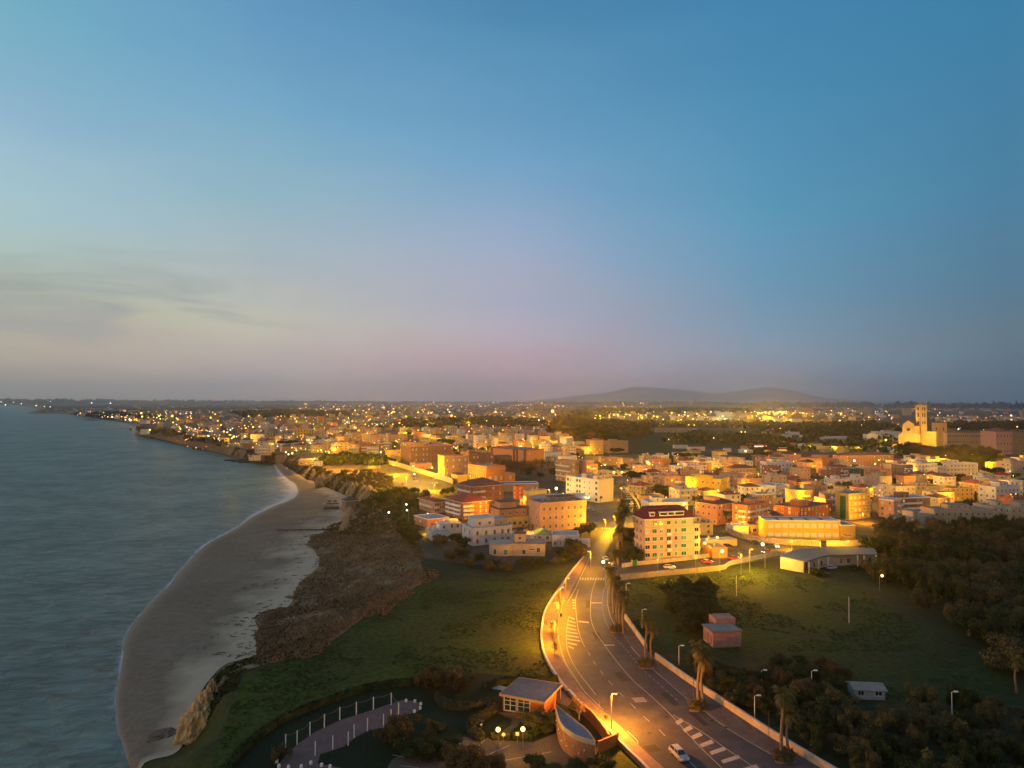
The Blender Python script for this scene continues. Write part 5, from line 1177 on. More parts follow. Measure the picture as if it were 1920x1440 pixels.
    return tr, cr
PROTO = {}
def plant(kind, p, h, label, cat='tree', name=None, leaf=None, var=0, group=None, wide=1):
    base = dict(bush=8, plume=8.5, pine=11.5, round=7.3, cypress=12, bare=7.6, conifer=14.6)[kind]
    leaf = leaf or M_leaf; key = (kind, var, leaf.name)
    name = name or dict(bush='evergreen_tree', plume='tamarisk_tree', pine='umbrella_pine', round='tree', cypress='cypress', bare='bare_tree', conifer='conifer')[kind]
    s = h/base
    if key not in PROTO:
        mk_ = (kind, var)
        if mk_ not in PROTO: tr, cr = tree_proto(kind, 11+var*7+len(kind)); PROTO[mk_] = (tr, cr)
        tr, cr = PROTO[mk_]
        PROTO[key] = (tr.mesh('trunk', M_bark), cr.mesh('crown', leaf))
    a, c = PROTO[key]
    rt = empty(name, p, label, cat, rnd.uniform(0, 6.28), group); rt.scale = (s*wide, s*wide, s)
    link('trunk', a, rt); link('crown', c, rt); return rt
# ---- palms
def palm_meshes(seed, h=13.0, wind=.9):
    r_ = random.Random(seed); tr = MB(); k = 9
    pts = [(0.25*math.sin(i*.7+seed), .15*math.sin(i+seed), h*i/k-.2) for i in range(k+1)]
    tr.tube(pts, [.48]+[.36-.012*i for i in range(k)], 9)
    top = Vector(pts[-1]); cr = MB(); sk = MB()
    for i in range(46):
        t = r_.uniform(0, 2*math.pi); el_ = r_.uniform(-.25, 1.25); L_ = r_.uniform(2.3, 3.2)
        d = Vector((math.cos(t)*math.cos(el_), math.sin(t)*math.cos(el_), math.sin(el_)))
        d.x += .35*wind; p = top.copy(); pp = [p.copy()]; n = 6
        for j in range(n):
            p = p+d*(L_/n); d = (d+Vector((.10*wind, 0, -.20-.03*j))).normalized(); pp.append(p.copy())
        for j in range(1, n):
            a, b = pp[j], pp[j+1]; ax = (b-a).normalized(); sd = ax.cross(Vector((0, 0, 1))).normalized() if abs(ax.z) < .98 else Vector((1, 0, 0))
            wd = .75*(1-(j/n)**2)+.18
            for sg in (-1, 1):
                for q in range(2):
                    o = a.lerp(b, q*.5); tip = o+sd*sg*wd+ax*.45+Vector((0, 0, -.25-.2*r_.random()))
                    cr.tri(o, o+ax*.22, tip)
            cr.quad(a-sd*.04, a+sd*.04, b+sd*.03, b-sd*.03)
    for i in range(150):    # hanging dry skirt
        t = r_.uniform(0, 6.28); z = top.z-r_.uniform(-.1, 2.6); rr = .35+r_.uniform(.1, .85)*(1-(top.z-z)/3.6)
        o = Vector((top.x*.9+.3*math.cos(t), .3*math.sin(t), z+.6)); e = Vector((top.x*.9+rr*math.cos(t)+.35*wind, rr*math.sin(t), z-.7)); sd = Vector((-math.sin(t), math.cos(t), 0))*.16
        sk.quad(o-sd, o+sd, e+sd*.5, e-sd*.5)
    return tr.mesh('trunk', M_palmbark, True), cr.mesh('crown', leafm('palm_fronds', (.13, .115, .04), (.07, .07, .028))), sk.mesh('dry_frond_skirt', leafm('dry_fronds', (.19, .13, .065), (.11, .075, .04)))
PALMS = [palm_meshes(3, 13), palm_meshes(8, 10.5), palm_meshes(14, 12, .6)]
def palm(p, h, v, label, rz=0):
    a, c, s_ = PALMS[v]; rt = empty('palm_tree', p, label, 'palm tree', rz); k = h/[13+1.6, 10.5+1.6, 13.6][v]; rt.scale = (k, k, k)
    link('trunk', a, rt); link('crown', c, rt); link('dry_frond_skirt', s_, rt)
def hpx(p, px): return px*p.y/FPX
for (x, y, tp, v, lab) in [
 (1310,1326,1203,0,'tall slender palm by the road wall, taller of the pair at the second planter'),
 (1317,1328,1222,2,'leaning shorter palm by the road wall, right one of the pair at the second planter'),
 (1467,1421,1290,0,'tall palm by the road wall, taller of the pair at the nearest planter'),
 (1477,1422,1330,1,'short shaggy palm by the road wall, right one of the pair at the nearest planter'),
 (1211,1240,1150,0,'single palm standing in the gap between the two roadside walls'),
 (1221,1246,1172,2,'smaller palm just right of the one in the gap between the two roadside walls'),
 (1144,1136,1062,0,'farthest palm of the dense row on the kerb after the junction'),
 (1150,1152,1078,2,'second farthest palm of the dense row on the kerb after the junction'),
 (1157,1166,1090,0,'middle palm of the dense row on the kerb after the junction'),
 (1162,1180,1104,1,'second nearest palm of the dense row on the kerb after the junction'),
 (1168,1190,1122,2,'nearest palm of the dense row on the kerb after the junction'),
 (1150,1100,1030,1,'ragged palm on the corner in front of the junction crossing'),
 (1160,1045,960,0,'left palm of the dark clump in the road divide beyond the junction'),
 (1166,1036,948,2,'right palm of the dark clump in the road divide beyond the junction'),
 (1158,1060,985,1,'nearest palm of the dark clump in the road divide beyond the junction'),
 (1168,1012,935,0,'farthest palm of the dark clump in the road divide beyond the junction'),
 (1301,966,930,0,'left palm of the twin palms behind the maroon mansard roof'),
 (1310,968,928,2,'right palm of the twin palms behind the maroon mansard roof'),
 (1361,1005,957,0,'palm in front of the brick-orange balcony block'),
 (1243,960,940,1,'short palm top showing over the ridge of the maroon roof'),
 (1735,1460,1405,1,'yellowish palm top at the bottom right among the dark trees'),
 (1905,1300,1232,1,'yellowish palm at the right edge of the green meadow'),
 (1126,948,930,2,'small palm on the lawn by the white slab block'),
 ]:
    p = at(x, y); palm(p, hpx(p, y-tp), v, lab, rnd.uniform(-.4, .4))
# planters at the kerb bumps
for (x, y, lab) in ((1158,1184,'farthest dark bushy kerb planter below the palm row'),(1212,1250,'second dark bushy kerb planter beside the road wall'),(1308,1329,'third dark bushy kerb planter under the palm pair'),(1470,1424,'nearest dark bushy kerb planter under the palm pair')):
    p = at(x, y); rt = empty('kerb_planter', p, lab, 'planter'); 
    MB().prism([(-2.1, -1.2), (-1.2, -1.7), (1.6, -1.6), (2.2, .6), (1.2, 1.5), (-1.2, 1.4)], 0, .2).build('kerb', mat('kerb_stone', (.22, .2, .18)), rt)
    leafcloud([(0, 0, .9, 1.7, .7), (.9, .2, 1.0, 1.2, .8), (-1.0, -.3, .9, 1.2, .7), (.1, -.9, .7, 1.0, .7)], 1400, .14, seed=x).build('shrub', M_leafo, rt)
# ---- woods on the right
def inside(x, y, P_):
    c = False; j = len(P_)-1
    for i in range(len(P_)):
        xi, yi = P_[i]; xj, yj = P_[j]
        if (yi > y) != (yj > y) and x < (xj-xi)*(y-yi)/(yj-yi)+xi: c = not c
        j = i
    return c
def scatter(poly, dist, n=4000, z=0, avoid=None, grow=1):
    W_ = [(p.x, p.y) for p in (at(x, y, z) for x, y in poly)]
    x0, x1 = min(p[0] for p in W_), max(p[0] for p in W_); y0, y1 = min(p[1] for p in W_), max(p[1] for p in W_)
    out = []
    for _ in range(n):
        x, y = rnd.uniform(x0, x1), rnd.uniform(y0, y1)
        if not inside(x, y, W_): continue
        if any((x-a)**2+(y-b)**2 < dist*dist for a, b in out): continue
        if avoid and any((x-a)**2+(y-b)**2 < (r+dist*.3)**2 for a, b, r in avoid): continue
        out.append((x, y))
    return out
woodA = [(1655,1015),(1665,1000),(1745,1003),(1870,996),(2000,990),(2060,1100),(2000,1290),(1905,1260),(1850,1215),(1795,1195),(1735,1150),(1700,1110),(1640,1100),(1618,1092),(1650,1060)]
woodB = [(1500,1320),(1560,1300),(1600,1318),(1670,1322),(1760,1330),(1900,1345),(2050,1360),(2080,1520),(1640,1520),(1560,1420),(1480,1365),(1430,1340),(1440,1310)]
woodC = [(1300,1235),(1325,1218),(1400,1222),(1430,1235),(1500,1240),(1590,1270),(1560,1290),(1460,1300),(1420,1330),(1370,1320),(1330,1290)]
grpA = []
def woodset(poly, dist, hr, kinds, area, sortx=True):
    S = scatter(poly, dist, avoid=FOOT); S.sort(key=lambda q: -q[1]); items = []
    for (x, y) in S:
        k, leaf, nm_ = rnd.choice(kinds); items.append((x, y, k, leaf, nm_))
    cnt = {}
    for it in sorted(items, key=lambda q: proj((q[0], q[1], 0))[0]):
        x, y, k, leaf, nm_ = it; c = cnt.get(nm_, 0); cnt[nm_] = c+1
        plant(k, (x, y, 0), rnd.uniform(*hr), '%s %s, %s from left' % (nm_, area, ordn(c)), leaf=leaf, var=rnd.randrange(3), group=nm_+'s '+area, wide=rnd.uniform(1.0, 1.35))
woodset(woodA, 6.8, (6.2, 10), [('plume', M_leaf, 'dark plumed tree'), ('plume', M_leafo, 'olive plumed tree'), ('bush', M_leafo, 'olive rounded tree'), ('bush', M_leaf, 'dark rounded tree'), ('plume', M_leafb, 'brownish plumed tree')], 'in the wood right of the meadow')
FOOT += [(at(1633, 1325).x, at(1633, 1325).y, 7), (at(1785, 1350).x, at(1785, 1350).y, 4), (at(1522, 1305).x, at(1522, 1305).y, 3), (at(1633, 1338).x, at(1633, 1338).y, 5)]
woodset(woodB, 4.6, (3.0, 5.6), [('bush', M_leaf, 'dark bushy tree'), ('bush', M_leafo, 'olive bushy tree'), ('plume', M_leaf, 'dark plumed tree'), ('plume', M_leafo, 'olive plumed tree')], 'in the low wood at the bottom right')
FOOT += [(at(1352, 1226).x, at(1352, 1226).y, 11), (at(1345, 1240).x, at(1345, 1240).y, 6)]
woodset(woodC, 4.4, (2.4, 4.6), [('bush', M_leaf, 'dark shrub'), ('plume', M_leafb, 'brownish shrub')], 'in the thicket around the pink cube')
woodset([(1262,1128),(1275,1112),(1310,1112),(1330,1130),(1345,1165),(1350,1200),(1310,1205),(1285,1180),(1262,1150)], 5, (4.5, 7), [('bush', M_leaf, 'dark bushy tree')], 'in the clump standing in the right meadow')
for i, (x, y, h) in enumerate(((1530,1081,3.0),(1600,1069,2.4),(1630,1066,2.4))): plant('bush', at(x, y), h, ['round dark hedge left of the clinic porch', 'round dark hedge under the clinic windows', 'small dark hedge at the right end of the clinic'][i], 'shrub', 'garden_shrub', wide=2.0)
plant('conifer', at(1498,944), hpx(at(1498,944), 53), 'tall dark tiered conifer rising among the flat roofs', 'tree')
# trees round the villas
vt = [(845,1050,'bush'),(865,1046,'bush'),(895,1054,'bush'),(925,1062,'bush'),(985,1064,'bush'),(1010,1062,'bush'),(1040,1058,'bush'),(1060,1052,'bush'),(1082,1040,'bush'),(1070,1036,'round'),(880,1062,'bush'),(915,1068,'bush'),(950,1070,'bush'),(1050,1043,'round'),(828,1030,'round'),(858,1024,'round'),(870,1030,'round'),(1090,1006,'round'),(1106,1004,'round'),(990,1003,'round'),(1180,1045,'bush'),(1184,1056,'bush'),(1178,1035,'bush'),(1176,1022,'bush'),(1184,1012,'bush'),(1190,968,'cypress'),(848,925,'bush'),(835,928,'bush'),(800,930,'round'),(762,935,'round'),(782,940,'round')]
for i, (x, y, k) in enumerate(sorted(vt)):
    p = at(x, y); plant(k, p, (rnd.uniform(3.0, 4.2) if y > 1040 and x < 1075 else rnd.uniform(4.5, 6.5)) if k != 'cypress' else 9, 'dark garden tree among the villas and brick flats, %s from left' % ordn(i), leaf=rnd.choice([M_leaf, M_leafo]), var=rnd.randrange(3), name='garden_tree', group='garden trees among the villas', wide=1.2)
for i, (x, y) in enumerate(((930,885),(942,887),(955,890),(968,889),(980,888),(992,890),(1005,888),(1016,886),(1028,884),(960,896),(975,897))):
    plant('bare', at(x, y), rnd.uniform(12, 16), 'tall leafless brownish tree right of the neoclassical hall, %s from left' % ordn(i), leaf=M_bare, var=i % 2, group='leafless trees behind the cream hall', wide=1.3)
woodset([(1030,812),(1060,790),(1130,796),(1215,800),(1200,822),(1120,830),(1060,828)], 16, (14, 20), [('bare', M_bare, 'leafless brown tree'), ('pine', M_pine, 'dark pine'), ('bush', M_leaf, 'dark tree')], 'in the dark grove beside the lit avenue')
woodset([(1705,845),(1740,850),(1860,855),(1870,880),(1790,872),(1740,866),(1700,872)], 11, (10, 15), [('bare', M_bare, 'leafless brown tree'), ('bush', M_leaf, 'dark tree')], 'on the slope below the convent')
woodset([(742,984),(724,960),(712,936),(740,925),(790,930),(800,945),(776,975),(765,1000),(775,1020)], 8, (4, 7), [('bush', M_leaf, 'dark green bush'), ('bush', M_leafo, 'olive bush')], 'in the gully below the brick flats')
woodset([(640,886),(690,884),(734,896),(733,905),(738,918),(700,918),(660,903)], 7, (2.5, 4.5), [('bush', M_leafb, 'brown bush'), ('bush', M_leafo, 'olive bush')], 'on the slope left of the floodlit car park')
# bare plants at the parking area and promenade
for i, (x, y) in enumerate(((1036,1205),(1033,1185),(1040,1225),(1050,1135),(1062,1108))):
    plant('bare', at(x, y), 3.4, '%s small leafless tree on the promenade counted from the near end' % ordn([1,2,0,3,4][i]), leaf=M_bare, var=i % 2, group='small promenade trees')

# ---- hedges in the park
def hedge(pts, w, h, label, leaf=None, s=.22, dens=26):
    A = pl(pts, 5); mb = MB(); r_ = random.Random(int(pts[0][0]))
    length = sum((A[i+1]-A[i]).length for i in range(len(A)-1)); n = int(length*dens*w)
    for i in range(n):
        k = r_.randrange(len(A)-1); t = r_.random(); p = A[k].lerp(A[k+1], t); d = (A[k+1]-A[k]).normalized(); q = Vector((-d.y, d.x))
        u = r_.uniform(-1, 1); z = h*(1-abs(u)**3*.5)*(1 if r_.random() < .6 else r_.random()); p = p+q*u*w/2
        z *= 1+.15*noise.noise(Vector((p.x*.4, p.y*.4, 0)))
        P3 = Vector((p.x, p.y, max(.1, z))); nrm = Vector((q.x*u+r_.gauss(0, .5), q.y*u+r_.gauss(0, .5), 1)).normalized(); a = nrm.orthogonal(); a.normalize(); b_ = nrm.cross(a); kk = s*r_.uniform(.6, 1.4)
        mb.quad(P3-a*kk-b_*kk, P3+a*kk-b_*kk*.7, P3+a*kk+b_*kk, P3-a*kk*.8+b_*kk)
    rt = empty('hedge', (0, 0, 0), label, 'hedge'); 
    core = MB(); n = len(A)
    for i, a in enumerate(A):
        d = (A[min(i+1, n-1)]-A[max(i-1, 0)]).normalized(); q = Vector((-d.y, d.x))*w*.42
        core.v += [(a.x-q.x, a.y-q.y, 0), (a.x-q.x*.9, a.y-q.y*.9, h*.8), (a.x+q.x*.9, a.y+q.y*.9, h*.8), (a.x+q.x, a.y+q.y, 0)]
    for i in range(n-1):
        for j in range(3): core.f.append((4*i+j, 4*i+j+1, 4*i+5+j, 4*i+4+j)); core.m.append(0)
    core.f += [(0, 1, 2, 3), (4*n-1, 4*n-2, 4*n-3, 4*n-4)]; core.m += [0, 0]
    core.build('branches', M_hedge if leaf is None else leaf, rt); mb.build('foliage', leaf or M_hedge, rt)
hedge([(420,1450),(470,1395),(540,1348),(620,1316),(700,1292),(780,1282),(820,1276)], 1.6, 1.4, 'long dark curved hedge bordering the cliff-top meadow', M_leaf)
hedge([(824,1308),(828,1320),(850,1328),(880,1330),(905,1326),(920,1320),(922,1336),(900,1350),(884,1362),(888,1380),(905,1388)], 2.2, 1.4, 'winding S-shaped olive hedge in the park left of the pavilion')
hedge([(905,1292),(950,1280),(1000,1280),(1045,1277)], 1.5, 1.3, 'straight dark hedge behind the park pavilion', M_leaf)
hedge([(992,1386),(1010,1376),(1030,1362),(1040,1348)], 1.6, 1.3, 'dark hedge curving between the lit lamps and the leaf pavilion', M_leaf)
hedge([(920,1386),(938,1382),(955,1386)], 1.6, 1.1, 'clipped light olive hedge under the left globe lamp', M_hedge)
hedge([(962,1385),(978,1382),(992,1385)], 1.6, 1.1, 'clipped light olive hedge under the right globe lamp', M_hedge)
for i, (x, y, h, lf, lab) in enumerate(((800,1290,4.5,M_leafb,'left half of the pinkish brown leafless shrub mass above the park'),(835,1285,4.5,M_leafb,'middle of the pinkish brown leafless shrub mass above the park'),(865,1292,4.2,M_leafb,'right end of the pinkish brown leafless shrub mass above the park'),
    (752,1390,5,M_leafb,'brown bushy tree at the right end of the post-lined plaza'),(790,1420,4,M_leaf,'dark bush on the island between parking bays'),(836,1412,3.2,M_leaf,'dark bush below the parking lines, left of the lamps'),(870,1458,5.5,M_leafb,'large brown bush cut by the bottom edge left of centre'),(905,1462,5,M_leafb,'large brown bush cut by the bottom edge at centre'),(1025,1462,4,M_leaf,'dark bush cut by the bottom edge below the leaf pavilion'),(1078,1462,4,M_leaf,'dark bush at the bottom edge right of the leaf pavilion'),
    (1005,1362,3.2,M_leafo,'yellow-green shrub right of the pavilion window wall'),(1020,1366,3,M_leafo,'yellow-green shrub touching the leaf pavilion tip'),(1086,1352,4.2,M_bare,'round leafless shrub on top of the orange retaining wall'),(522,1425,2.6,M_leafb,'orange-brown shrub at the left end of the plaza'),(812,1372,2.2,M_leafo,'pale small shrub on the dark lawn'),(732,1392,4,M_leafb,'brown small bush beside the plaza end'))):
    plant('bare' if lf in (M_bare,) else ('plume' if lf is M_leafb else 'bush'), at(x, y), h, lab, 'shrub', 'park_shrub', leaf=lf, var=i % 3, wide=1.5)
# ---- scrub on the slope: nobody could count it
def scrub(name, i0, i1, t0, t1, n, s, leaf, hgt, seed, soft=.16):
    r_ = random.Random(seed); mb = MB()
    for _ in range(n):
        i = r_.uniform(i0, i1); k = int(i); t = r_.uniform(t0-soft, t1+soft)
        a = Fc[k].lerp(Fc[min(k+1, len(Fc)-1)], i-k); b_ = Tc[k].lerp(Tc[min(k+1, len(Tc)-1)], i-k); p = a.lerp(b_, t)
        cl = noise.noise(Vector((p.x*.06, p.y*.06, seed)))+.35*noise.noise(Vector((p.x*.25, p.y*.25, seed)))
        ed_ = max(0, (t0-t)/soft, (t-t1)/soft)+max(0, 1-(i-i0)/4)*.5+max(0, 1-(i1-i)/4)*.5
        if cl < (-.42 if s < .2 else -.05)+ed_*.75: continue
        z = zslope(p, t, k)[2]+r_.random()*hgt*max(.15, (.5+cl))*(1-.6*min(ed_, 1)); sc_ = s*(1+p.y/500)
        nrm = Vector((r_.gauss(0, .7), r_.gauss(0, .7), .8)).normalized(); a2 = nrm.orthogonal().normalized(); b2 = nrm.cross(a2); th = r_.uniform(0, 6.28); a2, b2 = a2*math.cos(th)+b2*math.sin(th), b2*math.cos(th)-a2*math.sin(th); kk = sc_*r_.uniform(.5, 1.4)
        P3 = Vector((p.x, p.y, z)); mb.quad(P3-a2*kk-b2*kk*.6, P3+a2*kk-b2*kk*.5, P3+a2*kk*.8+b2*kk*.6, P3-a2*kk*.9+b2*kk*.7)
    tag(mb.build(name, leaf), kind='stuff')
def tufts(name, poly, n, leaf, s, hgt, seed, z=0):
    W_ = [(p.x, p.y) for p in (at(x, y, 0) for x, y in poly)]; r_ = random.Random(seed); mb = MB()
    x0, x1 = min(p[0] for p in W_), max(p[0] for p in W_); y0, y1 = min(p[1] for p in W_), max(p[1] for p in W_); c = 0
    while c < n:
        x, y = r_.uniform(x0, x1), r_.uniform(y0, y1)
        if not inside(x, y, W_): continue
        c += 1
        if noise.noise(Vector((x*.05, y*.05, seed)))+.5*noise.noise(Vector((x*.2, y*.2, seed))) < .02: continue
        for q in range(3):
            t = r_.uniform(0, 3.14); dx, dy = math.cos(t)*s, math.sin(t)*s; h = hgt*r_.uniform(.4, 1.2); ox, oy = r_.gauss(0, s), r_.gauss(0, s)
            mb.quad((x-dx+ox, y-dy+oy, 0), (x+dx+ox, y+dy+oy, 0), (x+dx*1.2+ox+.1, y+dy*1.2+oy, h), (x-dx*.8+ox+.1, y-dy*.8+oy, h*.9))
    tag(mb.build(name, leaf), kind='stuff')
tufts('grass_tufts', meadow_l, 9000, leafm('meadow_tuft', (.055, .068, .012), (.038, .050, .009)), .2, .13, 3)
tufts('grass_tufts', meadow_r, 9000, leafm('meadow_tuft_dark', (.040, .056, .012), (.026, .038, .009)), .2, .14, 4)
scrub('brown_scrub', 35, 80, .06, .97, 85000, .15, leafm('dry_scrub', (.25, .16, .085), (.15, .10, .055)), .9, 5)
scrub('brown_scrub', 36, 80, .1, .92, 6000, .24, M_leafb, 2.4, 6)
scrub('green_scrub', 70, 128, .0, 1.05, 26000, .26, M_leafo, 2.6, 9)
scrub('green_scrub', 14, 45, .3, 1.0, 5000, .25, leafm('grassy_scrub', (.05, .055, .016), (.03, .036, .01)), .7, 12)
# ---- cliff rocks
M_rock = mat('ochre_rock', (.62, .42, .18), var=.4, scale=.45, c2=(.36, .23, .10), bump=.6)
def rock(label, px, py, z, w, d, h, seed, rz=0, m=None, name='cliff_rock', tp=.3):
    r_ = random.Random(seed); bm = bmesh.new(); bmesh.ops.create_icosphere(bm, subdivisions=5, radius=1)
    for v in bm.verts:
        p = v.co.copy(); q = Vector((p.x, p.y, p.z*.75)); n = noise.fractal(q*2.2+Vector((seed, seed, seed)), .8, 2.2, 6)*.55-abs(noise.noise(q*2.6+Vector((seed,)*3)))*.5+.1
        v.co = p*(1+n*.6); v.co.x *= w/2*(1.05-tp*v.co.z); v.co.y *= d/2*(1.05-tp*v.co.z); v.co.z = v.co.z*h/2
    me = bpy.data.meshes.new(name); bm.to_mesh(me); bm.free(); me.materials.append(m or M_rock)
    p = at(px, py, z); o = link(name, me, None, (p.x, p.y, z+h*.32), rz); tag(o, label, 'rock'); return o
rock('big ochre rock stack, main body, at the foot of the near cliff', 372, 1384, ZS+2, 7.5, 8, 9.5, 3, .3)
rock('upper pinnacled part of the ochre rock stack on the near cliff', 383, 1352, ZS+3, 5, 6, 8.5, 8, 1)
rock('thin spire leaning behind the ochre rock stack', 396, 1322, ZS+4, 2.8, 4, 7, 12, .4)
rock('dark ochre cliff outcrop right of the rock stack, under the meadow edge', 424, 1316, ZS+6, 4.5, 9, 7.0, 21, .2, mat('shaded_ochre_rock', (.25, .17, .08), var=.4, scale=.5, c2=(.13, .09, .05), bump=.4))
rock('flat grey boulder lying alone on the dark beach', 309, 1383, ZS+1.2, 6.5, 4.5, 2.2, 30, .2, mat('grey_boulder', (.2, .16, .13), var=.4, scale=.6, bump=.3), 'boulder')
M_clay = mat('pale_clay', (.42, .31, .2), var=.4, scale=.12, c2=(.26, .18, .11), bump=.3)
for i, (x, y, w_, h_) in enumerate(((660,930,7,13),(668,932,6,14),(676,934,5,12),(684,938,8,14),(693,943,10,15),(704,946,5,13),(598,912,6,12),(588,898,6,12),(605,905,5,11),(655,978,6,12),(648,1000,5,11),(735,1020,5,10),(763,1052,6,10))):
    rock('pale eroded clay buttress of the cliff above the sand, %s from the left' % ordn(sorted([660,668,676,684,693,704,598,588,605,655,648,735,763]).index(x)), x, y, ZB+.5, w_, w_*1.2, h_, 40+i, i*.5, M_clay, 'clay_buttress', .62)
# driftwood and debris on the sand, one litter
mb = MB(); r_ = random.Random(4)
for _ in range(190):
    i = r_.uniform(38, 74); k = int(i); t = 1-abs(r_.gauss(0, .13)); a = Wc[k].lerp(Fc[k], min(t, .99)); l = r_.uniform(.2, 1.3); th = r_.uniform(0, 3.14); z = zbeach(a, t if t < 1 else .99, k)[2]
    dx, dy = math.cos(th)*l, math.sin(th)*l
    mb.tube([(a.x-dx, a.y-dy, z+.1), (a.x+dx, a.y+dy, z+.15)], r_.uniform(.05, .14), 4)
tag(mb.build('driftwood_litter', mat('driftwood', (.16, .12, .09), var=.5, scale=1)), kind='stuff')
for i, (x, y, r) in enumerate(((500,1130,9),(470,1212,5),(520,1150,7))): pass

# ================================================================ POSTS, LAMPS, CARS
pos = [(535.5,1403),(557,1396),(581,1379),(608,1364),(637,1350),(668,1340),(700,1330),(733.5,1322)]
pin = [(747,1341),(733,1354),(719,1364),(689,1371),(664,1384),(653,1398),(624,1406),(591,1417)]
pb = None
def post(x, y, h, label, grp):
    global pb
    p = at(x, y); 
    if pb is None:
        pb = (MB().tube([(0, 0, 0), (0, 0, 2.75)], .11, 8).mesh('post', M_white), )
    o = link('plaza_post', pb[0], None, p); tag(o, label, 'post', grp); o.scale = (1, 1, h/2.75)
for i, (x, y) in enumerate(pos): post(x, y, 2.6, 'white post of the outer rope-linked row along the plaza, %s from the left' % ordn(i), 'white posts of the outer plaza row')
for i, (x, y) in enumerate(sorted(pin)): post(x, y, 2.6, 'white post of the inner plaza row, %s from the left' % ordn(i), 'white posts of the inner plaza row')
mb = MB()
for (x0, y0), (x1, y1) in zip(pos, pos[1:]+[(747, 1341)]):
    a, c = at(x0, y0), at(x1, y1); mb.tube([(a.x, a.y, 2.5), ((a.x+c.x)/2, (a.y+c.y)/2, 2.15), (c.x, c.y, 2.5)], .03, 4)
o = mb.build('rope', mat('rope', (.2, .17, .12))); tag(o, 'thin sagging rope linking the outer row of white posts', 'rope')
bme = None
bol = [(761.5,1316),(778,1317),(789,1322),(788,1330),(777,1336),(519,1430),(523,1439),(583,1433),(603,1437),(565,1440),(541,1441),(619,1440)]
for i, (x, y) in enumerate(sorted(bol)):
    p = at(x, y)
    if bme is None: bme = MB().tube([(0, 0, 0), (0, 0, .45), (0, 0, .62)], [.3, .3, .16], 10).mesh('bollard', M_white)
    tag(link('bollard', bme, None, p), 'round white stone bollard at the plaza end, %s from the left' % ordn(i), 'bollard', 'white bollards at the ends of the plaza')
# lamps
def lamp_light(p, e, c, r=.25, spot=False, name='lamp_light'):
    if spot:
        l = bpy.data.lights.new(name, 'SPOT'); l.spot_size = R(150); l.spot_blend = .6
    else: l = bpy.data.lights.new(name, 'POINT')
    l.energy = e; l.color = c; l.shadow_soft_size = r
    o = bpy.data.objects.new(name, l); col.objects.link(o); o.location = p; return o
SOD = (1, .36, .0); YEL = (1, .48, .01); WHT = (1, .74, .36); ORG = (1, .33, .02)
HEAD = {}
def headm(c, s):
    if c[0] == 1 and c[1] > .2: c = (1, min(.9, c[1]*1.25+.1), c[2]+.22)
    k = 'lamp_glow_%d_%d_%d' % (int(c[0]*99), int(c[1]*99), s*10)
    return emis(k, c, s)
def lamp(px, py, h, c, e, label, gl=1.0, arm=0, s=14, name='street_lamp', spot=True, globe=False, off=None):
    """px,py: the lit head; h metres above the ground"""
    p = at(px, py, h); g = Vector((p.x, p.y, 0)); rt = empty(name, g, label, 'street lamp')
    pm = M_metal; mb = MB().tube([(arm, 0, 0), (arm, 0, h*.97)], [.09, .06], 7).tube([(arm, 0, 0), (arm, 0, .5)], .14, 7)
    if arm: mb.tube([(arm, 0, h*.97), (arm*.6, 0, h+.12), (0, 0, h+.14)], .045, 6)
    mb.build('pole', pm, rt)
    if globe:
        MB().ball((0, 0, h+.1), gl*.5, seg=12, rings=8).build('globe', headm(c, s), rt)
    else:
        hd = MB().box(-.35, -.16, h+.02, .35, .16, h+.2).build('lamp_head', pm, rt)
        MB().ball((0, 0, h-.05), gl*.36, seg=10, rings=6, sq=(1.1, 1, .7)).build('bulb', headm(c, s), hd if False else rt)
    if e: lamp_light((p.x, p.y-.0, h-.75 if not globe else h+.1+gl*.6), e, c, .3, spot=False)
    return rt
def G(c): return (1, min(1, c[1]*1.25+.08), c[2]+.08)
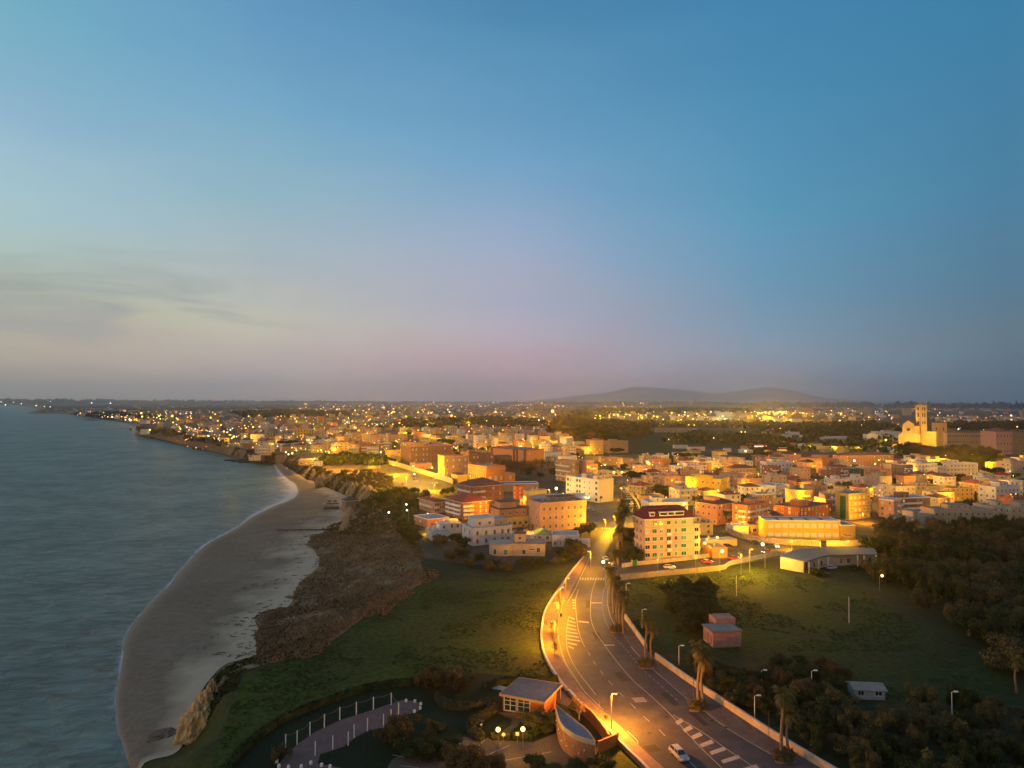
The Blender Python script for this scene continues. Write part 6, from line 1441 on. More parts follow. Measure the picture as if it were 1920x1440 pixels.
LM = [ # px, py, h, colour, watts, gl, label
 (1131,1054,8,WHT,5000,2.2,'brightest twin-lit street lamp at the corner of the junction, left head'),
 (1142,1055,6,YEL,1500,1.2,'small yellow lamp just right of the bright junction lamp'),
 (1103,1034,7,SOD,9000,1.2,'orange lamp behind the wall on the left of the road before the junction'),
 (1066,1084,7,SOD,9000,1.2,'orange promenade lamp nearest the junction'),
 (1056,1101,7,SOD,10000,1.2,'second orange promenade lamp counted from the junction'),
 (1040,1130,7,SOD,10000,1.2,'third orange promenade lamp counted from the junction'),
 (1034,1165,7,SOD,10000,1.2,'fourth orange promenade lamp counted from the junction'),
 (1155,1301,7,ORG,24000,1.0,'orange lamp on the promenade by the bus stop and retaining wall'),
 (1354,1034,8,YEL,6500,2.6,'bright yellow lamp beside the small orange kiosk'),
 (1322,1019,6,YEL,4000,1.8,'yellow lamp at the corner of the canopy wall beside the pink flats'),
 (1430,1021,9,WHT,7000,2.4,'white lamp standing in the parking lot bend'),
 (1345,1008,5,ORG,4000,2.0,'orange light over the shop terrace behind the parking lot'),
 (1283,945,9,YEL,9000,3.2,'bright yellow lamp over the long low white house'),
 (1380,965,8,SOD,2500,1.6,'orange lamp on the front of the brick-orange balcony block'),
 (1176,962,7,YEL,12000,1.0,'yellow lamp on the right of the roundabout'),
 (1150,968,7,YEL,15000,1.0,'yellow lamp in the middle of the roundabout'),
 (1132,974,6,YEL,8000,1.0,'yellow lamp on the left of the roundabout'),
 (1186,925,8,YEL,5000,1.0,'yellow lamp over the parked cars beyond the roundabout'),
 (1163,915,8,YEL,6000,1.0,'yellow lamp on the lawn beside the white slab block'),
 (1151,886,9,YEL,8000,3.0,'left lamp of the yellow pair above the petrol pavilion'),
 (1166,886,9,YEL,8000,3.0,'right lamp of the yellow pair above the petrol pavilion'),
 (1134,872,10,YEL,4000,2.6,'tall thin yellow lamp left of the petrol pavilion pair'),
 (1188,876,10,YEL,4000,2.2,'tall thin yellow lamp right of the petrol pavilion pair'),
 (1043,916,8,WHT,6000,3.4,'large white lamp left of the white slab block'),
 (1056,926,6,YEL,2500,2.0,'smaller lamp between the big white lamp and the slab block'),
 (1104,933,5,WHT,2500,1.8,'lamp over the shed roof in front of the white slab block'),
 (1028,918,6,YEL,6000,1.4,'yellow lamp behind the yellow house'),
 (978,934,4,ORG,4000,1.4,'small orange lamp in front of the bright orange-red house'),
 (855,840,12,YEL,22000,5.0,'very bright yellow lamp above the barracks roofs'),
 (834,829,10,YEL,5000,2.2,'smaller greenish yellow lamp above the very bright one'),
 (775,874,10,YEL,26000,2.6,'cluster lamp over the wall of the floodlit car park'),
 (777,889,7,WHT,9000,2.2,'white lamp standing in the floodlit car park'),
 (810,877,8,SOD,14000,3.2,'orange lamp in front of the tall brown brick block'),
 (714,848,8,YEL,16000,3.4,'yellow lamp at the far corner of the floodlit car park'),
 (738,872,9,YEL,26000,1.4,'lamp on the left side of the floodlit car park'),
 (760,895,9,YEL,24000,1.2,'lamp on the near side of the floodlit car park'),
 (815,898,9,YEL,22000,1.2,'lamp near the right end of the floodlit car park'),
 (700,864,6,YEL,7000,1.2,'lamp on the upper ramp of the floodlit car park'),
 (846,872,4,SOD,9000,1.2,'hidden flood lamp lighting the neoclassical hall front'),
 (880,892,5,SOD,9000,1.2,'flood lamp at the foot of the neoclassical hall'),
 (905,897,5,YEL,6000,1.2,'lamp before the narrow side of the neoclassical hall'),
 (766,858,5,SOD,9000,1.2,'flood lamp at the lit end of the long barracks'),
 (824,884,5,SOD,6000,1.2,'flood lamp at the lit end of the brown brick block'),
 (948,858,6,ORG,14000,1.4,'flood lamp lighting the pink orange slab'),
 (970,862,6,ORG,9000,1.2,'second flood lamp lighting the pink orange slab'),
 (802,964,4,WHT,1500,1.8,'small white lamp behind the blue flat roof'),
 (801,990,3,YEL,2500,1.6,'yellow lamp below the low salmon brick house'),
 (729,961,6,WHT,700,2.0,'leftmost of the three white lamps in the dark gully'),
 (762,946,6,WHT,700,2.0,'uppermost of the three white lamps in the dark gully'),
 (763,957,6,WHT,700,1.8,'rightmost low one of the three white lamps in the dark gully'),
 (1554,1045,3.2,SOD,1200,1.6,'wall lamp beside the clinic porch door'),
 (1654,1080,5,SOD,1200,1.8,'orange lamp glowing at the edge of the wood'),
 (1713,996,4,YEL,1500,1.6,'left of the two lamps at the foot of the sand-coloured block'),
 (1745,993,4,YEL,1500,1.6,'right of the two lamps at the foot of the sand-coloured block'),
 (1850,1000,4,YEL,3500,1.3,'yellow lamp behind the top of the dark wood'),
 (1641,870,5,YEL,4500,3.0,'yellow floodlight group on the netted pitch, right end'),
 (1602,864,10,WHT,9000,4.0,'white floodlight over the netted pitch, left end'),
 (1648,863,9,SOD,3000,2.2,'orange lamp above the coral pink block'),
 (1575,868,8,YEL,5000,2.2,'yellow lamp at the left end of the long brown block'),
 (1848,885,5,YEL,4500,2.2,'yellow wall lamp on the block at the right edge'),
 (1729,897,4,YEL,1800,2.0,'small orange lamp above the yellow three-storey building'),
 (1796,880,4,SOD,1200,1.8,'small red-orange lamp among the white balconies on the right'),
 (1691,948,3,YEL,1500,1.6,'lit terrace lamp on the white and red balcony flats'),
 (1802,928,3,YEL,4000,1.3,'lamp lighting the yellow house with green shutters'),
 (1398,846,10,YEL,12000,4.2,'bright yellow lamp on the road above the town centre'),
 (1338,821,10,SOD,6000,3.4,'orange lamp on the dark green field'),
 (1390,810,10,YEL,5000,3.6,'left lamp of the yellow pair behind the field'),
 (1397,810,10,YEL,5000,3.2,'right lamp of the yellow pair behind the field'),
 (1463,803,12,SOD,14000,5.5,'orange lamp among dark trees right of the fuel station road'),
 (1254,824,6,YEL,5000,2.6,'yellow lamp in a small tree on the field'),
 (1107,845,5,YEL,8000,2.2,'yellow floodlight in the garden of the broad beige house'),
 (1150,846,5,YEL,8000,2.2,'second yellow floodlight in the garden of the broad beige house'),
 (1075,845,6,YEL,6000,3.0,'yellow lamp left of the tower-like beige house'),
 (977,836,8,YEL,6000,2.8,'yellow lamp behind the arcaded white house'),
 (938,814,8,(1,.05,.02),3000,3.2,'red light among the roofs in the middle distance'),
 (694,786,14,YEL,40000,8.5,'brightest yellow lamp in the left half of the far town'),
 (565,826,8,YEL,22000,3.0,'floodlight before the long yellow hotel block, left'),
 (585,826,8,YEL,22000,3.0,'floodlight before the long yellow hotel block, right'),
 (541,852,4,SOD,4000,3.6,'orange light at the upper beach road, left'),
 (548,850,4,YEL,4000,4.2,'bright light on the upper beach road'),
 (536,848,4,YEL,3500,3.4,'yellow light on the upper beach road, second'),
 (556,845,5,YEL,5000,3.0,'yellow light on the upper beach road, third'),
 (602,844,6,YEL,8000,3.0,'yellow light on the coastal road beyond the beach'),
 (616,847,6,YEL,8000,3.0,'yellow light on the coastal road, right end'),
 (1721,826,10,YEL,20000,5.0,'strong yellow floodlight between the church and the bell tower'),
 (1661,825,9,YEL,18000,5.4,'strong yellow floodlight left of the church'),
 (1697,829,7,YEL,16000,4.4,'floodlight over the church door'),
 (1705,833,5,YEL,22000,2.4,'low floodlight in the church forecourt'),
 (1688,836,5,YEL,16000,2.2,'low floodlight at the left foot of the church'),
 (1735,832,5,YEL,26000,2.4,'low floodlight at the foot of the bell tower'),
 (1520,838,6,YEL,16000,2.6,'lamp before the long yellow lit wall, left'),
 (1560,838,6,YEL,16000,2.6,'lamp before the long yellow lit wall, middle'),
 (1610,839,6,YEL,14000,2.6,'lamp before the long yellow lit wall, right'),
 (1036,770,14,SOD,50000,12,'large orange lamp at the top of the lit avenue'),
 (1410,1030,9,YEL,18000,.8,'thin lamp in the middle of the parking lot'),
 (1385,1037,9,YEL,16000,.8,'thin lamp at the left of the parking lot'),
 (1238,1046,8,SOD,4000,.8,'lamp across the side road from the pink flats, left'),
 (1300,1040,8,SOD,3500,.8,'lamp across the side road from the pink flats, right'),
 (1480,1013,4.5,YEL,5000,.8,'lamp before the long yellow building, left'),
 (1535,1015,4.5,YEL,5000,.8,'lamp before the long yellow building, right'),
 (1592,1016,4,YEL,2500,.8,'lamp before the yellow annexe'),
 (1400,978,7,SOD,6000,.8,'lamp at the foot of the brick-orange balcony block'),
 (1290,908,8,YEL,5000,.8,'lamp in front of the bright yellow building, left'),
 (1345,918,8,YEL,7000,.8,'lamp at the corner of the bright yellow building'),
 ]
for (px, py, h, c, e, gl, lab) in LM:
    k_ = 3.8 if 660 < px < 870 and 845 < py < 900 else (2.4 if 1100 < px < 1200 and 860 < py < 990 else 1.7)
    lamp(px, py, h, c, e*k_, lab, gl=gl*.52, arm=rnd.choice((-1, 1))*.9 if gl < 3 else 0, s=(4 if gl > 1.5 else 2.5), globe=gl > 1.6 and h < 12)
u_ = Vector((math.cos(CH[2]), math.sin(CH[2]))); n_ = Vector((math.sin(CH[2]), -math.cos(CH[2])))
for k, (s_, d_, e_, lab) in enumerate(((.1, 14, 5000, 'church floodlight at the left corner of the facade'), (.5, 16, 6000, 'church floodlight straight before the door'), (.9, 14, 5000, 'church floodlight at the right corner of the facade'), (1.35, 16, 26000, 'floodlight between church and bell tower, low'), (1.9, 22, 26000, 'floodlight at the right foot of the bell tower'))):
    q = CH[0].xy+u_*CH[1]*s_+n_*d_; pp_ = proj((q.x, q.y, 3)); lamp(pp_[0], pp_[1], 3, YEL, e_, lab, gl=1.0, s=8, name='flood_lamp')
    lamp_light((q.x, q.y, 14), e_*.8, YEL, 1)  # unseen second light without a fixture, added to brighten the upper facade
for k, (dx, dy, e_) in enumerate(((-14, -12, 30000), (-18, 6, 28000), (2, -18, 22000))):
    lamp_light((t0.x+dx, t0.y+dy, 6), e_, YEL, 1); lamp_light((t0.x+dx*1.3, t0.y+dy*1.3, 30), e_*1.4, YEL, 1)  # unseen lights without fixtures, added to gild the tower
for (x, y, i) in ((934,1369,0),(980.5,1368,1)):
    lamp(x, y, 3.4, YEL, 2800, ['left', 'right'][i]+' bright yellow globe lamp by the park path', gl=.9, s=3.5, globe=True, name='globe_lamp')
sl_ = scatter([(560,850),(690,840),(760,834),(1050,838),(1080,850),(1200,872),(1270,864),(1500,868),(1700,882),(1935,884),(1935,972),(1740,955),(1640,985),(1440,970),(1300,975),(1200,930),(1120,900),(900,848),(760,842),(690,850)], 22, 4000, avoid=[(a, b, r*.72) for a, b, r in FOOT])  # added street lamps, scattered at random to strengthen the town glow
rnd.shuffle(sl_); sl_ = sl_[:150]; c3 = 0
for (x, y) in sorted(sl_, key=lambda q: proj((q[0], q[1], 0))[0]):
    px, py = proj((x, y, 5.5)); lamp(px, py, 5.5, rnd.choice([SOD, YEL, YEL, ORG]), rnd.uniform(3200, 8000)*(1+y/800), 'small added street lamp between the town houses, %s from left' % ordn(c3), gl=.8, s=8); c3 += 1
# the unlit lamps in the meadow
def unlit(xt, yt, xb, yb, label, head=True):
    p = at(xb, yb); h = hpx(p, yb-yt); rt = empty('street_lamp', p, label, 'street lamp', 0)
    MB().tube([(0, 0, 0), (0, 0, h)], [.11, .07], 7).build('pole', M_white, rt)
    if head: MB().tube([(0, 0, h-.05), (.35, 0, h+.12), (.9, 0, h+.1)], .05, 5).box(.5, -.2, h+.05, 1.3, .2, h+.25).build('lamp_head', M_white, rt)
for a in ((1175,1095,1174,1121,'unlit pale lamp farthest up the meadow edge'),(1206,1144,1204,1178,'unlit pale lamp left of the wall gap palm'),(1275,1212,1273,1246,'unlit pale lamp in the dark field below the pink cube'),(1430,1258,1428,1279,'unlit short lamp in the thicket right of the pink cube'),(1416,1306,1415,1349,'unlit tall lamp behind the long roadside wall'),(1522,1259,1522,1299,'unlit ball-topped lamp above the low wood'),(1783,1299,1785,1341,'unlit lamp alone in the dark bottom right field')): unlit(*a)
unlit(1591,1120,1592,1168,'tall plain white pole in the middle of the right meadow', False); unlit(1381,1079,1381,1118,'plain white pole near the boundary wall of the meadow', False)
# dark poles on the pavements
for i, (x, y, t) in enumerate(((1356,1352,1305),(1442,1408,1335),(1124,1338,1316),(1170,1178,1140),(1300,1318,1270))):
    p = at(x, y); tag(MB().tube([(0, 0, 0), (0, 0, hpx(p, y-t))], .06, 6).build('road_pole', M_bark), 'thin dark pole on the pavement, %s nearest' % ordn(i), 'pole').location = p
# bins and benches
for i, (x, y, lab) in enumerate(((1137,1348,'dark litter bin by the promenade lamp'),(1188,1420,'dark litter bin on the near promenade'),(1045,1147,'dark litter bin on the lit promenade'),(1052,1156,'small dark bin beside the hatched road island'))):
    p = at(x, y); rt = empty('litter_bin', p, lab, 'bin'); MB().tube([(0, 0, 0), (0, 0, .9)], [.28, .34], 10).build('body', roofm('dark'), rt); MB().tube([(0, 0, .9), (0, 0, 1.05)], [.36, .1], 10).build('lid', roofm('dark'), rt)
# cars
CARC = dict(white=(.6, .6, .6), silver=(.35, .36, .38), black=(.02, .02, .025), red=(.4, .02, .02), blue=(.03, .08, .25), grey=(.15, .15, .16), beige=(.4, .33, .22))
def car_meshes(c, lit=False):
    k = ('car', c, lit)
    if k in MATS: return MATS[k]
    body = mat('car_paint_'+c, CARC[c], rough=.3, var=.05, spec=.6)
    prof = [(-2.1, .35), (-2.12, .75), (-1.95, .95), (-1.7, 1.0), (1.0, 1.02), (1.95, .82), (2.15, .62), (2.15, .35)]
    bm = MB(); n = len(prof)
    for y in (-.86, .86): bm.v += [(x, y*(1 if z < .9 else .97), z) for x, z in prof]
    for i in range(n): j = (i+1) % n; bm.f.append((i, n+i, n+j, j)); bm.m.append(0)
    bm.f += [tuple(range(n)), tuple(reversed(range(n, 2*n)))]; bm.m += [0, 0]
    cab = [(-1.95, 1.0), (-1.6, 1.46), (-.2, 1.52), (.55, 1.42), (1.25, 1.0)]
    roof_ = MB(); m = 4; rv = [(-1.55, -.6, 1.47), (.5, -.6, 1.43), (.5, .6, 1.43), (-1.55, .6, 1.47), (-1.5, -.58, 1.54), (.4, -.58, 1.51), (.4, .58, 1.51), (-1.5, .58, 1.54)]
    roof_.v = rv; roof_.f = [(0, 1, 5, 4), (1, 2, 6, 5), (2, 3, 7, 6), (3, 0, 4, 7), (4, 5, 6, 7)]; roof_.m = [0]*5
    for (x0, z0, x1, z1) in ((-1.92, 1.0, -1.55, 1.46), (1.2, 1.0, .5, 1.43), (-.25, 1.0, -.3, 1.48)):
        for s_ in (-1, 1): roof_.tube([(x0, s_*.8, z0), (x1, s_*.6, z1)], .05, 4)
    gl = MB(); gv = [(-1.92, -.79, 1.0), (1.22, -.79, 1.0), (.5, -.6, 1.45), (-1.55, -.6, 1.47)]; gl.v = gv+[(x, -y, z) for x, y, z in gv]
    gl.f = [(0, 1, 2, 3), (7, 6, 5, 4), (1, 5, 6, 2), (0, 3, 7, 4), (3, 2, 6, 7)]; gl.m = [0]*5
    wh = MB().tube([(0, -.1, 0), (0, .1, 0)], .32, 12).tube([(0, -.115, 0), (0, .115, 0)], .18, 10, 1)
    hl = MB().box(-.04, -.22, -.09, .05, .22, .09); 
    MATS[k] = (bm.mesh('body', body), roof_.mesh('roof', body), gl.mesh('windows', M_glass), wh.mesh('wheel', [roofm('dark'), M_metal]), hl.mesh('headlight', headm((1, .8, .5), 8) if lit else M_white), hl.mesh('tail_light', emis('tail_glow', (1, .03, .01), 3) if lit else mat('red_plastic', (.3, .01, .01))))
    return MATS[k]
def car(px, py, ang, c, label, lit=False, group=None, s=1):
    bo, ro, gl, wh, hl, tl = car_meshes(c, lit); p = at(px, py)
    rt = empty('car', (p.x, p.y, .06), label, 'car', R(ang), group); rt.scale = (s, s, s)
    link('body', bo, rt); link('roof', ro, rt); link('windscreen', gl, rt)
    for x in (-1.35, 1.35):
        for y in (-.78, .78): link('wheel', wh, rt, (x, y, .32))
    for y in (-.62, .62): link('headlight', hl, rt, (2.13, y, .68)); link('tail_light', tl, rt, (-2.1, y, .78))
car(1273,1420,-74,'silver','silver-white car driving towards the viewer on the near road', s=1.05)
for a in ((1255,1066,5,'white','white and red-lit car passing on the side road below the pink flats',True),(1326,1056,6,'red','red car on the side road right of the garden wall',True),(1377,1049,12,'red','red-lit car turning on the side road below the parking lot',True),(1437,1037,-150,'red','red-lit car at the bend of the parking lot',True),(1456,1026,-100,'white','white-lit car coming round the mural wall bend',True),(1365,1026,0,'black','black car parked alone in the parking lot'),(1417,1020,-10,'black','dark car parked under the mural wall'),(1560,1067,30,'white','white car parked at the clinic porch'),(1262,1073,3,'silver','pale car at the foot of the boundary wall',False),
          (1372,1016,80,'grey','grey car parked beside the shop terrace'),(1135,1050,95,'white','white car waiting under the bright junction lamp'),(1136,1070,92,'grey','grey car stopped behind the junction crossing')): car(*a)
pk = [(1170,917),(1173,920.5),(1176,924),(1179,928),(1182,932),(1184,936.5),(1186,941),(1188,946),(1189,951)]
for i, (x, y) in enumerate(pk): car(x-2, y, 20, rnd.choice(['white', 'silver', 'white', 'grey', 'beige']), '%s car of the parked row along the yellow curved wall, counted from the far end' % ordn(i), group='cars parked along the curved wall')
W_ = scatter([(690,893),(745,915),(800,922),(845,912),(800,895),(760,885),(720,876),(690,880)], 13)
for i, (x, y) in enumerate(sorted(W_[:16], key=lambda q: proj((q[0], q[1], 0))[0])):
    a = proj((x, y, 0)); car(a[0], a[1], rnd.choice([15, 100]), rnd.choice(['white', 'red', 'silver', 'black', 'blue']), '%s car from the left on the floodlit car park' % ordn(i), group='cars on the floodlit car park')
for i, (x, y) in enumerate(((1090,884),(1100,886),(1110,883),(1120,888),(1105,958),(1115,962),(1225,960),(1238,958))): car(x, y, rnd.uniform(0, 90), rnd.choice(['white', 'silver', 'grey']), '%s parked pale car around the white slab block, from the left' % ordn(i), group='cars around the white slab block')
for i, (x, y) in enumerate(((893,1362),(903,1366))): 
    p = at(x, y); rt = empty('motor_scooter', p, ['dark scooter with a white seat parked at the hedge, farther one', 'dark scooter with a white seat parked at the hedge, nearer one'][i], 'scooter', .4+i)
    MB().box(-.7, -.16, .35, .5, .16, .75).box(-.75, -.14, .75, .05, .14, .9).tube([(.5, 0, .6), (.75, 0, 1.15)], .08, 5).build('body', roofm('dark'), rt); MB().tube([(.7, -.35, 1.15), (.7, .35, 1.15)], .035, 5).build('handlebar', M_metal, rt)
    for x2 in (-.6, .75): MB().tube([(x2, -.07, .25), (x2, .07, .25)], .25, 10).build('wheel', roofm('dark'), rt)
    MB().box(-.72, -.15, .905, .0, .15, .98).build('seat', M_white, rt)
for i, (x, y) in enumerate(((944,1393),(970,1392))):
    p = at(x, y); rt = empty('traffic_sign', p, ['round white sign below the left globe lamp', 'square white sign below the right globe lamp'][i], 'sign')
    MB().tube([(0, 0, 0), (0, 0, 1.5)], .04, 6).build('pole', M_metal, rt)
    if i: MB().box(-.32, -.05, 1.3, .32, -.01, 1.95).build('panel', M_white, rt)
    else: MB().tube([(0, -.06, 1.6), (0, -.01, 1.6)], .36, 16).build('panel', M_white, rt)

# ================================================================ THE REST OF THE TOWN
LMK = [(300,800,'on the far left headland'),(400,805,'behind the glazed beach club coast'),(500,815,'left of the long floodlit hotel'),(620,800,'right of the long floodlit hotel'),(700,830,'above the floodlit car park'),(760,800,'below the brightest yellow far lamp'),
 (820,825,'behind the long barracks'),(900,815,'above the pink orange slab'),(980,810,'left of the lit avenue'),(1060,850,'behind the arcaded white houses'),(1300,830,'around the allotments'),(1330,885,'behind the bright yellow building'),(1400,930,'around the brick-orange balcony block'),
 (1500,900,'near the tall dark conifer'),(1620,920,'below the green netted pitch'),(1750,910,'around the yellow three-storey building'),(1850,900,'towards the right edge of town'),(1780,950,'above the dark wood'),(1250,940,'around the long low white house'),(1500,790,'below the floodlit yard'),(1800,790,'behind the convent'),(1200,880,'along the road into town'),(880,1000,'among the white villas'),(1560,960,'around the olive octagonal block')]
def lmk(px, py): return min(LMK, key=lambda q: (q[0]-px)**2+((q[1]-py)*3.0)**2)[2]
REG = [ # polygon, spacing, max, near kind, size, floors
 ([(690,836),(760,828),(1050,832),(1100,850),(1060,862),(900,842),(840,832),(760,838),(700,846)], 22, 60, (11, 17), (2, 5)),
 ([(420,838),(480,836),(600,838),(700,846),(690,852),(600,850),(540,846),(520,850),(470,845)], 24, 30, (10, 18), (2, 3)),
 ([(330,818),(420,800),(700,806),(1030,806),(1050,832),(800,830),(690,834),(540,834),(430,836),(400,832)], 27, 150, (11, 20), (2, 4)),
 ([(1180,872),(1270,862),(1400,862),(1480,864),(1570,880),(1700,880),(1850,880),(1935,880),(1935,975),(1860,950),(1740,955),(1640,990),(1605,975),(1440,968),(1300,975),(1200,930),(1190,900)], 17.5, 90, (10, 15), (2, 3)),
 ([(1230,850),(1400,850),(1410,835),(1560,850),(1690,856),(1690,850),(1480,838),(1300,840)], 26, 14, (9, 16), (1, 2)),
 ([(200,786),(280,797),(330,812),(420,800),(380,785),(260,780)], 34, 40, (12, 20), (2, 3)),
]
autos = []
for (poly, sp, mx, sz, fr) in REG:
    S = scatter(poly, sp, 5000, avoid=FOOT); rnd.shuffle(S); S = S[:mx]
    for (x, y) in S: autos.append((x, y, rnd.uniform(*sz), rnd.randint(*fr)))
    FOOT += [(x, y, sp*.5) for x, y in S]
autos.sort(key=lambda q: q[1]); autos_near = autos[:215]; autos_far = autos[215:]
print('autos', len(autos))
pre = []
for (x, y, w, fl) in autos_near:
    wc = pick(AUTOW); px, py = proj((x, y, 0)); rf = pick([('flat', 3), ('palegrey', 3), ('tile', 1.6), ('browntile', 1), ('white', .8), ('bluegrey', .5)])
    hp = rf in ('tile', 'browntile')
    pre.append([x, y, w, fl, wc, rf, px, py, ('%s %s %s house' % ({1: 'single-storey', 2: 'two-storey', 3: 'three-storey', 4: 'four-storey', 5: 'five-storey'}[fl], {'palewhite': 'pale white', 'paleyellow': 'pale yellow'}.get(wc, wc), 'red-roofed' if hp else 'flat-roofed'), lmk(px, py))])
cnt = {}; tot = {}
for r_ in pre: tot[r_[8]] = tot.get(r_[8], 0)+1
for r_ in sorted(pre, key=lambda q: q[6]):
    x, y, w, fl, wc, rf, px, py, k = r_; i = cnt.get(k, 0); cnt[k] = i+1
    lab = '%s %s' % k if tot[k] == 1 else '%s %s, %s from left' % (k[0], k[1], ordn(i))
    side = px > 960
    ang = rnd.choice([12, 16, 20, 40]) if side else rnd.choice([10, 14, 18, 34])
    lu, lv = w, rnd.uniform(8, 13)
    b = Bld('house', lab, 'house', px, py, ang, 0, lu=lu, lv=lv, wall=wc, hgt=fl*3.1+.3, group='town houses %s' % k[1]); FOOT.pop()
    if y < 900:
        b.body(); sty = 'balc' if rnd.random() < .45 and fl > 1 else 'win'
        if rf in ('tile', 'browntile'): b.hip(rf, ov=.6)
        else:
            b.flat(rf, .8, M_white if rnd.random() < .3 else None)
            if rnd.random() < .6: b.top(.2, .3, .6, .8, 2.7)
        dress(b, fl, sty)
        if y < 600: b.bits(2)
    else:
        b.body()
        if rf in ('tile', 'browntile'): b.hip(rf, ov=.6)
        else: b.flat(rf, .8)
        # rows of windows far away: openings cut by dark panes, few and large
        n = max(2, int(lu/5))
        b.rows('r', n, min(fl, 3), w=1.3, h=1.5, kinds=('dark', 'dark', 'dark', 'white', 'dark', 'dark', 'lit'), fh=b.H/fl)
        if rnd.random() < .4 and fl > 1: b.balc('r', .2, lu*.6, range(1, fl), nf=fl)
# the far town, too many to count
def far_town(name, S, walls, seed):
    r_ = random.Random(seed); mb = MB()
    for (x, y, w, fl) in S:
        a = r_.uniform(-.3, .6); c, s_ = math.cos(a), math.sin(a); d = r_.uniform(9, 16); h = fl*3.1+r_.uniform(0, 1); wi = r_.randrange(len(walls)-3)
        b = len(mb.v)
        def T(u, v, z): return (x+u*c-v*s_, y+u*s_+v*c, z)
        mb.v += [T(0, 0, 0), T(w, 0, 0), T(w, d, 0), T(0, d, 0), T(0, 0, h), T(w, 0, h), T(w, d, h), T(0, d, h)]
        for q in ((0,1,5,4),(1,2,6,5),(2,3,7,6),(3,0,4,7)): mb.f.append(tuple(b+i for i in q)); mb.m.append(wi)
        if r_.random() < .4:
            mb.v += [T(w*.5, d*.5, h+2.4)]
            o = .8; b2 = len(mb.v); mb.v += [T(-o, -o, h), T(w+o, -o, h), T(w+o, d+o, h), T(-o, d+o, h)]
            rr = len(walls)-3+r_.randrange(2)
            for i in range(4): mb.f.append((b2+i, b2+(i+1) % 4, b+8)); mb.m.append(rr)
        else:
            mb.f.append((b+4, b+5, b+6, b+7)); mb.m.append(r_.choice([wi, len(walls)-3]))
            mb.box(x+w*.2, y+d*.3, h, x+w*.2+3, y+d*.3+3, h+2.4, wi)
        nw = max(2, int(w/4))
        for f in range(fl):
            for k in range(nw):
                if r_.random() < .25: continue
                u0 = w*(k+.3)/nw; u1 = u0+1.3; z0 = f*3.1+1
                mb.quad(T(u0, -.08, z0), T(u1, -.08, z0), T(u1, -.08, z0+1.5), T(u0, -.08, z0+1.5), len(walls)-1)
    return tag(mb.build(name, walls), kind='stuff')
walls = [wallm(c) for c in ('cream', 'beige', 'white', 'pink', 'tan', 'palewhite', 'brown', 'salmon', 'grey', 'paleyellow')]+[roofm('tile'), roofm('flat'), M_glass]
FR = [([(100,775),(200,772),(600,766),(1000,764),(1035,780),(1030,806),(700,806),(420,800),(380,785),(200,786)], 44, 520, (10, 26), (2, 4)),
      ([(250,760),(700,758.5),(1100,760),(1060,766),(600,766),(240,768)], 190, 420, (18, 60), (2, 4)),
      ([(1110,776),(1420,772),(1640,774),(1690,788),(1400,794),(1130,790)], 60, 120, (14, 40), (2, 5)),
      ([(1740,782),(1935,782),(1935,806),(1780,806)], 38, 90, (12, 30), (2, 3)),
      ([(1240,766),(1500,764),(1935,768),(1935,780),(1640,772),(1300,772)], 130, 200, (18, 70), (3, 5)),
      ([(1430,800),(1600,800),(1650,822),(1440,826)], 45, 30, (12, 26), (1, 2)),
      ([(60,770),(200,766),(240,770),(170,776)], 120, 40, (12, 30), (2, 3))]
S = list(autos_far)
for (poly, sp, mx, sz, fr) in FR:
    q = scatter(poly, sp, 9000 if mx < 300 else 14000, avoid=[f for f in FOOT if f[1] > 1200]); rnd.shuffle(q)
    S += [(x, y, rnd.uniform(*sz), rnd.randint(*fr)) for x, y in q[:mx]]
print('far', len(S))
far_town('distant_town', S, walls, 5)
# far woods and pine belts, one mass each
def far_wood(name, poly, sp, n, r, h, leaf, seed, per=26):
    q = scatter(poly, sp, n); mb = MB(); r_ = random.Random(seed)
    for (x, y) in q:
        rr = r*r_.uniform(.7, 1.4); hh = h*r_.uniform(.7, 1.2)
        leafcloud([(x, y, hh*.6, rr, hh*.5/rr), (x+rr*.6, y+rr*.3, hh*.45, rr*.7, hh*.5/rr)], per, rr*.33, mb, seed=r_.randrange(9999), shell=.3)
    return tag(mb.build(name, leaf), kind='stuff')
far_wood('distant_wood', [(1045,796),(1050,780),(1130,768),(1300,766),(1420,768),(1415,774),(1200,776),(1120,782),(1100,790)], 42, 1500, 26, 15, M_pine, 1)
far_wood('distant_wood', [(1060,800),(1120,796),(1420,796),(1480,800),(1640,796),(1680,806),(1620,822),(1480,815),(1380,802),(1220,803),(1100,812)], 21, 2600, 13, 12, M_pine, 2)
far_wood('distant_wood', [(760,792),(900,786),(1010,790),(1030,800),(900,806),(800,806),(740,802)], 24, 900, 14, 11, M_pine, 3)
far_wood('distant_wood', [(440,776),(560,772),(640,776),(640,781),(540,783),(450,782)], 46, 700, 26, 13, M_pine, 4)
far_wood('distant_wood', [(-30,757.5),(300,757),(900,757.5),(1060,760),(1500,763),(1960,768),(1960,765.5),(1500,761),(900,756.2),(0,755)], 420, 1500, 200, 11, M_pine, 5, 50)
far_wood('distant_wood', [(140,778),(200,775),(260,778),(300,790),(262,784),(200,783)], 40, 500, 20, 9, M_pine, 6)
far_wood('distant_wood', [(1770,800),(1935,796),(1935,812),(1860,808),(1780,806)], 18, 900, 12, 13, M_pine, 7)
far_wood('distant_wood', [(1240,832),(1300,815),(1420,818),(1500,832),(1620,832),(1690,845),(1700,856),(1640,852),(1500,846),(1420,852),(1380,835)], 19, 700, 8, 9, M_leaf, 8)
far_wood('distant_wood', [(1540,812),(1680,806),(1690,826),(1640,838),(1560,830),(1500,826)], 15, 700, 9, 11, M_leaf, 9)
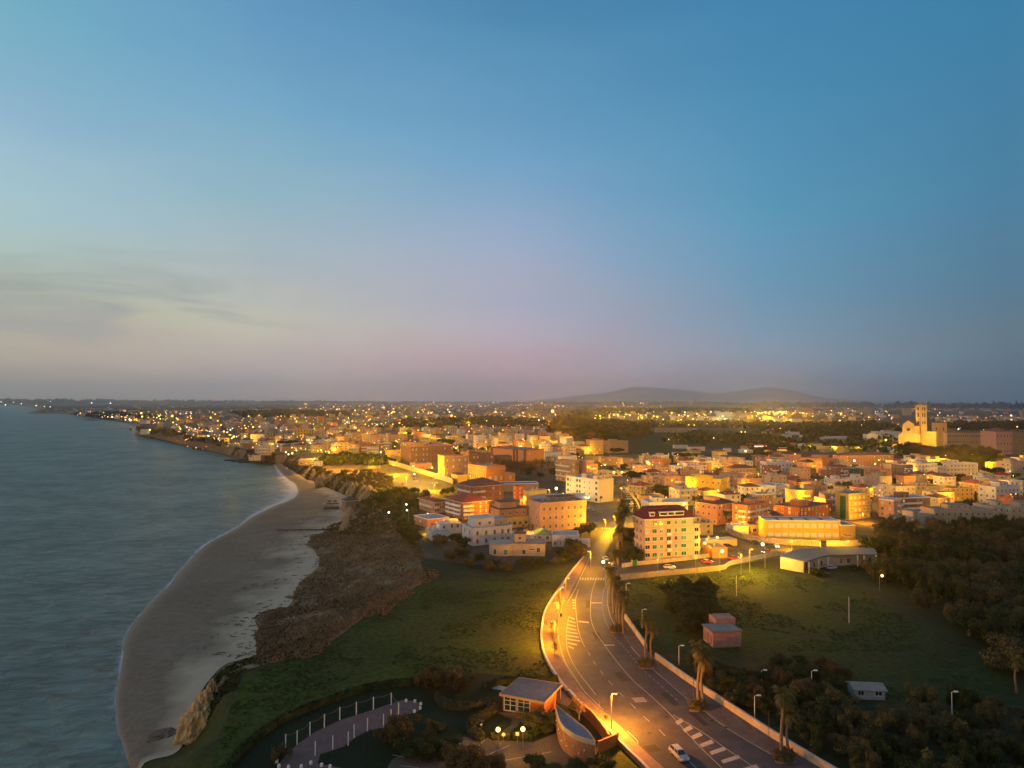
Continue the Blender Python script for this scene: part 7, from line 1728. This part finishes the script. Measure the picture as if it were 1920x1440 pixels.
far_wood('distant_wood', [(240,800),(300,806),(360,818),(420,832),(410,838),(340,826),(290,815)], 22, 500, 9, 6, M_leafo, 10)
far_wood('distant_wood', [(640,858),(700,862),(730,870),(700,872),(650,870),(600,874),(610,868)], 9, 600, 7, 6, M_leaf, 11, 60)
sheet('field_grass', [(1100,835),(1220,808),(1420,806),(1500,815),(1480,838),(1300,842),(1240,862),(1130,866),(1060,856)], .03, M_meadow2)
sheet('running_track', [(1090,856),(1240,850),(1255,858),(1200,868),(1120,868)], .06, M_gravel)
sheet('allotment_ground', [(1180,876),(1250,858),(1400,848),(1460,850),(1420,868),(1260,880)], .05, M_meadow2)
# town trees between the houses
tt = scatter([(600,846),(760,836),(1060,846),(1060,862),(1200,870),(1270,862),(1500,866),(1935,880),(1935,975),(1740,955),(1605,975),(1300,975),(1200,930),(1190,900),(1020,905),(900,880),(820,860),(700,850)], 17, 2600, avoid=[(a, b, r*.75) for a, b, r in FOOT])
rnd.shuffle(tt); tt = tt[:120]; c2 = {}
for (x, y) in sorted(tt, key=lambda q: proj((q[0], q[1], 0))[0]):
    px, py = proj((x, y, 0)); k = lmk(px, py); i = c2.get(k, 0); c2[k] = i+1
    plant(rnd.choice(['round', 'round', 'bush', 'cypress']), (x, y, 0), rnd.uniform(5, 9), 'dark street tree %s, %s from the left' % (k, ordn(i)), name='street_tree', var=rnd.randrange(3), leaf=rnd.choice([M_leaf, M_pine, M_leafo]), group='street trees %s' % k, wide=1.2)
pn = [(825,842),(832,842),(840,843),(760,826),(1150,862),(1700,852),(1190,914),(1198,918),(1290,872),(1430,870),(1600,850),(1745,892),(1870,905),(1940,900),(890,800),(910,803),(1000,808),(720,812),(545,845),(1755,830),(1810,800),(1890,800)]
for i, (x, y) in enumerate(sorted(pn)): p = at(x, y); plant('pine', p, 9+p.y/220, 'dark umbrella pine standing in the town, %s from the left' % ordn(i), leaf=M_pine, var=i % 3, wide=1.3, group='umbrella pines in the town')

# ================================================================ LIGHTS OF THE FAR TOWN
fl_ = {'w': MB(), 'y': MB(), 'o': MB()}
r_ = random.Random(77)
def fl(px, py, c, s, h=9):
    p = at(px, py, h); p.y = min(p.y, 30000); k = p.y/FPX
    q = at(px, py, h) if p.y < 30000 else Vector((p.x, p.y, h)); fl_[c].ball((q.x, q.y, h), k*s, seg=6, rings=4)
dens = [((120,772),(1030,800),340),((330,800),(1060,845),300),((1060,770),(1690,800),260),((1740,778),(1920,806),40),((1200,850),(1920,950),120),((560,756.5),(1000,770),110),((180,770),(330,800),45),((1000,757.5),(1240,764),50)]
for (a, b, n) in dens:
    for _ in range(n):
        x, y = r_.uniform(a[0], b[0]), a[1]+(b[1]-a[1])*r_.random()**1.3
        if x < 330 and y > 776+(x-120)*.11: continue
        if 1220 < x < 1480 and 800 < y < 830: continue
        fl(x, y, r_.choice('yyyoow' if x > 250 else 'wwyo'), abs(r_.gauss(.5, .28))+.25, r_.choice([5, 8, 12]))
for (x, y, c, s) in ((2,753.5,'w',1.2),(10,759,'w',1.6),(25,754,'w',.8),(40,757,'w',1.2),(68,760.5,'y',1.8),(83,762,'w',1.1),(94,763,'w',1.3),(95,752.5,'w',.8),(136,751.5,'o',2.0),(172,755.5,'w',1.4),(207,756,'w',1.6),(286,750.5,'w',1.3),(335,751,'w',.8),(342,751.5,'w',.8),(427,753.5,'w',.9),(778,753,'y',3.0),(798,753.2,'y',2.8),(806,754,'y',1.6),(813,754.5,'y',2.0),(799,760,'y',1.4),(853,754,'w',1.3),(925,755,'w',1.6),(934,755,'w',1.2),(944,754.5,'w',1.4),(955,754,'w',1.2),(983,754,'w',1.2),(1004,752,'o',3.4),(1010,753,'o',2.2),(1016,756,'y',2.0),(1077,754,'w',1.2),(1163,755.5,'y',2.4),(1168,756,'y',1.6),(1201,756,'y',1.8),(1206,756,'y',1.6),
   (1036,771,'y',4.4),(929,772,'y',2.6),(1118,780,'y',2.6),(1125,780,'y',2.4),(1138,774,'y',3.6),(1172,774,'y',1.8),(1204,783,'y',2.8),(1333,772,'w',2.6),(1577,776,'y',3.4),(1549,776,'w',1.4),(1588,750,'o',1.8),(1594,749,'o',2.2),(1576,750,'w',1.2),(1558,751,'w',1.5),(1620,755,'w',1.2),(1590,766,'w',1.4),(1724,766,'w',1.4),(1753,767,'o',1.6),(1762,774,'w',1.6),(1873,762,'w',1.8),(1912,762,'w',1.2),(1896,779,'w',2.6),(1711,766.5,'o',1.4),(1715,766.5,'o',1.4),
   (1078,781,'o',1.4),(1100,812,'y',1.6),(1050,803,'o',3.0),(1053,806,'y',2.4),(1057,811,'o',2.2),(1066,818,'o',2.0),(1072,821,'y',1.6),(1085,813,'y',1.8),(432,806,'w',2.0),(436,803,'w',1.6),(247,778,'y',2.2),(255,777,'y',2.6),(265,775,'y',3.0),(245,788,'y',2.8),(298,780,'y',2.4),(323,780,'y',3.2),(334,787,'y',3.0),(395,783,'y',2.4),(420,809,'y',2.4),(438,819,'y',3.0),(459,818,'y',2.8),(338,804,'y',2.0),(366,804,'w',1.6),(281,806,'y',2.6),(750,788,'y',1.8),(749,793,'y',2.2),(707,796,'w',1.8),(803,775,'w',1.6),(846,780,'y',2.4),(861,769,'y',2.0),(885,778,'w',1.8),(739,772,'y',1.8),(784,773,'y',2.0),(720,764,'o',2.4),(651,792,'w',2.2),(667,802,'y',2.0)):
    fl(x, y, c, s*.62, 10 if y > 757 else 60)
for i in range(22): fl(1421+i*2.6+r_.gauss(0, .6), 774+r_.gauss(0, 1.0), 'y', r_.uniform(1.0, 2.2), 10)
for i in range(16): fl(1120+i*12+r_.gauss(0, 5), 778+r_.gauss(0, 2.5), 'y', r_.uniform(.8, 1.8), 9)
for i in range(10): fl(1484+i*3+r_.gauss(0, .6), 775+r_.gauss(0, 1.0), 'o' if i < 5 else 'y', r_.uniform(.8, 1.6), 10)
for i in range(26): t = i/25; fl(1040+28*t+r_.gauss(0, .8), 776+42*t, r_.choice('oy'), r_.uniform(.6, 1.2), 7)
for i in range(26): t = i/25; fl(350+110*t+r_.gauss(0, 1), 802+16*t+r_.gauss(0, 1.2), r_.choice('oyw'), r_.uniform(.5, 1.2), 7)
for i in range(16): t = i/15; fl(540+120*t+r_.gauss(0, 1), 838+16*t+r_.gauss(0, 1.2), r_.choice('yy'), r_.uniform(.6, 1.3), 6)
tag(fl_['w'].build('distant_white_lights', emis('far_light_white', (1, .85, .68), 3.2)), kind='stuff')
tag(fl_['y'].build('distant_yellow_lights', emis('far_light_yellow', (1, .58, .09), 4.5)), kind='stuff')
tag(fl_['o'].build('distant_orange_lights', emis('far_light_orange', (1, .36, .05), 4.0)), kind='stuff')
# light pools in the far town: added unseen lights above the streets, without fixtures
for (x, y, e, c) in [(1450,782,3e5,YEL),(1430,780,2e5,YEL),(1475,780,2e5,YEL),(1510,780,2e5,SOD),(1400,782,2e5,YEL),(1125,783,2e5,YEL),(1150,785,2e5,YEL),(1190,784,2.5e5,YEL),(1220,786,2e5,YEL),(1270,788,1.2e5,YEL),(1320,786,1.5e5,YEL),(1358,786,1.6e5,WHT),(1395,790,1e5,YEL),(1580,785,1e5,YEL),(997,781,1.6e5,YEL),(1040,780,1.6e5,SOD),(1046,790,8e4,SOD),(1051,800,6e4,SOD),(1058,812,5e4,SOD),(1068,820,4e4,SOD),(255,782,9e4,YEL),(330,788,8e4,YEL),(300,800,5e4,YEL),(345,806,6e4,YEL),(380,808,5e4,YEL),(415,813,4e4,YEL),(450,820,4e4,YEL),(480,824,3e4,YEL),(510,834,2.6e4,YEL),(600,792,5e4,SOD),(640,790,5e4,YEL),(680,804,4e4,YEL),(650,812,3e4,SOD),(720,800,4e4,YEL),(760,812,3e4,SOD),(485,792,5e4,YEL),(640,850,2e4,YEL),(660,853,2e4,YEL),(590,843,2e4,YEL),(830,812,3e4,YEL),(900,808,3e4,YEL),(870,826,2e4,SOD),(940,826,2e4,SOD),(1000,832,2e4,SOD),(1040,838,1.6e4,SOD),(800,790,5e4,YEL),(880,790,5e4,YEL),(930,776,9e4,YEL),(700,778,9e4,YEL),(560,782,7e4,YEL),(790,770,1.2e5,YEL),(1440,870,8e3,YEL),(1560,905,6e3,SOD),(1680,925,6e3,YEL),(1760,900,6e3,SOD),(1620,950,6e3,SOD),(1500,925,6e3,SOD),(1340,950,8e3,SOD),(1250,915,6e3,YEL),(1440,945,6e3,SOD),(1850,940,6e3,YEL),(1900,915,6e3,YEL),(1400,905,5e3,SOD),(1330,865,8e3,YEL),(1470,845,1e4,YEL),(1540,868,1e4,SOD),(1700,880,7e3,YEL),(1820,905,6e3,SOD),(1640,865,7e3,YEL),(920,945,4e3,SOD),(1000,975,2500,SOD),(900,925,4e3,SOD),(955,950,4e3,SOD),(1080,950,3e3,YEL),(860,960,2500,SOD),(1218,900,5e3,YEL),(1260,870,6e3,YEL),(1790,925,5e3,SOD),(1580,995,5e3,YEL),(1790,852,2.1e4,YEL),(1830,854,2.1e4,YEL),(1880,858,2.1e4,SOD)]:
    h = 9 if e < 2e4 or x < 560 else 16; e = e*(.45 if x < 560 else 1); p = at(x, y, h); lamp_light(p, e*3.6, c, .6 if e < 2e4 else 3)

# ================================================================ MOUNTAINS
def ridge(name, pts, dist, depth, m, seed):
    mb = MB(); P_ = []
    pts = [(a[0], a[1]) for a in catmull([(x, y, 0) for x, y in pts], 8)]
    n = len(pts); rows = 6
    for i, (x, y) in enumerate(pts):
        top = at_y(x, y, dist); b0 = top.z
        for j in range(rows+1):
            t = j/rows; z = b0*(t**.8)*(1+.06*noise.noise(Vector((x*.06, t*3, seed)))) if t < 1 else b0
            mb.v.append((top.x, dist-depth*(1-t), max(z, 0) if t > 0 else 0))
        mb.v.append((top.x, dist+depth, 0))
    R_ = rows+2
    for i in range(n-1):
        for j in range(rows+1): mb.f.append((i*R_+j, (i+1)*R_+j, (i+1)*R_+j+1, i*R_+j+1)); mb.m.append(0)
    tag(mb.build(name, m, smooth=True), kind='structure')
M_mtn = mat('mountain_haze_tone', (.24, .24, .30), var=.4, scale=.001)  # pale bluish base colour, distance haze put into the tone
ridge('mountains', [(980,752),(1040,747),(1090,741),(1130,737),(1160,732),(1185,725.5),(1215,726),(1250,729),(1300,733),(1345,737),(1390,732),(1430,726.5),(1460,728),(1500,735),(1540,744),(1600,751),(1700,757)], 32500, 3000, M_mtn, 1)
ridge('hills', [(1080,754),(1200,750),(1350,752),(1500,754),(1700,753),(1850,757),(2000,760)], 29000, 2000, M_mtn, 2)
# ================================================================ HAZE
hz = bpy.data.materials.new('haze'); hz.use_nodes = True; nt = hz.node_tree; nt.nodes.clear()
out = nt.nodes.new('ShaderNodeOutputMaterial'); v = nt.nodes.new('ShaderNodeVolumePrincipled')
v.inputs['Color'].default_value = (.94, .96, 1, 1); v.inputs['Density'].default_value = HAZE; v.inputs['Anisotropy'].default_value = .88
nt.links.new(v.outputs[0], out.inputs['Volume'])
o = MB().box(-43000, -260, -13.2, 43000, 36800, 920).build('haze', hz); tag(o, kind='stuff')
